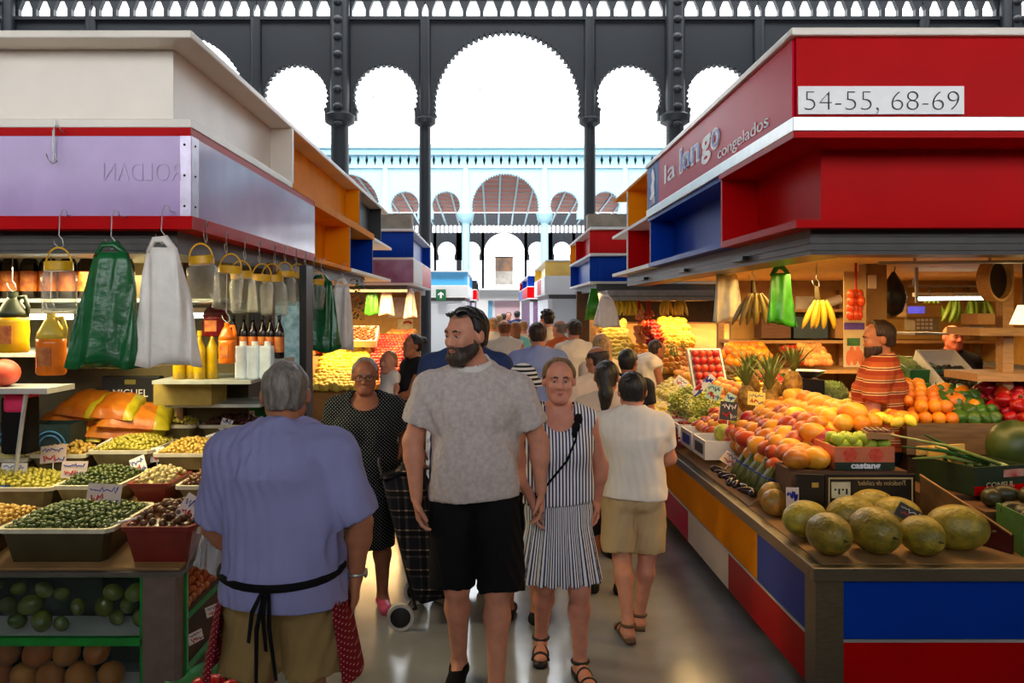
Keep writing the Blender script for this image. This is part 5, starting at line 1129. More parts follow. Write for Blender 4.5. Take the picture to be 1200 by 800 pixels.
def jar(label, p, s=1., group=None):
    """p: where its handle hangs"""
    t = thing('plastic_jar', label, 'jar', p, group); x, y, z = p; T = Matrix.Translation((x, y, z-.285*s)) @ Matrix.Rotation(.1*math.sin(y*9), 4, 'Y') @ Matrix.Scale(s, 4)
    MB().lathe([(.02, .004), (.062, .0), (.072, .012), (.07, .03), (.072, .06), (.07, .09), (.072, .13), (.07, .165), (.05, .19), (.05, .2), (.046, .2), (.046, .19), (.066, .163), (.067, .02), (.02, .01)], 22, T).build('jar_body', clear, t, smooth=True)
    MB().lathe([(.054, .185), (.058, .187), (.058, .222), (.052, .226)], 22, T).build('lid', yl, t, smooth='auto')
    MB().tube([T @ Vector((.056*math.cos(a), 0, .21+.075*math.sin(a))) for a in [PI*i/14 for i in range(15)]], .0045, 6).build('handle', yl, t, smooth=True); return t
# ------------------------------------------------------------------ left stall: interior and shelves
darkback = mat('dim_back_board', (52, 44, 34), .7, var=.3, scale=3)
t = thing('back_partition', 'dim brown back wall and storage behind the olive stall', 'partition', (-3.8, 6.1, 0)); MB().box((-6.2, 6.05, 0), (-1.75, 6.15, 2.1)).box((-1.85, 6.15, 0), (-1.75, 8.2, 2.1)).build('board', darkback, t)
t = thing('bottle_shelf', 'steel and wood shelving of bottles at the back of the olive stall', 'shelf', (-2.5, 5.3, 0))
for z, x0, x1, y0 in ((1.84, -3.4, -1.62, 4.95), (1.36, -2.0, -1.42, 5.0), (1.53, -3.4, -2.35, 4.8), (1.2, -2.0, -1.42, 5.2)): MB().box((x0, y0, z), (x1, 5.6, z+.02)).build('shelf_board', mat('pale_shelf_edge', (180, 184, 176), .4, metal=.3), t)
for x in (-3.38, -2.02, -1.44): MB().box((x-.02, 5.5, .5), (x+.02, 5.56, 2.1)).build('upright', darkwood, t)
MB().box((-3.4, 5.58, .6), (-1.6, 5.6, 2.1)).build('back_board', mat('olive_back_board', (86, 74, 40), .6, var=.35, scale=5), t)
def tube_lamp(label, a, b, power, col=(.86, 1, .92), r=.016):
    t = thing('fluorescent_tube', label, 'lamp', a); a, b = Vector(a), Vector(b)
    em = bpy.data.materials.get('tube_glow') or mat('tube_glow', (236, 255, 246), .5, emis=power, var=0)
    MB().tube([a, b], r, 10).build('tube', em, t, smooth='auto'); MB().box((min(a.x, b.x)-.02, a.y-.02, a.z+.018), (max(a.x, b.x)+.02, a.y+.03, a.z+.05)).build('fitting', white, t); return t
tube_lamp('short glowing tube lamp under the bottle shelf beside the orange jug', P(28, 371, 5.2), P(85, 371, 5.2), 9); tube_lamp('glowing tube lamp behind the white carrier bags', P(214, 370, 5.25), P(250, 369, 5.25), 9)
MB_ = MB
darkbot = mat('dark_bottle', (26, 14, 12), .12, var=.3); olab = mat('orange_label', (206, 124, 42), .5, col2=(160, 70, 30), scale=22); oilm = mat('golden_oil', (196, 160, 20), .12, col2=(150, 120, 14), scale=8)
def bottle(name, label, p, h, r, body, lab, capm, group):
    t = thing(name, label, 'bottle', p, group); T = Matrix.Translation(p)
    MB().lathe([(r*.9, 0), (r, h*.02), (r, h*.6), (r*.85, h*.68), (r*.35, h*.82), (r*.32, h*.93)], 14, T).build('glass_body', body, t, smooth=True); MB().lathe([(r*1.02, h*.14), (r*1.02, h*.5)], 14, T).build('label_band', lab, t, smooth='auto'); MB().lathe([(r*.38, h*.9), (r*.38, h)], 12, T).build('cap', capm, t, smooth='auto'); return t
for i, px in enumerate((-8, 12, 35, 57, 80, 102, 124, 147)): bottle('dark_bottle', 'dark bottle with orange label on the top shelf of the olive stall', P(px, 0, 5.1)*0+Vector((px_x(px, 5.1), 5.1, 1.86)), .33, .052, darkbot, olab, yl if i % 3 else black, 'dark bottles on the top shelf')
for i, px in enumerate((262, 275, 288, 300, 312, 322, 333)): bottle('sauce_bottle', 'small dark sauce bottle with tan label below the hanging jars', (px_x(px, 5.3), 5.3-.02*i, 1.382+.12), .26, .03, darkbot, olab, black, 'sauce bottles below the jars')
MB().box((px_x(255, 5.4), 5.15, 1.47), (px_x(345, 5.4), 5.4, 1.5)).build('shelf_board', steel, bpy.data.objects['bottle_shelf'])
for i, px in enumerate((212, 224, 236, 248)): bottle('oil_bottle', 'clear bottle of golden oil on the shelf below the white carrier bags', (px_x(px, 5.15), 5.12+.04*(i % 2), 1.38), .29, .036, oilm, oilm, yl, 'golden oil bottles')
for i, px in enumerate((282, 296, 311)):
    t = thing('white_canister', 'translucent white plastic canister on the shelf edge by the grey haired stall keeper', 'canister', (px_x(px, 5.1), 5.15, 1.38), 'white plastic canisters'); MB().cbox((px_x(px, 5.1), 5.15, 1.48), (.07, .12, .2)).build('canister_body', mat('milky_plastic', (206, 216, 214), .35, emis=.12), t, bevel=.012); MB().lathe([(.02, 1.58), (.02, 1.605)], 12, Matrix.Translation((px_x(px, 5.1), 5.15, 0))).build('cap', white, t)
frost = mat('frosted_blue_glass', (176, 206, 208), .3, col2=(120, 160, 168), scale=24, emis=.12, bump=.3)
t = thing('frosted_cabinet', 'pale frosted glass cabinet at the end of the olive stall', 'cabinet', (px_x(338, 5.9), 5.95, 0)); MB().box((px_x(318, 5.9), 5.86, .62), (px_x(354, 5.9), 6.02, 1.85)).build('glass_front', frost, t); MB().box((px_x(354, 5.9), 5.82, 0), (px_x(362, 5.9), 6.03, 2.1)).box((px_x(316, 5.9), 5.84, 0), (px_x(319, 5.9), 6.03, 2.1)).build('frame', black, t)
t = crate('wooden_crate', 'pale wooden crate of dried fruit on the low shelf below the oil bottles', 'crate', (px_x(224, 5.3), 5.3, 1.22), (.35, .3, .13), 0, mat('yellowish_crate', (150, 130, 60), .7))
rd = MB()
for i in range(60): rd.ball((random.uniform(-.15, .15), random.uniform(-.12, .12), .08+random.uniform(0, .05)), .024, 8, 5)
raw(rd, 'dried_fruit', mat('dried_dark_fruit', (84, 30, 34), .5, rnd=.0, var=.4, scale=30), t)['kind'] = 'stuff'
t = thing('green_crate', 'green plastic crate side along the back of the olive trays', 'crate', (px_x(245, 5.75), 5.75, 1.05)); MB().box((px_x(185, 5.75), 5.72, 1.0), (px_x(320, 5.75), 5.78, 1.2)).build('crate_side', greenplastic, t, bevel=.01)
bx = thing('black_carton', 'black carton with pale capital lettering behind the orange snack bags', 'box', (px_x(152, 5.7), 5.7, 1.05)); a = P(119, 478, 5.5); b = P(187, 441, 5.5)
bc = MB().box((a.x, 5.5, 1.0), (b.x, 5.57, b.z)).build('carton', mat('black_carton', (16, 17, 16), .5), bx, bevel=.004)
o, w = textmesh('MIGUEL', .07, Matrix.Identity(4), 'lettering', white, None, .0008); o.data.transform(frame((a.x+.07, 5.497, 1.235), (1, 0, 0), (0, 0, 1)) @ Matrix.Diagonal((.23/w, 1, 1, 1))); o.parent = bc; o.data.transform(Matrix.Translation(-rootloc(bc)))
MB().box((a.x+.15, 5.497, 1.315), (a.x+.22, 5.5, 1.345)).build('emblem', mat('dull_gold', (120, 110, 50), .4), bc)
# orange snack bags
snack = mat('orange_snack_film', (184, 92, 12), .4, col2=(206, 124, 28), scale=10, bump=.5, bscale=14); snacky = mat('yellow_green_bag_end', (186, 170, 30), .3, bump=.4, bscale=14)
def pillow(t, c, w, d, h, rz, tl, m, me):
    T = Matrix.Translation(c) @ Euler((tl, .1, rz)).to_matrix().to_4x4()
    def cell(u, v, s_): x = (u-.5)*2; y = (v-.5)*2; k = (max(0, 1-x**4)*max(0, 1-y**4))**.6; return (x*w/2, y*d/2, s_*h/2*k+.006*math.sin(x*9+y*7)*k)
    for a0, a1, mm, nm in ((0, .78, m, 'bag_body'), (.78, 1, me, 'bag_end')):
        mb = MB(); mb.surf(lambda u, v: cell(a0+u*(a1-a0), v, 1), 14, 12, T); mb.surf(lambda u, v: cell(a0+(1-u)*(a1-a0), v, -1), 14, 12, T); mb.build(nm, mm, t, smooth=True)
for i, (px, py, Y, w, rz, lab) in enumerate(((85, 500, 5.35, .44, .1, 'orange snack bag lowest on the left of the pile'), (150, 500, 5.4, .46, .25, 'orange snack bag lowest on the right of the pile'), (104, 485, 5.42, .4, .0, 'orange snack bag lying across the left pile'), (160, 488, 5.4, .42, .3, 'orange snack bag sloping up to the right with yellow end'), (104, 474, 5.4, .3, -.2, 'orange snack bag topmost of the pile'), (140, 477, 5.38, .26, .1, 'brown loaf shaped bag topmost beside the black carton'))):
    c = P(px, py, Y); t = thing('snack_bag', lab, 'snack bag', c, 'orange snack bags'); pillow(t, c, w, .32, .12, rz, .35, snack, snacky)
t = thing('display_riser', 'pale riser under the orange snack bags', 'shelf', (-2.5, 5.4, .9)); MB().box((-3.6, 5.3, .8), (-2.05, 5.62, 1.0)).build('riser_board', woodboard, t)
for px, lab in ((15, 'dark teal box with blue arcs, farther left of the pair'), (62, 'dark teal box with blue arcs, next to the snack bags')):
    t = crate('produce_box', lab, 'box', (px_x(px, 5.05), 5.12, .97), (.235, .2, .15), 0, mat('dark_teal_card', (20, 44, 44), .6), .01)
    ar = MB()
    for r_, mm in ((.09, 0), (.065, 0)): ar.tube([(r_*math.cos(a), -.102, .02+r_*math.sin(a)) for a in [PI*i/12 for i in range(13)]], .006, 5)
    raw(ar, 'blue_arc', mat('blue_print', (60, 120, 170), .5), t)
# white steel shelf at far left
a = P(-20, 462, 4.7); b = P(72, 452, 4.7); t = thing('side_shelf', 'white edged steel shelf at the far left above the boxes', 'shelf', (b.x, 4.7, .9)); MB().box((-3.4, 4.55, b.z-.03), (b.x, 4.85, b.z)).build('shelf_board', alu, t); MB().tube([(b.x-.14, 4.6, b.z-.03), (b.x-.2, 4.6, .9)], .012, 6).build('leg', alu, t)
t = thing('dark_satchel', 'black satchel with pink top standing under the side shelf', 'bag', (px_x(24, 4.75), 4.75, 1.05)); MB().box((px_x(8, 4.75), 4.68, 1.0), (px_x(40, 4.75), 4.82, 1.32)).build('bag_body', blackcl, t, bevel=.02); MB().box((px_x(12, 4.75), 4.67, 1.23), (px_x(39, 4.75), 4.83, 1.35)).build('pink_top', mat('pink_cloth', (206, 30, 90), .7), t, bevel=.02)
tag(deform_ball(.085, .075).build('cured_ham', mat('cured_red', (190, 70, 46), .5), smooth=True), 'round red cured piece on the far left shelf', 'food'); bpy.data.objects['cured_ham'].location = (px_x(3, 4.65), 4.66, b.z+.075)
# hanging jugs
def jug(label, p, h, r, body, topm, n=1):
    t = thing('plastic_jug', label, 'jug', p, None); T = Matrix.Translation((p[0], p[1], p[2]-h))
    MB().lathe([(r*.85, 0), (r, h*.04), (r*.96, h*.2), (r, h*.36), (r*.96, h*.5), (r, h*.58)], 18, T, sy=.75).build('jug_body', body, t, smooth=True); MB().lathe([(r*1., h*.58), (r*.9, h*.68), (r*.5, h*.85), (r*.28, h*.93)], 18, T, sy=.75).build('shoulder', topm, t, smooth=True)
    MB().lathe([(r*.3, h*.92), (r*.3, h)], 12, T).build('cap', topm, t, smooth='auto'); MB().tube([T @ Vector(q) for q in ((r*.35, 0, h*.9), (r*.75, 0, h*.92), (r*.95, 0, h*.75), (r*.9, 0, h*.62))], .012, 7).build('grip', topm, t, smooth=True)
    MB().box((p[0]-r*.6, p[1]-r*.76, p[2]-h*.85), (p[0]+r*.35, p[1]-r*.7, p[2]-h*.55)).build('label_patch', olab, t); return t
yj = mat('yellow_jug_plastic', (220, 168, 14), .3); oj = mat('orange_liquid_jug', (226, 112, 20), .25, emis=.04); yt_ = mat('pale_yellow_plastic', (226, 190, 70), .3)
jug('big yellow jug hanging at the far left edge', P(15, 342, 4.5), .32, .085, yj, mat('dark_green_cap', (40, 46, 24), .4)); hook(P(15, 342, 4.5)+Vector((0, 0, .0)), .2, 'wire hook holding the big yellow jug')
jug('orange and yellow jug hanging left of the green carrier bags', P(60, 366, 4.3), .315, .075, oj, yt_); hook(P(60, 366, 4.3), .3, 'wire hook holding the orange jug beside the green bags'); jug('small orange jug hanging below the row of jars', P(266, 378, 5.0), .24, .05, oj, oj); hook(P(266, 378, 5.0), .34, 'wire hook holding the small orange jug below the jars'); jug('dark red jug hanging behind the small orange jug', P(252, 352, 5.2), .22, .075, mat('dark_red_jug', (110, 14, 20), .25), mat('dark_red_jug_top', (90, 12, 18), .3)); hook(P(252, 352, 5.2), .21, 'wire hook holding the dark red jug')
# carrier bags and jars on hooks along the canopy edge
carrier_bags('thick bundle of green carrier bags hanging at the front of the olive stall', P(131, 296, 3.82), .15, .34, .50, .13, greenbag, 1, -.03); hook(P(131, 292, 3.82), .12, 'wire hook holding the front bundle of green carrier bags', reach=.08)
carrier_bags('bundle of white carrier bags hanging right of the front green bundle', P(190, 290, 3.84), .13, .29, .52, .11, whitebag, 2, .03); hook(P(190, 286, 3.84), .12, 'wire hook holding the front bundle of white carrier bags', reach=.06)
carrier_bags('smaller bundle of green carrier bags past the row of jars', (-1.36, 6.75, 2.02), .16, .3, .55, .12, greenbag, 3, .0); carrier_bags('white carrier bags hanging past the smaller green bundle', (-1.34, 7.55, 2.02), .12, .22, .58, .1, whitebag, 4, .0)
hook((-1.36, 6.75, 2.06), .09, 'wire hook holding the smaller green carrier bags'); hook((-1.34, 7.55, 2.06), .09, 'wire hook holding the farther white carrier bags')
hook(P(62, 192, 3.86), .12, 'long bent wire hook hanging on the lilac sign', reach=.045); tag(MB().tube([P(62, 188, 3.885), P(64, 140, 3.885)], .003, 5).build('hanging_wire', steel), 'straight wire holding the hook on the lilac sign', 'wire')
jar('clear jar with yellow lid hanging alone at the left of the green bags', P(70, 290, 3.86), 1.05); hook(P(70, 291, 3.86), .12, 'wire hook holding the lone jar on the left', reach=.045)
names = ['first and largest jar of the hanging row, nearest us', 'second jar of the hanging row', 'third jar of the hanging row', 'fourth jar of the hanging row', 'fifth jar of the row, hanging lowest', 'sixth jar of the hanging row', 'seventh jar of the hanging row', 'eighth jar of the hanging row', 'last jar of the row beside the green bags']
for i, (px, top) in enumerate(((241, 285), (265, 297), (287, 305), (304, 309), (322, 309), (334, 307), (347, 309), (358, 312), (368, 318))):
    Y = 1.36/((578-px)/1000); p = P(px, top, Y); jar('clear yellow lidded plastic '+names[i], p, 1.0 if i != 4 else 1.15, 'hanging jars'); hook(p+Vector((0, 0, .002)), max(.05, 2.17-p.z-.03), 'wire hook above the '+names[i].split(',')[0], 'hooks of the jars', PI/2)
gar = MB(); r_ = random.Random(9)
for i in range(150):
    z = r_.uniform(0, 1); a = r_.uniform(0, 6.28); q = .07*r_.uniform(.3, 1); p = Vector((-1.36+math.cos(a)*q, 8.6+math.sin(a)*q, 2.12-z*.42)); d = Vector((math.cos(a), math.sin(a), r_.uniform(-1, .3))).normalized()*.05; s_ = d.cross(Vector((0, 0, 1))).normalized()*.014
    gar.add([p, p+d*.5+s_, p+d, p+d*.5-s_], [(0, 1, 2, 3)])
tag(gar.build('hanging_greenery', M_leaf), 'small hanging bunch of dark green leaves past the white carrier bags', 'greenery')
# ------------------------------------------------------------------ left stall: olive trays
def olive(c1, c2, n): return mat(n, c1, .28, col2=c2, scale=20, rnd=.16, sat=.01)
OL = {'dark green': olive((52, 68, 26), (86, 98, 40), 'dark_green_olive'), 'yellow green': olive((150, 140, 44), (184, 168, 66), 'yellow_green_olive'), 'golden': olive((176, 140, 50), (206, 170, 80), 'golden_olive'), 'brown': olive((66, 36, 20), (110, 66, 36), 'brown_olive'), 'pale': olive((186, 170, 110), (214, 200, 140), 'pale_olive'), 'purple brown': olive((58, 28, 26), (96, 46, 40), 'purple_olive')}
rim = mat('cream_tub_plastic', (206, 196, 170), .4); side_ = mat('dull_tub_side', (112, 100, 62), .4, var=.2); redtub = mat('red_brown_tub', (112, 30, 22), .4); browntub = mat('brown_tub', (72, 44, 26), .5)
def tub(x0, x1, y0, y1, z, h, kind, label, m=rim, size=.0125, indiv=None, body=None):
    cx, cy = (x0+x1)/2, (y0+y1)/2; t = thing('olive_tub', label, 'tub', (cx, cy, z-h)); w, d = (x1-x0)/2, (y1-y0)/2
    def ringp(k, zz): return [(cx+a*(w-k), cy+b*(d-k), zz) for a, b in ((-1, -.86), (-.9, -1), (.9, -1), (1, -.86), (1, .86), (.9, 1), (-.9, 1), (-1, .86))]
    rs = [ringp(.045, z-h), ringp(.012, z-.02), ringp(0, z-.02), ringp(0, z), ringp(.018, z), ringp(.022, z-.03)]
    mb = MB(); mb.add(sum(rs, []), [tuple(range(7, -1, -1)), tuple(range(40, 48))]+[(i*8+j, i*8+(j+1) % 8, (i+1)*8+(j+1) % 8, (i+1)*8+j) for i in range(5) for j in range(8)], None)
    mb.m = [1 if (2 <= k < 10) or k == 0 else 0 for k in range(len(mb.f))]; mb.build('tub_body', [m, body or (side_ if m is rim else m)], t)
    nx = int((2*w-.05)/(size*2.0)); ny = int((2*d-.05)/(size*2.0)); pr = deform_ball(size*.92, size*1.15, None, 8, 6)
    pts = [((i+.5*(j % 2)+random.uniform(-.25, .25)+.5)/nx*(2*w-.06)-w+.03, (j+.5+random.uniform(-.25, .25))/ny*(2*d-.06)-d+.03) for j in range(ny) for i in range(nx)]
    big = MB()
    for a, b in pts:
        hz = .06*(1-(a/w)**2)*(1-(b/d)**2)+random.uniform(-.004, .01); p = Vector((cx+a, cy+b, z-.012+hz))
        if indiv and indiv[3] > 0:
            indiv[3] -= 1; o = first_or_dup(PROTO[indiv[0]], p, rrot(), random.uniform(.85, 1.15), indiv[1], indiv[2])
        else: big.add(pr.v, pr.f, Matrix.Translation(p) @ Euler(rrot()).to_matrix().to_4x4())
    under = MB().surf(lambda u, v: (cx+(u-.5)*2*(w-.02), cy+(v-.5)*2*(d-.02), z-.03+.055*(1-(2*u-1)**2)*(1-(2*v-1)**2)), 8, 8)
    if big.v:
        o = big.build('olives', OL[kind], smooth=True); tag(o, f'{kind} olives heaped in the {label.split(" of ")[0]} {label.split(",")[-1].strip()}'[:110], 'olives'); o['kind'] = 'stuff'
    under.build('brine', OL[kind], t); return t
solo('green_olive', 'olive', deform_ball(.0125, .015, None, 10, 7), OL['dark green']); solo('pickled_mushroom', 'pickle', deform_ball(1, 1, lambda x, y, z: (x*.021, y*.021, z*.019*(1 if z > 0 else .6))), mat('brown_pickle', (66, 40, 22), .3, col2=(116, 74, 38), rnd=.2, scale=20))
X = px_x
tub(X(18, 4.05), X(149, 4.05), 3.875, 4.42, .80, .17, 'dark green', 'cream rimmed tub of dark green olives, front row', rim, .0135, ['green_olive', 'dark green olive in the front cream rimmed tub', 'dark green olives of the front tub', 300], mat('dark_brine_side', (58, 48, 26), .35))
tub(X(152, 4.0), X(236, 4.0), 3.875, 4.36, .81, .18, 'brown', 'red brown tub of brown pickles, front corner', redtub, .021, ['pickled_mushroom', 'round brown pickle in the red brown corner tub', 'brown pickles of the corner tub', 250])
tub(X(-90, 4.05), X(14, 4.05), 3.875, 4.36, .79, .16, 'golden', 'brown tub of golden olives, front row far left', browntub)
tub(X(-60, 4.65), X(84, 4.65), 4.44, 4.86, .87, .12, 'yellow green', 'cream tub of mixed yellow green olives, second row left'); tub(X(88, 4.7), X(162, 4.7), 4.44, 4.92, .88, .12, 'dark green', 'cream tub of deep green olives, second row middle')
tub(X(166, 4.65), X(216, 4.65), 4.44, 4.8, .89, .1, 'pale', 'maroon bowl like tub of pale nuts, second row right', redtub, .014); tub(X(220, 4.65), X(292, 4.65), 4.44, 4.86, .88, .1, 'brown', 'cream tub of brown olives, second row by the aisle')
tub(X(-40, 5.1), X(52, 5.1), 4.9, 5.04, .94, .1, 'pale', 'cream tub of pale olives, third row far left'); tub(X(56, 5.15), X(120, 5.15), 4.92, 5.22, .96, .1, 'golden', 'cream tub of golden olives, third row left'); tub(X(124, 5.2), X(196, 5.2), 4.94, 5.42, .98, .1, 'yellow green', 'cream tub of bright yellow green olives, third row middle'); tub(X(200, 5.2), X(262, 5.2), 4.9, 5.36, .97, .1, 'golden', 'cream tub of small golden olives, third row right'); tub(X(266, 5.2), X(306, 5.2), 4.9, 5.36, .97, .1, 'brown', 'cream tub of tan olives, third row by the aisle')
tub(X(176, 5.6), X(238, 5.6), 5.44, 5.7, 1.06, .1, 'yellow green', 'cream tub of dull green olives, back row'); tub(X(242, 5.6), X(312, 5.6), 5.44, 5.7, 1.06, .1, 'purple brown', 'cream tub of purple brown olives, back row')
for (px, py, Y, w, h, tl, roll, m, lab) in ((120, 592, 4.22, .17, .105, -.25, .05, tagp, 'large pinkish price card standing in the front dark green olives'), (217, 616, 3.98, .15, .135, -.35, .55, tagp, 'big tilted price card in the brown pickles of the corner tub'), (86, 560, 4.6, .14, .09, -.25, .0, tagp, 'price card in the mixed olives of the second row, right of the blue basin'), (15, 560, 4.62, .14, .08, -.25, .0, tagw, 'white price card at the far left by the blue basin'), (62, 542, 4.9, .15, .1, -.3, -.1, tagp, 'dull price card in front of the dark teal boxes'), (142, 520, 5.3, .16, .065, -.3, -.05, tagw, 'wide white price card high in the yellow green olives'), (126, 534, 5.1, .13, .09, -.3, -.5, tagw, 'white price card leaning left before the wide card'), (165, 555, 4.85, .09, .1, -.3, -.4, tagw, 'white price card leaning in the deep green olives'), (184, 541, 5.0, .08, .085, -.3, -.1, tagw, 'white price card above the maroon bowl tub'), (183, 520, 5.35, .06, .085, -.3, 0, tagp, 'narrow price card at the back of the third row'), (188, 502, 5.55, .1, .06, -.3, .1, tagw, 'small white price card by the snack bags'), (215, 510, 5.5, .09, .085, -.3, -.1, tagw, 'white price card standing in the dull green olives'), (254, 524, 5.2, .11, .09, -.3, -.3, tagw, 'white price card in the golden olives beside the lavender shirt'), (262, 505, 5.45, .07, .08, -.3, .3, tagw, 'white price card leaning right in the back row'), (252, 490, 5.66, .1, .06, -.2, 0, tagp, 'dull price card along the green crate'), (290, 494, 5.66, .1, .07, -.2, -.1, tagp, 'dull price card near the collar of the lavender shirt')):
    p = P(px, py, Y); price_card(p, w, h, 0, lab, m, tl, roll, int(px+py))
bl = mat('blue_basin', (30, 80, 170), .35); t = thing('blue_basin', 'blue oval basin at the far left on the olives', 'basin', P(0, 572, 4.55)); c = P(-2, 572, 4.55); MB().lathe([(.06, .0), (.1, .05), (.11, .052), (.1, .04), (.06, .012)], 24, Matrix.Translation(c-Vector((0, 0, .02)))).build('basin_body', bl, t, smooth=True)
t = thing('scoop_ladle', 'white plastic scoop lying on the front dark green olives', 'scoop', P(118, 618, 3.98)); c = P(118, 617, 3.99); MB().lathe([(.03, 0), (.085, .02), (.09, .024), (.08, .018), (.03, .004)], 22, Matrix.Translation(c), sy=.6).build('scoop_bowl', white, t, smooth=True); MB().tube([c+Vector((.08, 0, .02)), c+Vector((.17, .03, .035))], .008, 6, flat=.6).build('handle', white, t, smooth=True)
pb = film('crinkled_clear_film', (200, 205, 210), .25, .15); t = thing('clear_bag', 'crinkled clear plastic bag hanging at the corner of the olive counter', 'plastic bag', (X(250, 3.88), 3.85, .66)); q = bag_bundle(t, (X(252, 3.88), 3.86, .83), .05, .16, .2, .06, pb, 8, 'bag_film'); MB().tube([(-1.26, 3.86, .83), (-1.3, 3.87, .84), (-1.405, 3.9, .61)], .004, 5).build('hanger', steel, t)
# bins below the olive counter
gm = fruit_mat('bottled_gherkin_green', (62, 78, 22), (112, 116, 40), r=.2); bm = fruit_mat('brown_orange_gourd', (150, 84, 36), (190, 112, 50), r=.6)
solo('green_pickle', 'pickle', deform_ball(.045, .055, None, 14, 10), gm); solo('brown_gourd', 'gourd', deform_ball(.07, .062, None, 18, 12), bm)
for j, (zz, n) in enumerate(((.345, 11), (.415, 10), (.485, 9))):
    for i in range(n):
        if random.random() < .15: continue
        first_or_dup(PROTO['green_pickle'], (-1.66-i*.115-(j % 2)*.05, 3.99+random.uniform(-.03, .04), zz+random.uniform(-.01, .01)), rrot(), random.uniform(.7, 1.1), 'large green pickle behind the upper green framed glass', 'green pickles in the upper glass bin')
for j, (zz, n) in enumerate(((.08, 10), (.195, 10))):
    for i in range(n): first_or_dup(PROTO['brown_gourd'], (-1.80-i*.135-(j % 2)*.06, 4.0+random.uniform(-.02, .03), zz), rrot(), random.uniform(.85, 1.08), 'round orange brown fruit behind the lower green framed glass', 'orange brown fruits in the lower glass bin')
# aisle side bins of the olive counter
t = thing('side_bin', 'long green edged side bin of dried apricots along the aisle', 'bin', (-1.5, 4.7, 0)); MB().add([(-1.45, 3.97, .1), (-1.45, 5.4, .1), (-1.62, 5.4, .56), (-1.62, 3.97, .56), (-1.47, 3.97, .1), (-1.47, 5.4, .1), (-1.64, 5.4, .56), (-1.64, 3.97, .56)], [(0, 1, 2, 3), (7, 6, 5, 4), (0, 4, 5, 1), (2, 6, 7, 3), (1, 5, 6, 2), (3, 7, 4, 0)]).build('sloped_board', mat('dim_board', (70, 44, 26), .7), t)
MB().tube([(-1.43, 3.96, .12), (-1.43, 5.4, .12)], .014, 6).tube([(-1.43, 3.96, .36), (-1.43, 5.4, .36)], .012, 6).box((-1.44, 3.955, .02), (-1.42, 3.975, .6)).build('edge_bar', gf, t)
solo('dried_apricot', 'apricot', deform_ball(.022, .032, None, 10, 6), fruit_mat('dried_apricot_skin', (160, 74, 26), (196, 104, 44)))
for j in range(7):
    for i in range(24): first_or_dup(PROTO['dried_apricot'], (-1.50-j*.0165, 4.02+i*.058+(j % 2)*.028, .37+j*.032+random.uniform(-.006, .006)), rrot(), 1, 'orange dried apricot heaped in the side bin by the aisle', 'dried apricots in the side bin')
for k, (yy, z, lab) in enumerate(((4.1, .2, 'strip price label low on the side bin, nearest the corner'), (4.35, .24, 'strip price label low on the side bin, behind the nearest one'), (4.6, .2, 'strip price label low on the side bin beside the shorts'))): price_card(Vector((-1.425, yy, z)), .2, .05, PI/2, lab, tagw, -.3, .2, k, False)
t = thing('green_bag_bin', 'crumpled green bag of red fruit on the floor by the stall keeper', 'plastic bag', (-1.16, 3.5, 0)); cg = mat('pale_green_bag', (70, 150, 84), .4, bump=.4, bscale=14)
MB().surf(lambda u, v: (-1.16+(.12+.05*v+.012*math.sin(u*40)*v)*math.cos(2*PI*u), 3.5+(.12+.05*v+.012*math.sin(u*31)*v)*math.sin(2*PI*u), .003+.27*v+.02*v*math.sin(u*25)), 48, 10).build('bag_skin', cg, t, smooth=True, thick=.006)
MB().lathe([(.13, .004), (.14, .2)], 20, Matrix.Translation((-1.16, 3.5, 0))).build('bag_filling', cg, t)
for i, (a, b) in enumerate(((0, 0), (.07, .03), (-.06, .05), (.03, -.07), (-.06, -.05), (.0, .08))): first_or_dup(PROTO['tomato'], (-1.16+a, 3.5+b, .235+(.03 if i == 0 else 0)), upright(), 1, 'red fruit in the crumpled green bag on the floor', 'red fruit in the green bag')
# ------------------------------------------------------------------ second left stall: fruit front
t = thing('fruit_stand', 'sloped fruit stand of the second left stall in warm light', 'fruit stand', (-2.2, 12.8, 0)); MB().prism([(12.2, 0), (12.2, .55), (14.0, 1.4), (14.2, 1.4), (14.2, 0)], 0, 1).v
sb = MB().prism([(12.0, 0), (12.0, .62), (13.9, 1.38), (14.1, 1.38), (14.1, 0)], 1.3, 3.6); sb.v = [(-y, x, z) for x, y, z in sb.v]; sb.f = [tuple(reversed(f)) for f in sb.f]; sb.build('sloped_board', woodboard, t)
t = thing('stall_back_wall', 'warm ochre back wall of the second left stall', 'partition', (-2.5, 14.9, 0)); MB().box((-4.2, 14.6, 0), (-1.25, 14.7, 2.1)).build('board', warmwall, t); MB().box((-1.36, 14.5, 0), (-1.24, 14.62, 2.1)).build('post', wood, t)
bs0 = lambda x, v: (x, 12.0+1.9*v, .66+.76*v)
def L2(kind, pxa, pxb, v0, v1, nu, nv, label, group, **k): a = Vector((X(pxa, 12.8), 0, 0)).x; b = X(pxb, 12.8); heap(kind, bs0(a, v0), (b-a, 0, 0), (0, 1.9*(v1-v0), .76*(v1-v0)), nu, nv, label, group, lift=.03, **k)
L2('lemon', 376, 428, .25, .62, 10, 8, 'yellow lemon in the second left stall heap', 'lemons of the second left stall', sc=1.8); L2('pear', 376, 430, .0, .24, 10, 6, 'pale pear at the front of the second left stall', 'pears of the second left stall', sc=1.5); L2('red_apple', 432, 470, .2, .9, 9, 14, 'red apple in the second left stall heap beside the cherries', 'red apples of the second left stall', sc=1.35); L2('tomato', 366, 385, .6, .75, 5, 4, 'tomato at the left end of the second left stall', 'tomatoes of the second left stall', sc=1.5); L2('orange', 432, 472, .0, .18, 9, 4, 'orange at the front right of the second left stall', 'oranges of the second left stall', sc=1.3); L2('peach', 445, 478, .9, 1., 6, 2, 'peach at the top of the second left stall', 'peaches of the second left stall', sc=1.4)
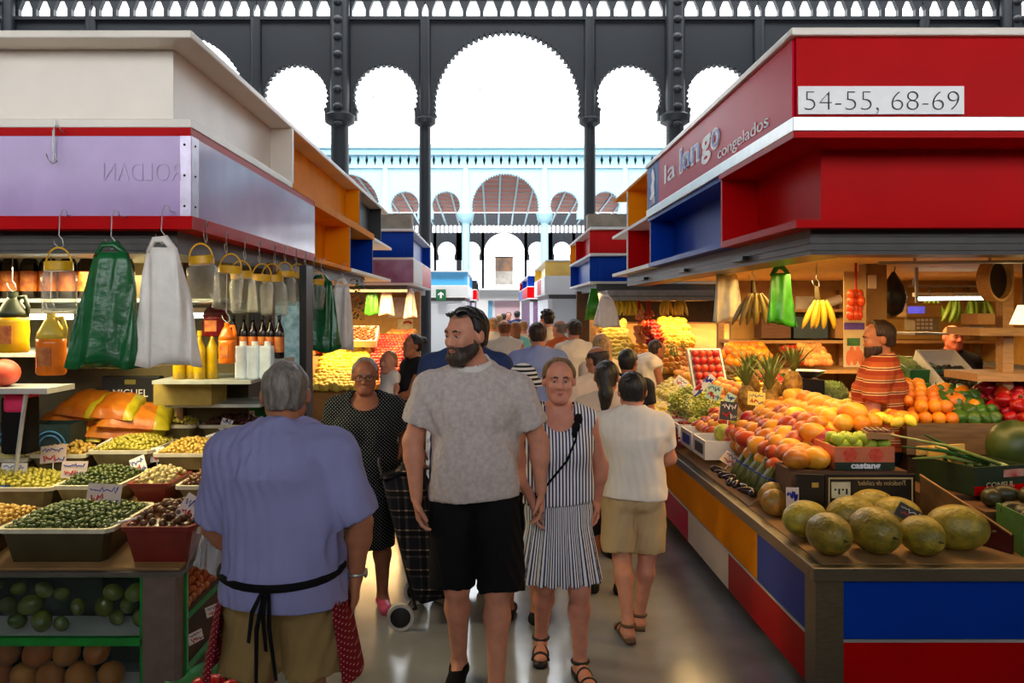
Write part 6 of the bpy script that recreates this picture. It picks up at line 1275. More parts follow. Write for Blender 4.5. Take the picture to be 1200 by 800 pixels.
ch = mat('dark_cherry', (70, 10, 18), .2, var=.5, scale=30)
for px, py, lab, m in ((421, 408, 'white crate of dark cherries on the second left stall', ch), (424, 386, 'white crate of brown dates above the cherries', mat('brown_date', (130, 70, 30), .4, var=.4, scale=30))):
    p = P(px, py+12, 13.2); t = crate('fruit_crate', lab, 'crate', p, (.5, .42, .12), 0, white, tilt=.55); mb = MB()
    for i in range(150): mb.ball((random.uniform(-.22, .22), random.uniform(-.18, .18), .1+random.uniform(0, .03)), .022, 7, 5)
    raw(mb, 'fruit_fill', m, t)['kind'] = 'stuff'
carrier_bags('lime green bags hanging in the second left stall', P(436, 340, 13.4), .16, .24, .38, .1, limebag, 5, group=None); carrier_bags('white bags hanging beside the lime bags in the second left stall', P(453, 340, 13.4), .14, .24, .38, .1, whitebag, 6); carrier_bags('white bag hanging at the right post of the second left stall', P(481, 342, 13.4), .1, .22, .4, .08, whitebag, 7)
for px, py in ((436, 340), (453, 340), (481, 342)): hook(P(px, py-1, 13.4), max(.03, 2.1-P(px, py, 13.4).z-.05), 'wire hook in the second left stall above the '+{436: 'lime bags', 453: 'white bags', 481: 'bag at the right post'}[px])
t = thing('paper_notice', 'pale paper notice with coloured marks on the ochre wall', 'notice', P(468, 372, 14.55)); a = P(455, 372, 14.57); b = P(482, 348, 14.57); MB().box((a.x, 14.57, a.z), (b.x, 14.59, b.z)).build('sheet', mat('notice_paper', (226, 206, 190), .6), t); MB().box((a.x+.05, 14.565, a.z+.05), (a.x+.1, 14.57, a.z+.12)).box((b.x-.12, 14.565, a.z+.06), (b.x-.07, 14.57, a.z+.12)).build('print', inkr, t)
t = thing('paper_notice', 'cream menu sheet below the pale notice on the ochre wall', 'notice', P(476, 400, 14.55)); a = P(466, 398, 14.57); b = P(487, 374, 14.57); MB().box((a.x, 14.57, a.z), (b.x, 14.59, b.z)).build('sheet', mat('menu_paper', (230, 214, 170), .6), t); MB().tube([(a.x+.1, 14.568, b.z-.06), (a.x+.18, 14.568, b.z-.04), (a.x+.24, 14.568, b.z-.07)], .02, 6).build('print', inkr, t)
# ------------------------------------------------------------------ right stall: the long aisle slope
SL = lambda y, v: Vector((1.5+.58*v, y, .665+.395*v))
def R1(kind, y0, y1, v0, v1, nu, nv, label, group, **k): a = SL(y0, v0); heap(kind, a, SL(y1, v0)-a, SL(y0, v1)-a, nu, nv, label, group, **k)
R1(['mango', 'mango', 'yellow_mango'], 4.98, 6.1, .34, 1.0, 9, 6, {'mango': 'red and orange mango in the big heap behind the black cartons', 'yellow_mango': 'yellow mango in the big heap behind the black cartons'}, {'mango': 'mangoes of the big heap', 'yellow_mango': 'yellow mangoes of the big heap'}, layers=2, lift=.05, rot=lying, sc=1.4)
R1('yellow_mango', 5.0, 6.2, 1.0, 1.25, 8, 2, 'large yellow mango along the crest behind the red mango heap', 'yellow mangoes along the crest', lift=.05, rot=lying, sc=1.45)
heap(['mango', 'yellow_mango', 'mango'], (1.64, 4.67, .972), (.2, 0, 0), (0, .3, 0), 2, 3, {'mango': 'red and orange mango on the riser beside the grapefruit print box', 'yellow_mango': 'yellow mango on the riser beside the grapefruit print box'}, {'mango': 'mangoes beside the grapefruit print box', 'yellow_mango': 'yellow mangoes beside the grapefruit print box'}, rot=lying, sc=1.35)
for i, (y, v, s) in enumerate(((4.72, .0, 1.), (4.85, .03, 1.08))): first_or_dup(PROTO['gourd'], Vector((1.56+v, y, .655+.075*s)), upright(), s, ('mottled brown gourd nearest the steel corner edge', 'mottled brown gourd just behind the nearest one')[i])
first_or_dup(PROTO['custard_apple'], SL(6.28, .33)+Vector((0, 0, .09)), upright(), 1.15, 'large yellow green bumpy custard apple in front of the mango crate'); first_or_dup(PROTO['custard_apple'], SL(6.42, .5)+Vector((0, 0, .09)), upright(), 1., 'smaller bumpy custard apple behind the large one')
# celery-like bundles and figs at the edge
bun = mat('green_stalk', (96, 104, 44), .45, col2=(58, 66, 30), scale=12, stretch=(3, 3, .6), rnd=.1)
for i in range(5):
    y = 5.0+i*.13; c = SL(y, .1); t = thing('vegetable_bundle', 'upright green stalk bundle at the counter edge, '+('nearest of the five', 'second nearest', 'middle of the five', 'fourth from us', 'farthest of the five')[i], 'vegetables', c, 'green stalk bundles'); mb = MB()
    for k in range(7): a = k*.9; o = Vector((math.cos(a)*.022, math.sin(a)*.022, 0)); mb.tube([c+o+Vector((0, 0, .02)), c+o*1.2+Vector((.06, .02, .1)), c+o*1.1+Vector((.12, .03, .19))], [.012, .014, .009], 6)
    mb.build('stalks', bun, t, smooth=True); MB().tube([c+Vector((.06, .02, .1))+Vector((math.cos(a)*.037, math.sin(a)*.037, -.4*math.cos(a)*.037)) for a in [2*PI*k/14 for k in range(15)]], .005, 5).build('tie', inkb, t)
R1('aubergine', 4.95, 5.8, .0, .12, 9, 1, 'small dark aubergine along the counter edge below the stalk bundles', 'aubergines along the counter edge', lift=.035, rot=lying, sc=.75)
# mango crate, grapes, lemons and more along the slope
wc = mat('white_crate_card', (206, 204, 204), .6, var=.05); dk = mat('dark_print_card', (34, 26, 22), .55)
for i, (y, lab) in enumerate(((6.1, 'white card crate end with dark print at the edge, nearest of the row'), (6.5, 'white card crate end at the edge, second of the row'), (6.95, 'white card crate end at the edge below the grapes'))):
    t = crate('fruit_crate', lab, 'crate', SL(y, .17)+Vector((.02, 0, .02)), (.3, .36, .13), 0, wc); raw(MB().box((-.155, -.12, .03), (-.15, .1, .1)), 'printed_panel', dk if i == 0 else blue, t, False)
R1('mango', 6.35, 6.8, .3, .62, 5, 4, 'red mango in the white card crates beyond the custard apples', 'mangoes in the card crates', lift=.1, rot=lying)
R1('red_grape_bunch', 6.75, 7.3, .0, .3, 5, 2, 'hanging red grape bunch at the counter edge', 'red grape bunches', lift=.1)
R1('green_grape_bunch', 6.8, 7.9, .3, .75, 9, 4, 'pale green grape bunch heaped on the slope', 'green grape bunches', lift=.1, layers=2)
R1('lemon', 7.5, 9.0, .02, .4, 16, 5, 'yellow lemon in the far heap by the aisle edge', 'lemons of the far aisle heap', lift=.06, sc=1.7); R1('pear', 7.9, 9.0, .4, .8, 13, 6, 'yellow pear in the far heap on the slope', 'pears of the far aisle heap', lift=.08, layers=2)
R1('peach', 7.0, 7.95, .75, 1.05, 11, 4, 'orange peach on the upper slope behind the grapes', 'peaches behind the grapes', lift=.1, layers=2); R1('yellow_mango', 8.0, 9.0, .8, 1.05, 9, 3, 'yellow mango on the upper far slope', 'yellow mangoes of the far slope', lift=.09, layers=2)
for i, (y, v, lab) in enumerate(((6.15, .84, 'pineapple with tall crown nearest on the crest'), (6.35, 1.0, 'pineapple with tall crown behind the nearest one'), (6.6, .8, 'pineapple lower on the slope beside the mango crates'), (6.85, .98, 'pineapple farthest along the crest'), (6.2, 1.16, 'pineapple on the inner side of the crest'))): first_or_dup(PROTO['pineapple'], SL(y, v)+Vector((0, 0, .12)), (random.uniform(-.15, .15), random.uniform(-.15, .15), i*1.3), 1.25, lab)
# inner ledge behind the crest
t = thing('inner_ledge', 'wooden inner ledge behind the crest of the fruit slope', 'shelf', (2.4, 6.8, .9)); MB().box((2.162, 5.4, .95), (2.75, 5.75, 1.0)).box((2.162, 6.6, .95), (2.75, 9.0, 1.0)).build('ledge_board', woodboard, t); MB().box((2.2, 8.8, 0), (2.26, 8.9, .95)).box((2.7, 6.7, 0), (2.75, 6.75, .95)).build('support', wood, t)
heap(['orange', 'lemon'], (2.12, 4.98, 1.09), (0, 1.0, 0), (.42, 0, .02), 10, 4, {'orange': 'orange on the crest behind the grapefruit print box', 'lemon': 'lemon on the crest behind the grapefruit print box'}, {'orange': 'oranges of the crest', 'lemon': 'lemons of the crest'}, lift=.03, sc=1.15)
heap('banana_bunch', (2.2, 6.8, 1.08), (0, 2., 0), (.3, 0, .05), 6, 2, 'banana bunch lying on the inner ledge', 'bananas on the inner ledge', lift=.06, rot=lambda: (1.5, random.uniform(-.3, .3), random.uniform(0, 6)))
# card boxes at the near corner
t = thing('box_platform', 'low wooden riser holding the printed boxes on the front counter', 'riser', (2.1, 4.75, .65)); MB().box((1.62, 4.64, .657), (2.25, 4.9, .92)).build('riser_board', darkwood, t)
cb = crate('printed_box', 'pink and dark green printed grapefruit box full of green apples', 'box', (2.02, 4.79, .925), (.325, .3, .125), 0, mat('pink_print_card', (206, 110, 72), .55, var=.08), .01)
raw(MB().box((-.1635, -.1515, .0), (.1635, -.15, .042)), 'green_band', mat('deep_green_card', (26, 44, 24), .5), cb, False)
o, w = textmesh('castang', .045, Matrix.Identity(4), 'lettering', wink, None, .0006, offset=.002); o.data.transform(frame((-.075, -.1522, .01), (1, 0, 0), (0, 0, 1)) @ Matrix.Diagonal((.16/w, 1, 1, 1))); o.parent = cb
for i, xx in enumerate((-.08, .06)):
    d = MB().lathe([(.0, 0), (.038, 0), (.038, .001), (0, .001)], 24, Matrix.Translation((xx, -.1505, .082)) @ Matrix.Rotation(PI/2, 4, 'X')); raw(d, 'grapefruit_print', mat('grapefruit_print', (206, 50, 34), .5, col2=(226, 90, 60), scale=40), cb, False)
for j, (n, zz) in enumerate(((4, 1.01), (4, 1.05), (3, 1.08))):
    for i in range(n):
        for q in range(3 if j < 2 else 2): first_or_dup(PROTO['green_apple'], (1.905+i*.075+(j % 2)*.03, 4.72+q*.075, zz), upright(), 1.0, 'bright green apple in the grapefruit print box', 'green apples in the grapefruit print box')
t = crate('small_tray', 'small tray of dark chestnuts on top of the apples at right', 'tray', (2.13, 4.73, 1.09), (.14, .16, .035), -.2, card, .008); mb = MB()
for i in range(12): mb.ball((-.045+.03*(i % 4), -.05+.045*(i//4), .035), (.021, .02, .018), 10, 6)
raw(mb, 'chestnuts', mat('chestnut_shell', (84, 40, 22), .25), t)
bc = mat('black_box_card', (22, 18, 15), .4, var=.2); edge = mat('gold_print_line', (190, 166, 110), .5)
def boxside(label, a, b, z0a, z1a, z1b, m, th=.012):
    a, b = Vector(a), Vector(b); d = (b-a).normalized(); n_ = Vector((-d.y, d.x, 0))*th
    t = thing('printed_carton', label, 'box', (a.x, a.y, z0a)); vs = [(a.x, a.y, z0a), (b.x, b.y, z0a), (b.x, b.y, z1b), (a.x, a.y, z1a)]; vs += [(x+n_.x, y+n_.y, z) for x, y, z in vs]
    MB().add(vs, [(0, 1, 2, 3), (7, 6, 5, 4), (0, 4, 5, 1), (1, 5, 6, 2), (2, 6, 7, 3), (3, 7, 4, 0)]).build('card_panel', m, t); return t
t = boxside('black printed carton behind the melons with pale frame lines', (1.76, 4.52), (2.235, 4.52), .657, .925, .925, bc)
fr = MB()
for a, b in (((1.775, 4.517, .9), (2.222, 4.52, .908)), ((1.775, 4.517, .68), (1.782, 4.52, .9)), ((2.215, 4.517, .68), (2.222, 4.52, .9))): fr.box(a, b)
fr.build('frame_line', edge, t); MB().box((1.79, 4.515, .80), (1.89, 4.52, .885)).build('printed_panel', mat('cream_print', (206, 196, 160), .5), t)
for k in range(4): MB().box((1.805+.02*k, 4.513, .84-.02*(k % 2)), (1.815+.02*k, 4.515, .85)).build('print_mark', ink, t)
o, w = textmesh('Tradicion de calidad', .035, Matrix.Identity(4), 'lettering', edge, None, .0004, mirror=True, font_shear=.3); o.data.transform(frame((2.19, 4.5165, .895), (-1, 0, 0), (0, 0, -1)) @ Matrix.Diagonal((-.26/w, 1, 1, 1)) if False else frame((1.93, 4.5165, .868), (1, 0, 0), (0, 0, 1)) @ Matrix.Diagonal((.26/w, 1, 1, 1))); o.parent = t; o.data.transform(Matrix.Translation(-rootloc(t)))
t = boxside('narrower black carton left of the framed one, with a pale tag', (1.60, 4.5), (1.745, 4.5), .657, .93, .925, bc); MB().box((1.68, 4.497, .86), (1.715, 4.5, .885)).build('sticker', mat('gold_sticker', (190, 150, 60), .4), t)
price_card(Vector((1.56, 4.44, .7)), .065, .17, -.1, 'tall narrow white card beside the black carton, near the gourds', tagp, -.1, 0, 5)
t = boxside('brown carton side with golden edge sloping toward us right of the melons', (2.25, 4.5), (2.34, 4.2), .657, .925, .83, mat('brown_photo_card', (84, 58, 30), .5, col2=(120, 84, 44), scale=9)); MB().tube([(2.25, 4.5, .927), (2.34, 4.2, .832)], .006, 5).build('torn_edge', card, t)
t = boxside('maroon carton side nearest us right of the melons', (2.335, 4.2), (2.42, 3.98), .657, .835, .745, mat('maroon_card', (70, 14, 20), .5)); MB().tube([(2.335, 4.2, .837), (2.42, 3.98, .747)], .006, 5).build('torn_edge', card, t)
# melons on the front counter
ML = [((944, 622), 4.28, .95, .3, 'dark melon at the left end against the black carton'), ((972, 639), 3.98, 1.0, 1.2, 'dark round melon nearest the steel corner, front left'), ((998, 606), 4.3, 1.05, .2, 'yellowish melon in the back row before the black carton'), ((1026, 637), 4.0, 1.12, 1.35, 'largest melon, upright in the middle of the front row'), ((1050, 612), 4.32, 1.0, -.3, 'melon half hidden behind the price card'), ((1081, 641), 3.97, .95, 1.5, 'dark melon with its end toward us, front row right of centre'), ((1122, 637), 4.06, 1.1, -.6, 'long yellow melon lying at the right end of the row'), ((1022, 595), 4.42, 1.0, .1, 'melon highest at the back touching the carton')]
for (px, py), Y, s, yw, lab in ML:
    p = P(px, py, Y); p.z = max(.657+.096*s, p.z if Y > 4.2 else 0) if Y > 4.2 else .657+.096*s
    first_or_dup(PROTO['melon'], p, (PI/2, 0, PI/2+yw) if yw < 1.1 else (PI/2, 0, .15), s*.98, lab)
price_card(P(1066, 612, 4.2), .16, .07, -.3, 'dark price card with white writing tilted among the melons', tagk, -.3, .5, 3)
# leek box with leeks, green box, watermelon, avocados
t = thing('box_riser', 'dark crate stack under the leek box', 'riser', (2.6, 4.75, .655)); MB().box((2.3, 4.55, .657), (3.2, 4.95, .81)).build('riser_board', darkwood, t)
dg = mat('consul_green_card', (22, 44, 22), .55); cx_ = crate('printed_box', 'dark green and red lettered box with leeks inside', 'box', (2.64, 4.74, .815), (.34, .42, .15), .28, dg, .01)
raw(MB().box((-.172, -.2125, .0), (.172, -.21, .05)), 'red_band', red, cx_, False); raw(MB().box((.02, -.2125, .09), (.155, -.21, .13)), 'white_patch', mat('red_white_print', (214, 180, 160), .5, col2=(190, 40, 30), scale=9), cx_, False); raw(MB().box((-.1, .02, .1), (.0, .2, .2)).box((-.165, .19, .15), (.165, .206, .2)), 'inner_flap', mat('cream_card', (206, 170, 90), .6), cx_, False)
o, w = textmesh('CONSUL', .05, Matrix.Identity(4), 'lettering', mat('pale_print', (206, 196, 150), .5), None, .0006); o.data.transform(frame((-.1, -.2135, .04), (1, 0, 0), (0, 0, 1)) @ Matrix.Diagonal((.19/w, .8, 1, 1))); o.parent = cx_
lk = mat('leek_green', (140, 160, 60), .4, col2=(206, 200, 130), scale=4); 
for i in range(6):
    b = Vector((2.78-.05*i, 4.68+.02*i, .95)); tp = P(1044+i*13, 509+(i % 3)*14, 4.62); t = thing('leek', 'green leek sticking out of the leek box to the left, '+('lowest', 'second lowest', 'third', 'fourth', 'fifth', 'most upright')[i]+' of the bunch', 'leek', b, 'leeks in the leek box'); m_ = (b+tp)/2+Vector((0, 0, .02)); MB().tube([b, m_, tp], [.014, .012, .005], 7, flat=.7).build('leaf', M_leaf if i % 2 else lk, t, smooth=True); MB().tube([b+(b-m_)*.25, b], [.011, .014], 7).build('white_end', M_cab, t, smooth=True)
gb = crate('printed_box', 'green box with a red pepper print at the right end of the counter', 'box', (2.66, 4.05, .657), (.4, .26, .19), -.1, mat('leaf_green_card', (64, 110, 50), .55, var=.1), .01); raw(MB().box((.02, -.1325, .02), (.2, -.13, .11)), 'white_patch', wc, gb, False); raw(MB().box((.0, -.134, .07), (.2, -.1325, .1)), 'green_stripe', gf, gb, False)
mb = MB().ball((-.09, -.131, .1), (.02, .002, .024), 10, 6); raw(mb, 'pepper_print', inkr, gb)
for i in range(9): first_or_dup(PROTO['avocado'], (2.53+.11*(i % 3), 3.99+.08*(i//3), .825), lying(), 1.15, 'dark green avocado in the green box', 'avocados in the green box')
for i in range(6): first_or_dup(PROTO['avocado'], (2.56+.1*i, 4.38+.05*(i % 2), .84), lying(), 1.3, 'dark avocado heaped below the leek box', 'avocados below the leek box')
MB_2 = thing('box_platform', 'low dark tray under the avocados', 'riser', (2.75, 4.35, .655)); MB().box((2.45, 4.25, .657), (3.2, 4.5, .79)).build('riser_board', darkwood, MB_2)
first_or_dup(PROTO['watermelon'], (3.02, 4.95, 1.0), (0, 0, 0), 1.05, 'dark green watermelon at the right behind the leek box'); t = thing('box_platform', 'crate under the watermelon', 'riser', (3.1, 5.05, 0)); MB().box((2.85, 4.97, 0), (3.5, 5.2, .85)).build('riser_board', darkwood, t)
# pepper bin
t = thing('pepper_bin', 'plank fronted bin of peppers and oranges right of the orange striped stall keeper', 'bin', (3.2, 5.4, 0)); MB().box((2.56, 5.28, .9), (4.2, 5.31, 1.09)).build('front_plank', mat('weathered_plank', (112, 84, 52), .7, var=.2, scale=6, stretch=(1, 8, 8)), t); MB().add([(2.57, 5.31, 1.04), (4.2, 5.31, 1.04), (4.2, 5.85, 1.22), (2.57, 5.85, 1.22), (2.57, 5.31, .9), (4.2, 5.31, .9), (4.2, 5.85, .9), (2.57, 5.85, .9)], [(0, 1, 2, 3), (7, 6, 5, 4), (0, 4, 5, 1), (2, 6, 7, 3), (1, 5, 6, 2), (3, 7, 4, 0)]).box((2.6, 5.35, 0), (4.2, 5.84, .9)).build('bin_body', darkwood, t)
def PB(kind, xa, xb, nu, nv, lab, grp, v0=0, **k): heap(kind, (xa, 5.34+.5*v0, 1.05+.17*v0), (xb-xa, 0, 0), (0, .5*(1-v0), .17*(1-v0)), nu, nv, lab, grp, lift=.05, **k)
PB('orange', 2.6, 2.92, 4, 6, 'orange at the left end of the pepper bin', 'oranges in the pepper bin', layers=2); PB('green_pepper', 2.9, 3.2, 4, 5, 'green pepper in the middle of the pepper bin', 'green peppers in the bin', layers=1); PB('orange_pepper', 2.86, 3.15, 3, 2, 'orange pepper among the green peppers in the bin', 'orange peppers in the bin', v0=.3, sc=1.25, layers=1, jit=.5); PB('red_pepper', 3.2, 3.75, 6, 6, 'red pepper at the right end of the pepper bin', 'red peppers in the bin', layers=2)
# ------------------------------------------------------------------ right stall: interior
ochre = mat('ochre_wall_tile', (206, 160, 84), .5, var=.08)
t = thing('stall_back_wall', 'ochre back wall of the right stall', 'partition', (4, 9.2, 0)); MB().box((2.55, 9.15, 0), (6.2, 9.22, 2.1)).build('board', ochre, t); MB().box((5.2, 3.9, 1.25), (5.25, 9.1, 2.1)).build('board', ochre, t)
t = thing('back_shelves', 'stepped wooden shelves of fruit boxes at the back of the right stall', 'shelf', (3.4, 8.6, 0))
for z, y0 in ((.98, 8.0), (1.2, 8.35), (1.48, 8.7), (1.8, 8.8)): MB().box((2.4, y0, z-.03), (5.1, 9.14, z)).build('shelf_board', wood, t)
for x in (2.42, 3.7, 5.08): MB().box((x-.03, 9.05, 0), (x+.03, 9.14, 2.0)).build('upright', wood, t)
MB().box((2.4, 8.05, 0), (5.1, 8.1, .95)).build('front_panel', darkwood, t)
def HB(kind, pxa, pxb, y, z, dy, dz, nu, nv, lab, grp, **k): heap(kind, (X(pxa, y), y, z), (X(pxb, y)-X(pxa, y), 0, 0), (0, dy, dz), nu, nv, lab, grp, **k)
HB('orange', 852, 905, 8.45, 1.26, .3, .14, 6, 4, 'orange on the back shelf behind the plantains', 'oranges of the back shelf', sc=1.3, layers=2); HB('tomato', 893, 922, 8.1, 1.04, .25, .08, 5, 4, 'tomato on the lower back shelf', 'tomatoes of the lower back shelf', layers=2, sc=1.1); HB('red_pepper', 925, 945, 8.4, 1.26, .3, .16, 3, 3, 'red pepper on the back shelf left of the small oranges', 'red peppers of the back shelf'); HB('green_pepper', 918, 930, 8.15, 1.04, .25, .08, 2, 3, 'green pepper on the back shelf', 'green peppers of the back shelf'); HB('peach', 943, 975, 8.4, 1.26, .3, .16, 6, 5, 'small orange fruit in the box on the back shelf', 'small orange fruits of the back shelf', layers=2)
HB('red_apple', 1063, 1090, 8.4, 1.24, .3, .05, 4, 3, 'red apple on the back shelf under the hanging scale', 'red apples under the scale'); HB('tomato', 1118, 1152, 6.9, 1.05, .5, .28, 5, 6, 'tomato in the sloped rack right of the white foam crate', 'tomatoes in the sloped rack', layers=2, sc=1.15); HB('aubergine', 876, 892, 8.1, 1.04, .2, .06, 3, 3, 'aubergine on the lower back shelf', 'aubergines of the lower back shelf', rot=lying)
t = thing('tomato_rack', 'sloped rack holding the tomatoes', 'rack', (3.9, 7.1, 0)); MB().add([(3.65, 6.85, .95), (4.15, 6.85, .95), (4.15, 7.45, 1.25), (3.65, 7.45, 1.25), (3.65, 6.85, 0), (4.15, 6.85, 0), (4.15, 7.45, 0), (3.65, 7.45, 0)], [(0, 1, 2, 3), (7, 6, 5, 4), (0, 4, 5, 1), (2, 6, 7, 3), (1, 5, 6, 2), (3, 7, 4, 0)]).build('rack_body', darkwood, t)
for i, (px, z, yy, w_, h_, m, lab) in enumerate(((990, 1.5, 8.9, .3, .2, card, 'brown carton on the upper back shelf'), (945, 1.5, 8.9, .35, .22, mat('dark_blue_card', (40, 60, 70), .5), 'dark blue carton on the upper back shelf'), (905, 1.5, 8.9, .3, .2, darkwood, 'dark carton on the upper back shelf'))): crate('carton', lab, 'box', (X(px, yy), yy, z), (w_, .25, h_), 0, m)
for i, px in enumerate((1088, 1112, 1132, 1150)): first_or_dup(PROTO['green_banana_bunch'], (X(px, 8.2), 8.2, 1.9), (.2, 0, i*.7), 1.2, 'green banana bunch hanging along the back shelf, '+('leftmost', 'second from left', 'third from left', 'rightmost')[i]+' of four'); 
t = thing('hanging_rail', 'steel rail for hanging bananas at the back of the right stall', 'rail', (4.3, 8.2, 2.0)); MB().tube([(X(1065, 8.2), 8.2, 2.02), (X(1175, 8.2), 8.2, 2.02)], .012, 8).tube([(X(1070, 8.2), 8.2, 2.02), (X(1070, 8.2), 8.2, 2.12)], .01, 6).tube([(X(1170, 8.2), 8.2, 2.02), (X(1170, 8.2), 8.2, 2.12)], .01, 6).build('rail_bar', steel, t)
tube_lamp('glowing tube lamp at the back of the right stall', P(1074, 350, 7.0), P(1160, 349, 7.0), 5, (1, 1, .9), .014)
t = thing('hanging_rail', 'yellowed steel rail across the front opening of the right stall', 'rail', (3, 5.0, 2.0)); MB().tube([P(1030, 308, 5.0), P(1260, 306, 5.0)], .01, 8).tube([P(1072, 308, 5.0), Vector((P(1072, 308, 5).x, 5.0, 2.12))], .009, 6).tube([P(1160, 308, 5.0), Vector((P(1160, 308, 5).x, 5.0, 2.12))], .009, 6).build('rail_bar', steel, t)
# post, poster with netted peppers
t = thing('stall_post', 'ochre square post of the right stall beside the vegetable poster', 'post', (X(1025, 5.7), 5.7, 0)); MB().box((X(1012, 5.7), 5.66, 0), (X(1036, 5.7), 5.78, 2.1)).build('post_body', mat('ochre_post', (150, 112, 52), .5, var=.1), t)
MB().cbox((X(1022, 5.65), 5.65, 1.98), (.05, .02, .09)).build('switch_box', cream, t)
po = thing('vegetable_poster', 'tall narrow poster with vegetables hanging left of the post', 'poster', P(1001, 318, 5.6)); a = P(989, 430, 5.6); b = P(1013, 318, 5.6)
MB().box((a.x, 5.6, a.z), (b.x, 5.61, b.z)).build('sheet', mat('poster_sheet', (214, 196, 150), .4, col2=(196, 170, 110), scale=4), po); MB().box((a.x, 5.597, 1.8+(362-386)/1000*5.6), (b.x, 5.6, 1.8+(362-378)/1000*5.6)).build('violet_band', mat('violet_print', (90, 66, 150), .4), po)
for i in range(5): o = MB().ball((a.x+.03+.02*i, 5.597, a.z+.06+.03*(i % 2)), (.018, .003, .05), 8, 6).build('carrot_print', mat('carrot_print', (206, 110, 50), .5), po)
MB().box((a.x+.02, 5.597, a.z+.14), (b.x-.03, 5.6, a.z+.19)).build('green_print', M_leaf, po)
t = thing('pepper_net', 'red net of peppers hanging in front of the vegetable poster', 'net', P(1003, 335, 5.52)); mb = MB()
for i in range(12): mb.ball(P(996+6*(i % 3), 345+8*(i//3), 5.5)+Vector((0, random.uniform(-.02, .02), 0)), (.026, .024, .036), 9, 6)
mb.build('net_peppers', M_tom, t, smooth=True); MB().tube([P(1003, 308, 5.52), P(1003, 342, 5.52)], .008, 6).build('net_neck', inkr, t)
# hanging scale with blue display
sc_ = thing('hanging_scale', 'yellowed electronic scale with blue display hanging in the right stall', 'scale', P(1075, 340, 6.2)); a = P(1055, 372, 6.2); b = P(1096, 355, 6.2); ym = mat('yellowed_plastic', (196, 156, 70), .45)
MB().box((a.x, 6.1, a.z), (b.x, 6.3, b.z)).build('head', ym, sc_, bevel=.012); c0 = P(1064, 367, 6.1); c1 = P(1083, 359, 6.1); MB().box((c0.x, 6.09, c0.z), (c1.x, 6.1, c1.z)).build('display', mat('blue_display', (90, 84, 200), .3, emis=.8), sc_)
a = P(1066, 387, 6.2); b = P(1094, 372, 6.2); MB().box((a.x, 6.12, a.z), (b.x, 6.28, b.z)).build('keypad', mat('keypad_grey', (150, 130, 90), .5), sc_)
for i in range(4):
    for j in range(3): MB().cbox((a.x+.02+.03*i, 6.115, a.z+.02+.028*j), (.02, .01, .018)).build('button', cream, sc_)
MB().tube([P(1074, 355, 6.2), Vector((P(1074, 0, 6.2).x, 6.2, 2.12))], .012, 6).build('hanger', steel, sc_); MB().box((P(1060, 0, 6.2).x, 6.05, 1.615), (P(1100, 0, 6.2).x, 6.35, 1.63)).build('plate', steel, sc_)
t = thing('black_string_bag', 'black net bag hanging left of the scale', 'bag', P(1048, 325, 6.0)); mb = MB().lathe([(.01, .1), (.07, 0), (.09, -.08), (.06, -.18), (.01, -.22)][::-1], 14, Matrix.Translation(P(1047, 335, 6.0))); mb.build('net_bag', black, t, smooth=True); MB().tube([P(1047, 322, 6.0), P(1050, 308, 6.0), Vector((P(1050, 0, 6).x, 6.0, 2.12))], .004, 5).build('string', black, t)
# trays behind the crest
for i, (px, py, Y, w_, d_, h_, m, lab, kind, tl) in enumerate(((1112, 446, 6.3, .3, .55, .1, white, 'white foam crate of dark grapes tilted toward us', 'avocado', .5), (1070, 446, 6.5, .26, .4, .14, greenplastic, 'clear green crate of salad left of the white foam crate', 'lettuce', .2), (828, 436, 7.6, .3, .45, .05, wc, 'white tray of red apples tilted toward us behind the grapes', 'red_apple', .9))):
    t = crate('tilted_crate', lab, 'crate', P(px, py, Y), (w_, d_, h_), 0, m, .015, tl); T = Matrix.Translation(P(px, py, Y)) @ Matrix.Rotation(tl, 4, 'X'); n_ = {'avocado': (6, 7), 'lettuce': (2, 3), 'red_apple': (4, 5)}[kind]
    for a_ in range(n_[0]):
        for b_ in range(n_[1]):
            if kind == 'avocado' and b_ > 4: continue
            first_or_dup(PROTO[kind], T @ Vector(((a_+.5+.0)/n_[0]*(w_-.05)-w_/2+.025, (b_+.5)/n_[1]*(d_-.05)-d_/2+.025, .06 if kind != 'lettuce' else .03)), rrot() if kind != 'lettuce' else upright(), {'avocado': .6, 'lettuce': .8, 'red_apple': .95}[kind], {'avocado': 'dark fruit in the tilted white foam crate', 'lettuce': 'salad head in the green crate', 'red_apple': 'red apple in the tilted white tray behind the grapes'}[kind], {'avocado': 'dark fruits in the foam crate', 'lettuce': 'salad in the green crate', 'red_apple': 'apples in the tilted white tray'}[kind])
t = thing('inner_table', 'wooden table under the crates beside the orange striped stall keeper', 'table', (3.4, 6.5, 0)); MB().box((3.0, 6.22, .95), (3.62, 6.84, 1.0)).build('table_top', wood, t)
for x, y in ((3.03, 6.25), (3.59, 6.25), (3.03, 6.8), (3.59, 6.8)): MB().box((x-.03, y-.03, 0), (x+.03, y+.03, .95)).build('leg', wood, t)
t = thing('weighing_bowl', 'shallow steel weighing bowl behind the pineapples', 'bowl', P(946, 445, 6.6)); MB().lathe([(.03, 0), (.09, .02), (.135, .06), (.14, .062), (.13, .06), (.085, .028), (.02, .008)], 26, Matrix.Translation(P(946, 443, 6.6))).build('bowl_body', steel, t, smooth=True); c = P(946, 443, 6.6); MB().cbox((c.x, c.y, c.z-.07), (.2, .2, .13)).build('scale_base', black, t, bevel=.01)
heap('lettuce', (2.42, 6.62, 1.04), (.32, 0, 0), (0, .5, 0), 3, 3, 'pale lettuce on the inner ledge left of the stall keeper', 'lettuces on the inner ledge', rot=lambda: (0, 0, random.uniform(0, 6)))
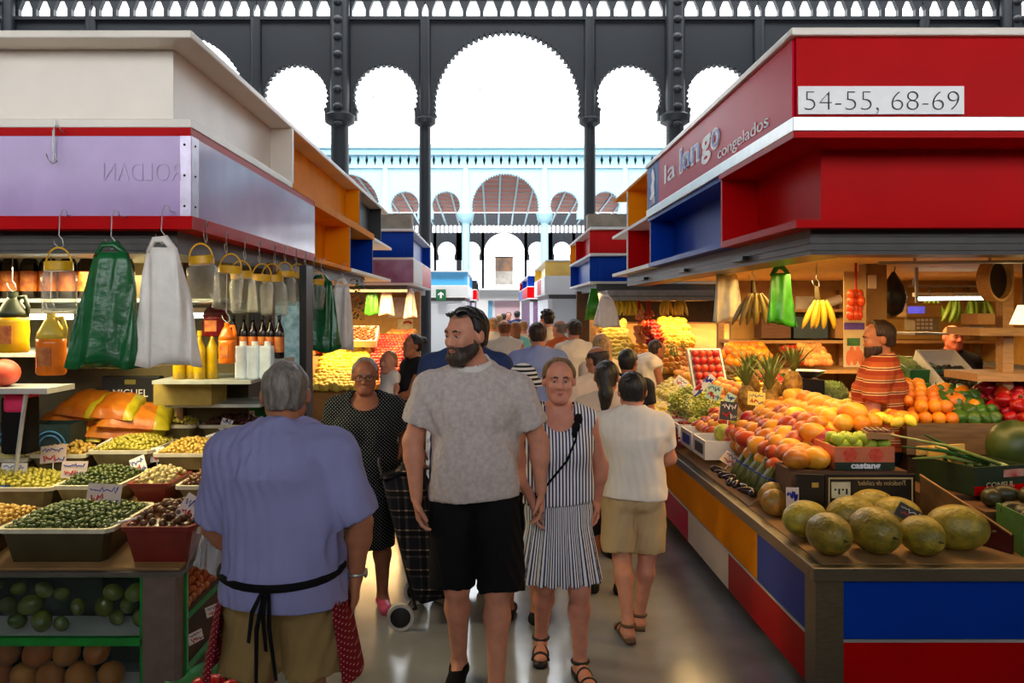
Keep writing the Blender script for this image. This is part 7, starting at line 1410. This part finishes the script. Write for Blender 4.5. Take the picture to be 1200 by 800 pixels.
# wooden rack at the right, sieve, lamp
rk = thing('wooden_rack', 'pale wooden step rack at the right end of the right stall', 'rack', P(1180, 480, 5.6)); x0 = X(1170, 5.6); MB().box((x0-.0, 5.55, 1.1), (x0+.07, 5.63, 2.1)).build('upright', wood, rk)
for py, xa in ((384, 1143), (437, 1140)): a = P(xa, py, 5.5); MB().box((a.x, 5.45, a.z-.05), (x0+.3, 5.85, a.z)).build('shelf_board', wood, rk)
a = P(1146, 380, 5.5); MB().box((a.x, 5.5, a.z), (a.x+.11, 5.7, a.z+.07)).build('small_box', card, rk)
t = thing('round_sieve', 'round wooden sieve hanging high at the right', 'sieve', P(1170, 330, 5.4)); T = Matrix.Translation(P(1166, 328, 5.4)) @ Euler((PI/2, 0, .5)).to_matrix().to_4x4(); MB().lathe([(.12, -.04), (.135, -.04), (.135, .04), (.12, .04), (.12, -.03)], 28, T).build('hoop', wood, t, smooth='auto'); MB().lathe([(.0, 0), (.121, 0), (.121, .004), (0, .004)], 28, T).build('mesh_disc', black, t); MB().tube([P(1166, 304, 5.4), Vector((P(1166, 0, 5.4).x, 5.4, 2.12))], .004, 5).build('string', steel, t)
t = thing('lamp_shade_lamp', 'small white glowing lamp shade at the right edge', 'lamp', P(1198, 350, 5.3)); c = P(1199, 380, 5.3); MB().lathe([(.075, 0), (.03, .12)], 20, Matrix.Translation(c)).build('lamp_shade', mat('glowing_shade', (255, 226, 160), .5, emis=1.6), t, smooth='auto'); MB().tube([c+Vector((0, 0, .12)), Vector((c.x, c.y, 2.12))], .005, 5).build('cord', black, t)
# things hanging at the front of the right stall
carrier_bags('bundle of bright green carrier bags hanging in the right stall', P(915, 320, 5.4), .12, .19, .32, .09, limebag, 11, group=None); hook(P(915, 316, 5.4), .1, 'wire hook holding the bright green bags')
first_or_dup(PROTO['banana_bunch'], P(957, 352, 5.5), (0, 0, .2), 1., 'yellow banana bunch hanging right of the green carrier bags'); hook(P(957, 337, 5.5), .16, 'wire hook holding the yellow bananas'); first_or_dup(PROTO['plantain_bunch'], P(882, 344, 5.9), (0, 0, .1), 1.0, 'brown green plantain bunch hanging left of the green carrier bags'); hook(P(882, 330, 5.9), .08, 'wire hook holding the plantains')
carrier_bags('white carrier bags hanging at the aisle edge of the right stall', P(852, 322, 6.2), .15, .2, .33, .1, mat('lit_white_plastic', (236, 220, 176), .35, bump=.2, bscale=12), 12, group=None); hook(P(852, 316, 6.2), .1, 'wire hook holding the white bags of the right stall')
t = thing('paper_roll', 'cream paper roll on the back wall by the bananas', 'roll', P(975, 353, 8.95)); MB().tube([P(966, 356, 8.9), P(985, 350, 8.9)], .05, 14).build('roll_body', cream, t, smooth='auto'); MB().tube([P(962, 357, 8.9), P(989, 349, 8.9)], .008, 6).build('rod', steel, t)
t = thing('wall_notice', 'bright white notice on the back wall behind the green carrier bags', 'notice', P(941, 348, 9.1)); a = P(932, 364, 9.13); b = P(953, 347, 9.13); MB().box((a.x, 9.12, a.z), (b.x, 9.15, b.z)).build('sheet', mat('bright_notice', (240, 238, 220), .5), t)
t = thing('side_shutter_tube', 'fat grey roller cover under the ceiling at the right', 'roller', (3.5, 5.8, 2.0)); MB().tube([P(1085, 297, 5.8), P(1300, 297, 5.8)], .07, 14).build('roller_body', mat('grey_roller', (110, 100, 84), .5), t, smooth='auto')
# price cards along the aisle heap
for (px, py, Y, w_, h_, yw, tl, roll, m, lab) in ((853, 545, 5.75, .14, .1, -.6, -.9, .5, tagp, 'crumpled pinkish card lying at the counter edge before the stalk bundles'), (944, 500, 5.6, .05, .2, -.3, -.3, .5, tagp, 'tall tilted card standing in the mango heap'), (813, 462, 6.9, .06, .22, -.5, -.4, .75, tagw, 'long tilted white card among the green grapes'), (834, 468, 6.6, .11, .12, -.3, -.3, .25, tagg, 'pale green card tilted beside the long white one'), (848, 480, 6.4, .07, .14, -.3, -.3, .5, tagg, 'narrow green card leaning over the custard apples'), (795, 452, 8.0, .12, .09, -.4, -.4, .6, tagw, 'white card tilted over the far lemons'), (853, 492, 6.05, .12, .13, -.2, -.2, .1, tagk, 'dark card standing behind the custard apples'), (886, 475, 6.0, .12, .1, -.2, -.4, .1, mat('yellow_card', (216, 190, 80), .5), 'yellow card below the pineapples')):
    price_card(P(px, py, Y), w_, h_, yw, lab, m, tl, roll, px)
# ------------------------------------------------------------------ second right stall: fruit front under the grey shutter
t = thing('fruit_stand', 'sloped fruit stand of the second right stall in warm light', 'fruit stand', (3, 11.8, 0)); MB().box((1.5, 11.1, 0), (5.0, 11.12, .75)).box((1.5, 12.9, 0), (5.0, 13.0, 1.6)).build('front_panel', darkwood, t); MB().add([(1.5, 11.1, .75), (5, 11.1, .75), (5, 12.95, 1.6), (1.5, 12.95, 1.6), (1.5, 11.1, .7), (5, 11.1, .7), (5, 12.95, 1.55), (1.5, 12.95, 1.55)], [(0, 1, 2, 3), (7, 6, 5, 4), (0, 4, 5, 1), (2, 6, 7, 3), (1, 5, 6, 2), (3, 7, 4, 0)]).build('sloped_board', woodboard, t)
t = thing('stall_back_wall', 'dim back wall of the second right stall', 'partition', (3, 14.6, 0)); MB().box((1.42, 14.5, 0), (5.2, 14.6, 2.1)).build('board', mat('brown_back_board', (90, 60, 34), .7), t); MB().box((1.42, 12.5, 0), (1.5, 12.6, 2.1)).build('post', wood, t)
t = thing('grey_shutter_box', 'long grey roller shutter box over the second right stall', 'shutter', (3, 11.3, 2.05)); a = P(711, 352, 11.3); b = P(835, 340, 11.3); MB().box((a.x, 11.2, a.z), (b.x, 12.4, b.z)).build('shutter_body', mat('grey_shutter', (132, 130, 130), .45), t); MB().box((a.x, 11.19, a.z+.05), (b.x, 11.2, a.z+.06)).build('groove', shutter, t)
def S2(kind, pxa, pxb, v0, v1, nu, nv, lab, grp, **k): a = X(pxa, 12.); b = X(pxb, 12.); heap(kind, (a, 11.15+1.75*v0, .78+.82*v0), (b-a, 0, 0), (0, 1.75*(v1-v0), .82*(v1-v0)), nu, nv, lab, grp, lift=.05, **k)
S2('lemon', 782, 815, .55, 1, 6, 8, 'lemon in the tall yellow heap of the second right stall', 'lemons of the second right stall', sc=1.9); S2('pear', 710, 740, .3, .95, 6, 10, 'pale pear at the left of the second right stall', 'pears of the second right stall', sc=1.6); S2('lemon', 690, 745, .05, .35, 9, 4, 'lemon low at the front of the second right stall', 'low lemons of the second right stall', sc=1.8); S2('yellow_mango', 742, 790, .15, .55, 8, 6, 'yellow fruit in the middle of the second right stall', 'yellow fruits of the second right stall', sc=1.2); S2('peach', 790, 850, .1, .5, 10, 6, 'orange peach at the right of the second right stall', 'peaches of the second right stall', sc=1.4); S2('tomato', 765, 782, .6, .95, 3, 5, 'dark red fruit in boxes of the second right stall', 'dark red fruits of the second right stall', sc=1.6); S2('green_grape_bunch', 768, 800, .35, .55, 5, 2, 'green grape bunch in the second right stall', 'grapes of the second right stall', sc=1.3)
for i, (px, py) in enumerate(((749, 366), (760, 366), (748, 384), (758, 385), (750, 395), (762, 396))):
    p = P(px, py, 11.5); t = thing('fruit_net', 'red net of oranges hanging in the second right stall, '+('top left', 'top right', 'middle left', 'middle right', 'bottom left', 'bottom right')[i]+' of six', 'net', p, 'hanging nets of oranges'); mb = MB()
    for k in range(10): mb.ball(p+Vector((random.uniform(-.05, .05), random.uniform(-.04, .04), -.02+random.uniform(-.06, .05))), .035, 8, 5)
    mb.build('net_fruit', M_tom if i % 2 else M_peach, t, smooth=True); MB().tube([p, Vector((p.x, p.y, 2.05))], .008, 5).build('net_string', inkr, t)
for i, px in enumerate((722, 729, 736, 743, 785, 802)): first_or_dup(PROTO['banana_bunch'], P(px, 350, 11.55), (0, 0, i), 1.25, 'banana bunch hanging under the grey shutter box, '+('first', 'second', 'third', 'fourth', 'fifth', 'sixth')[i]+' from the left', 'bananas under the grey shutter box')
carrier_bags('white carrier bags hanging at the left end of the grey shutter box', P(711, 350, 11.1), .16, .36, .36, .12, whitebag, 14)
t = thing('leek_bunch', 'bright green leek bunch hanging beside the left post of the second right stall', 'leeks', P(696, 345, 12.0)); mb = MB()
for i in range(9): mb.tube([P(696+(i-4)*.8, 338, 12), P(695+(i-4)*1.6, 360, 11.95), P(695+(i-4)*2.2, 375, 11.95)], [.012, .02, .012], 6, flat=.5)
mb.build('leaves', limebag, t, smooth=True)
# drop unused prototypes
for nm, o in list(PROTO.items()):
    if o.name not in _used:
        for c in list(o.children): bpy.data.objects.remove(c)
        bpy.data.objects.remove(o)
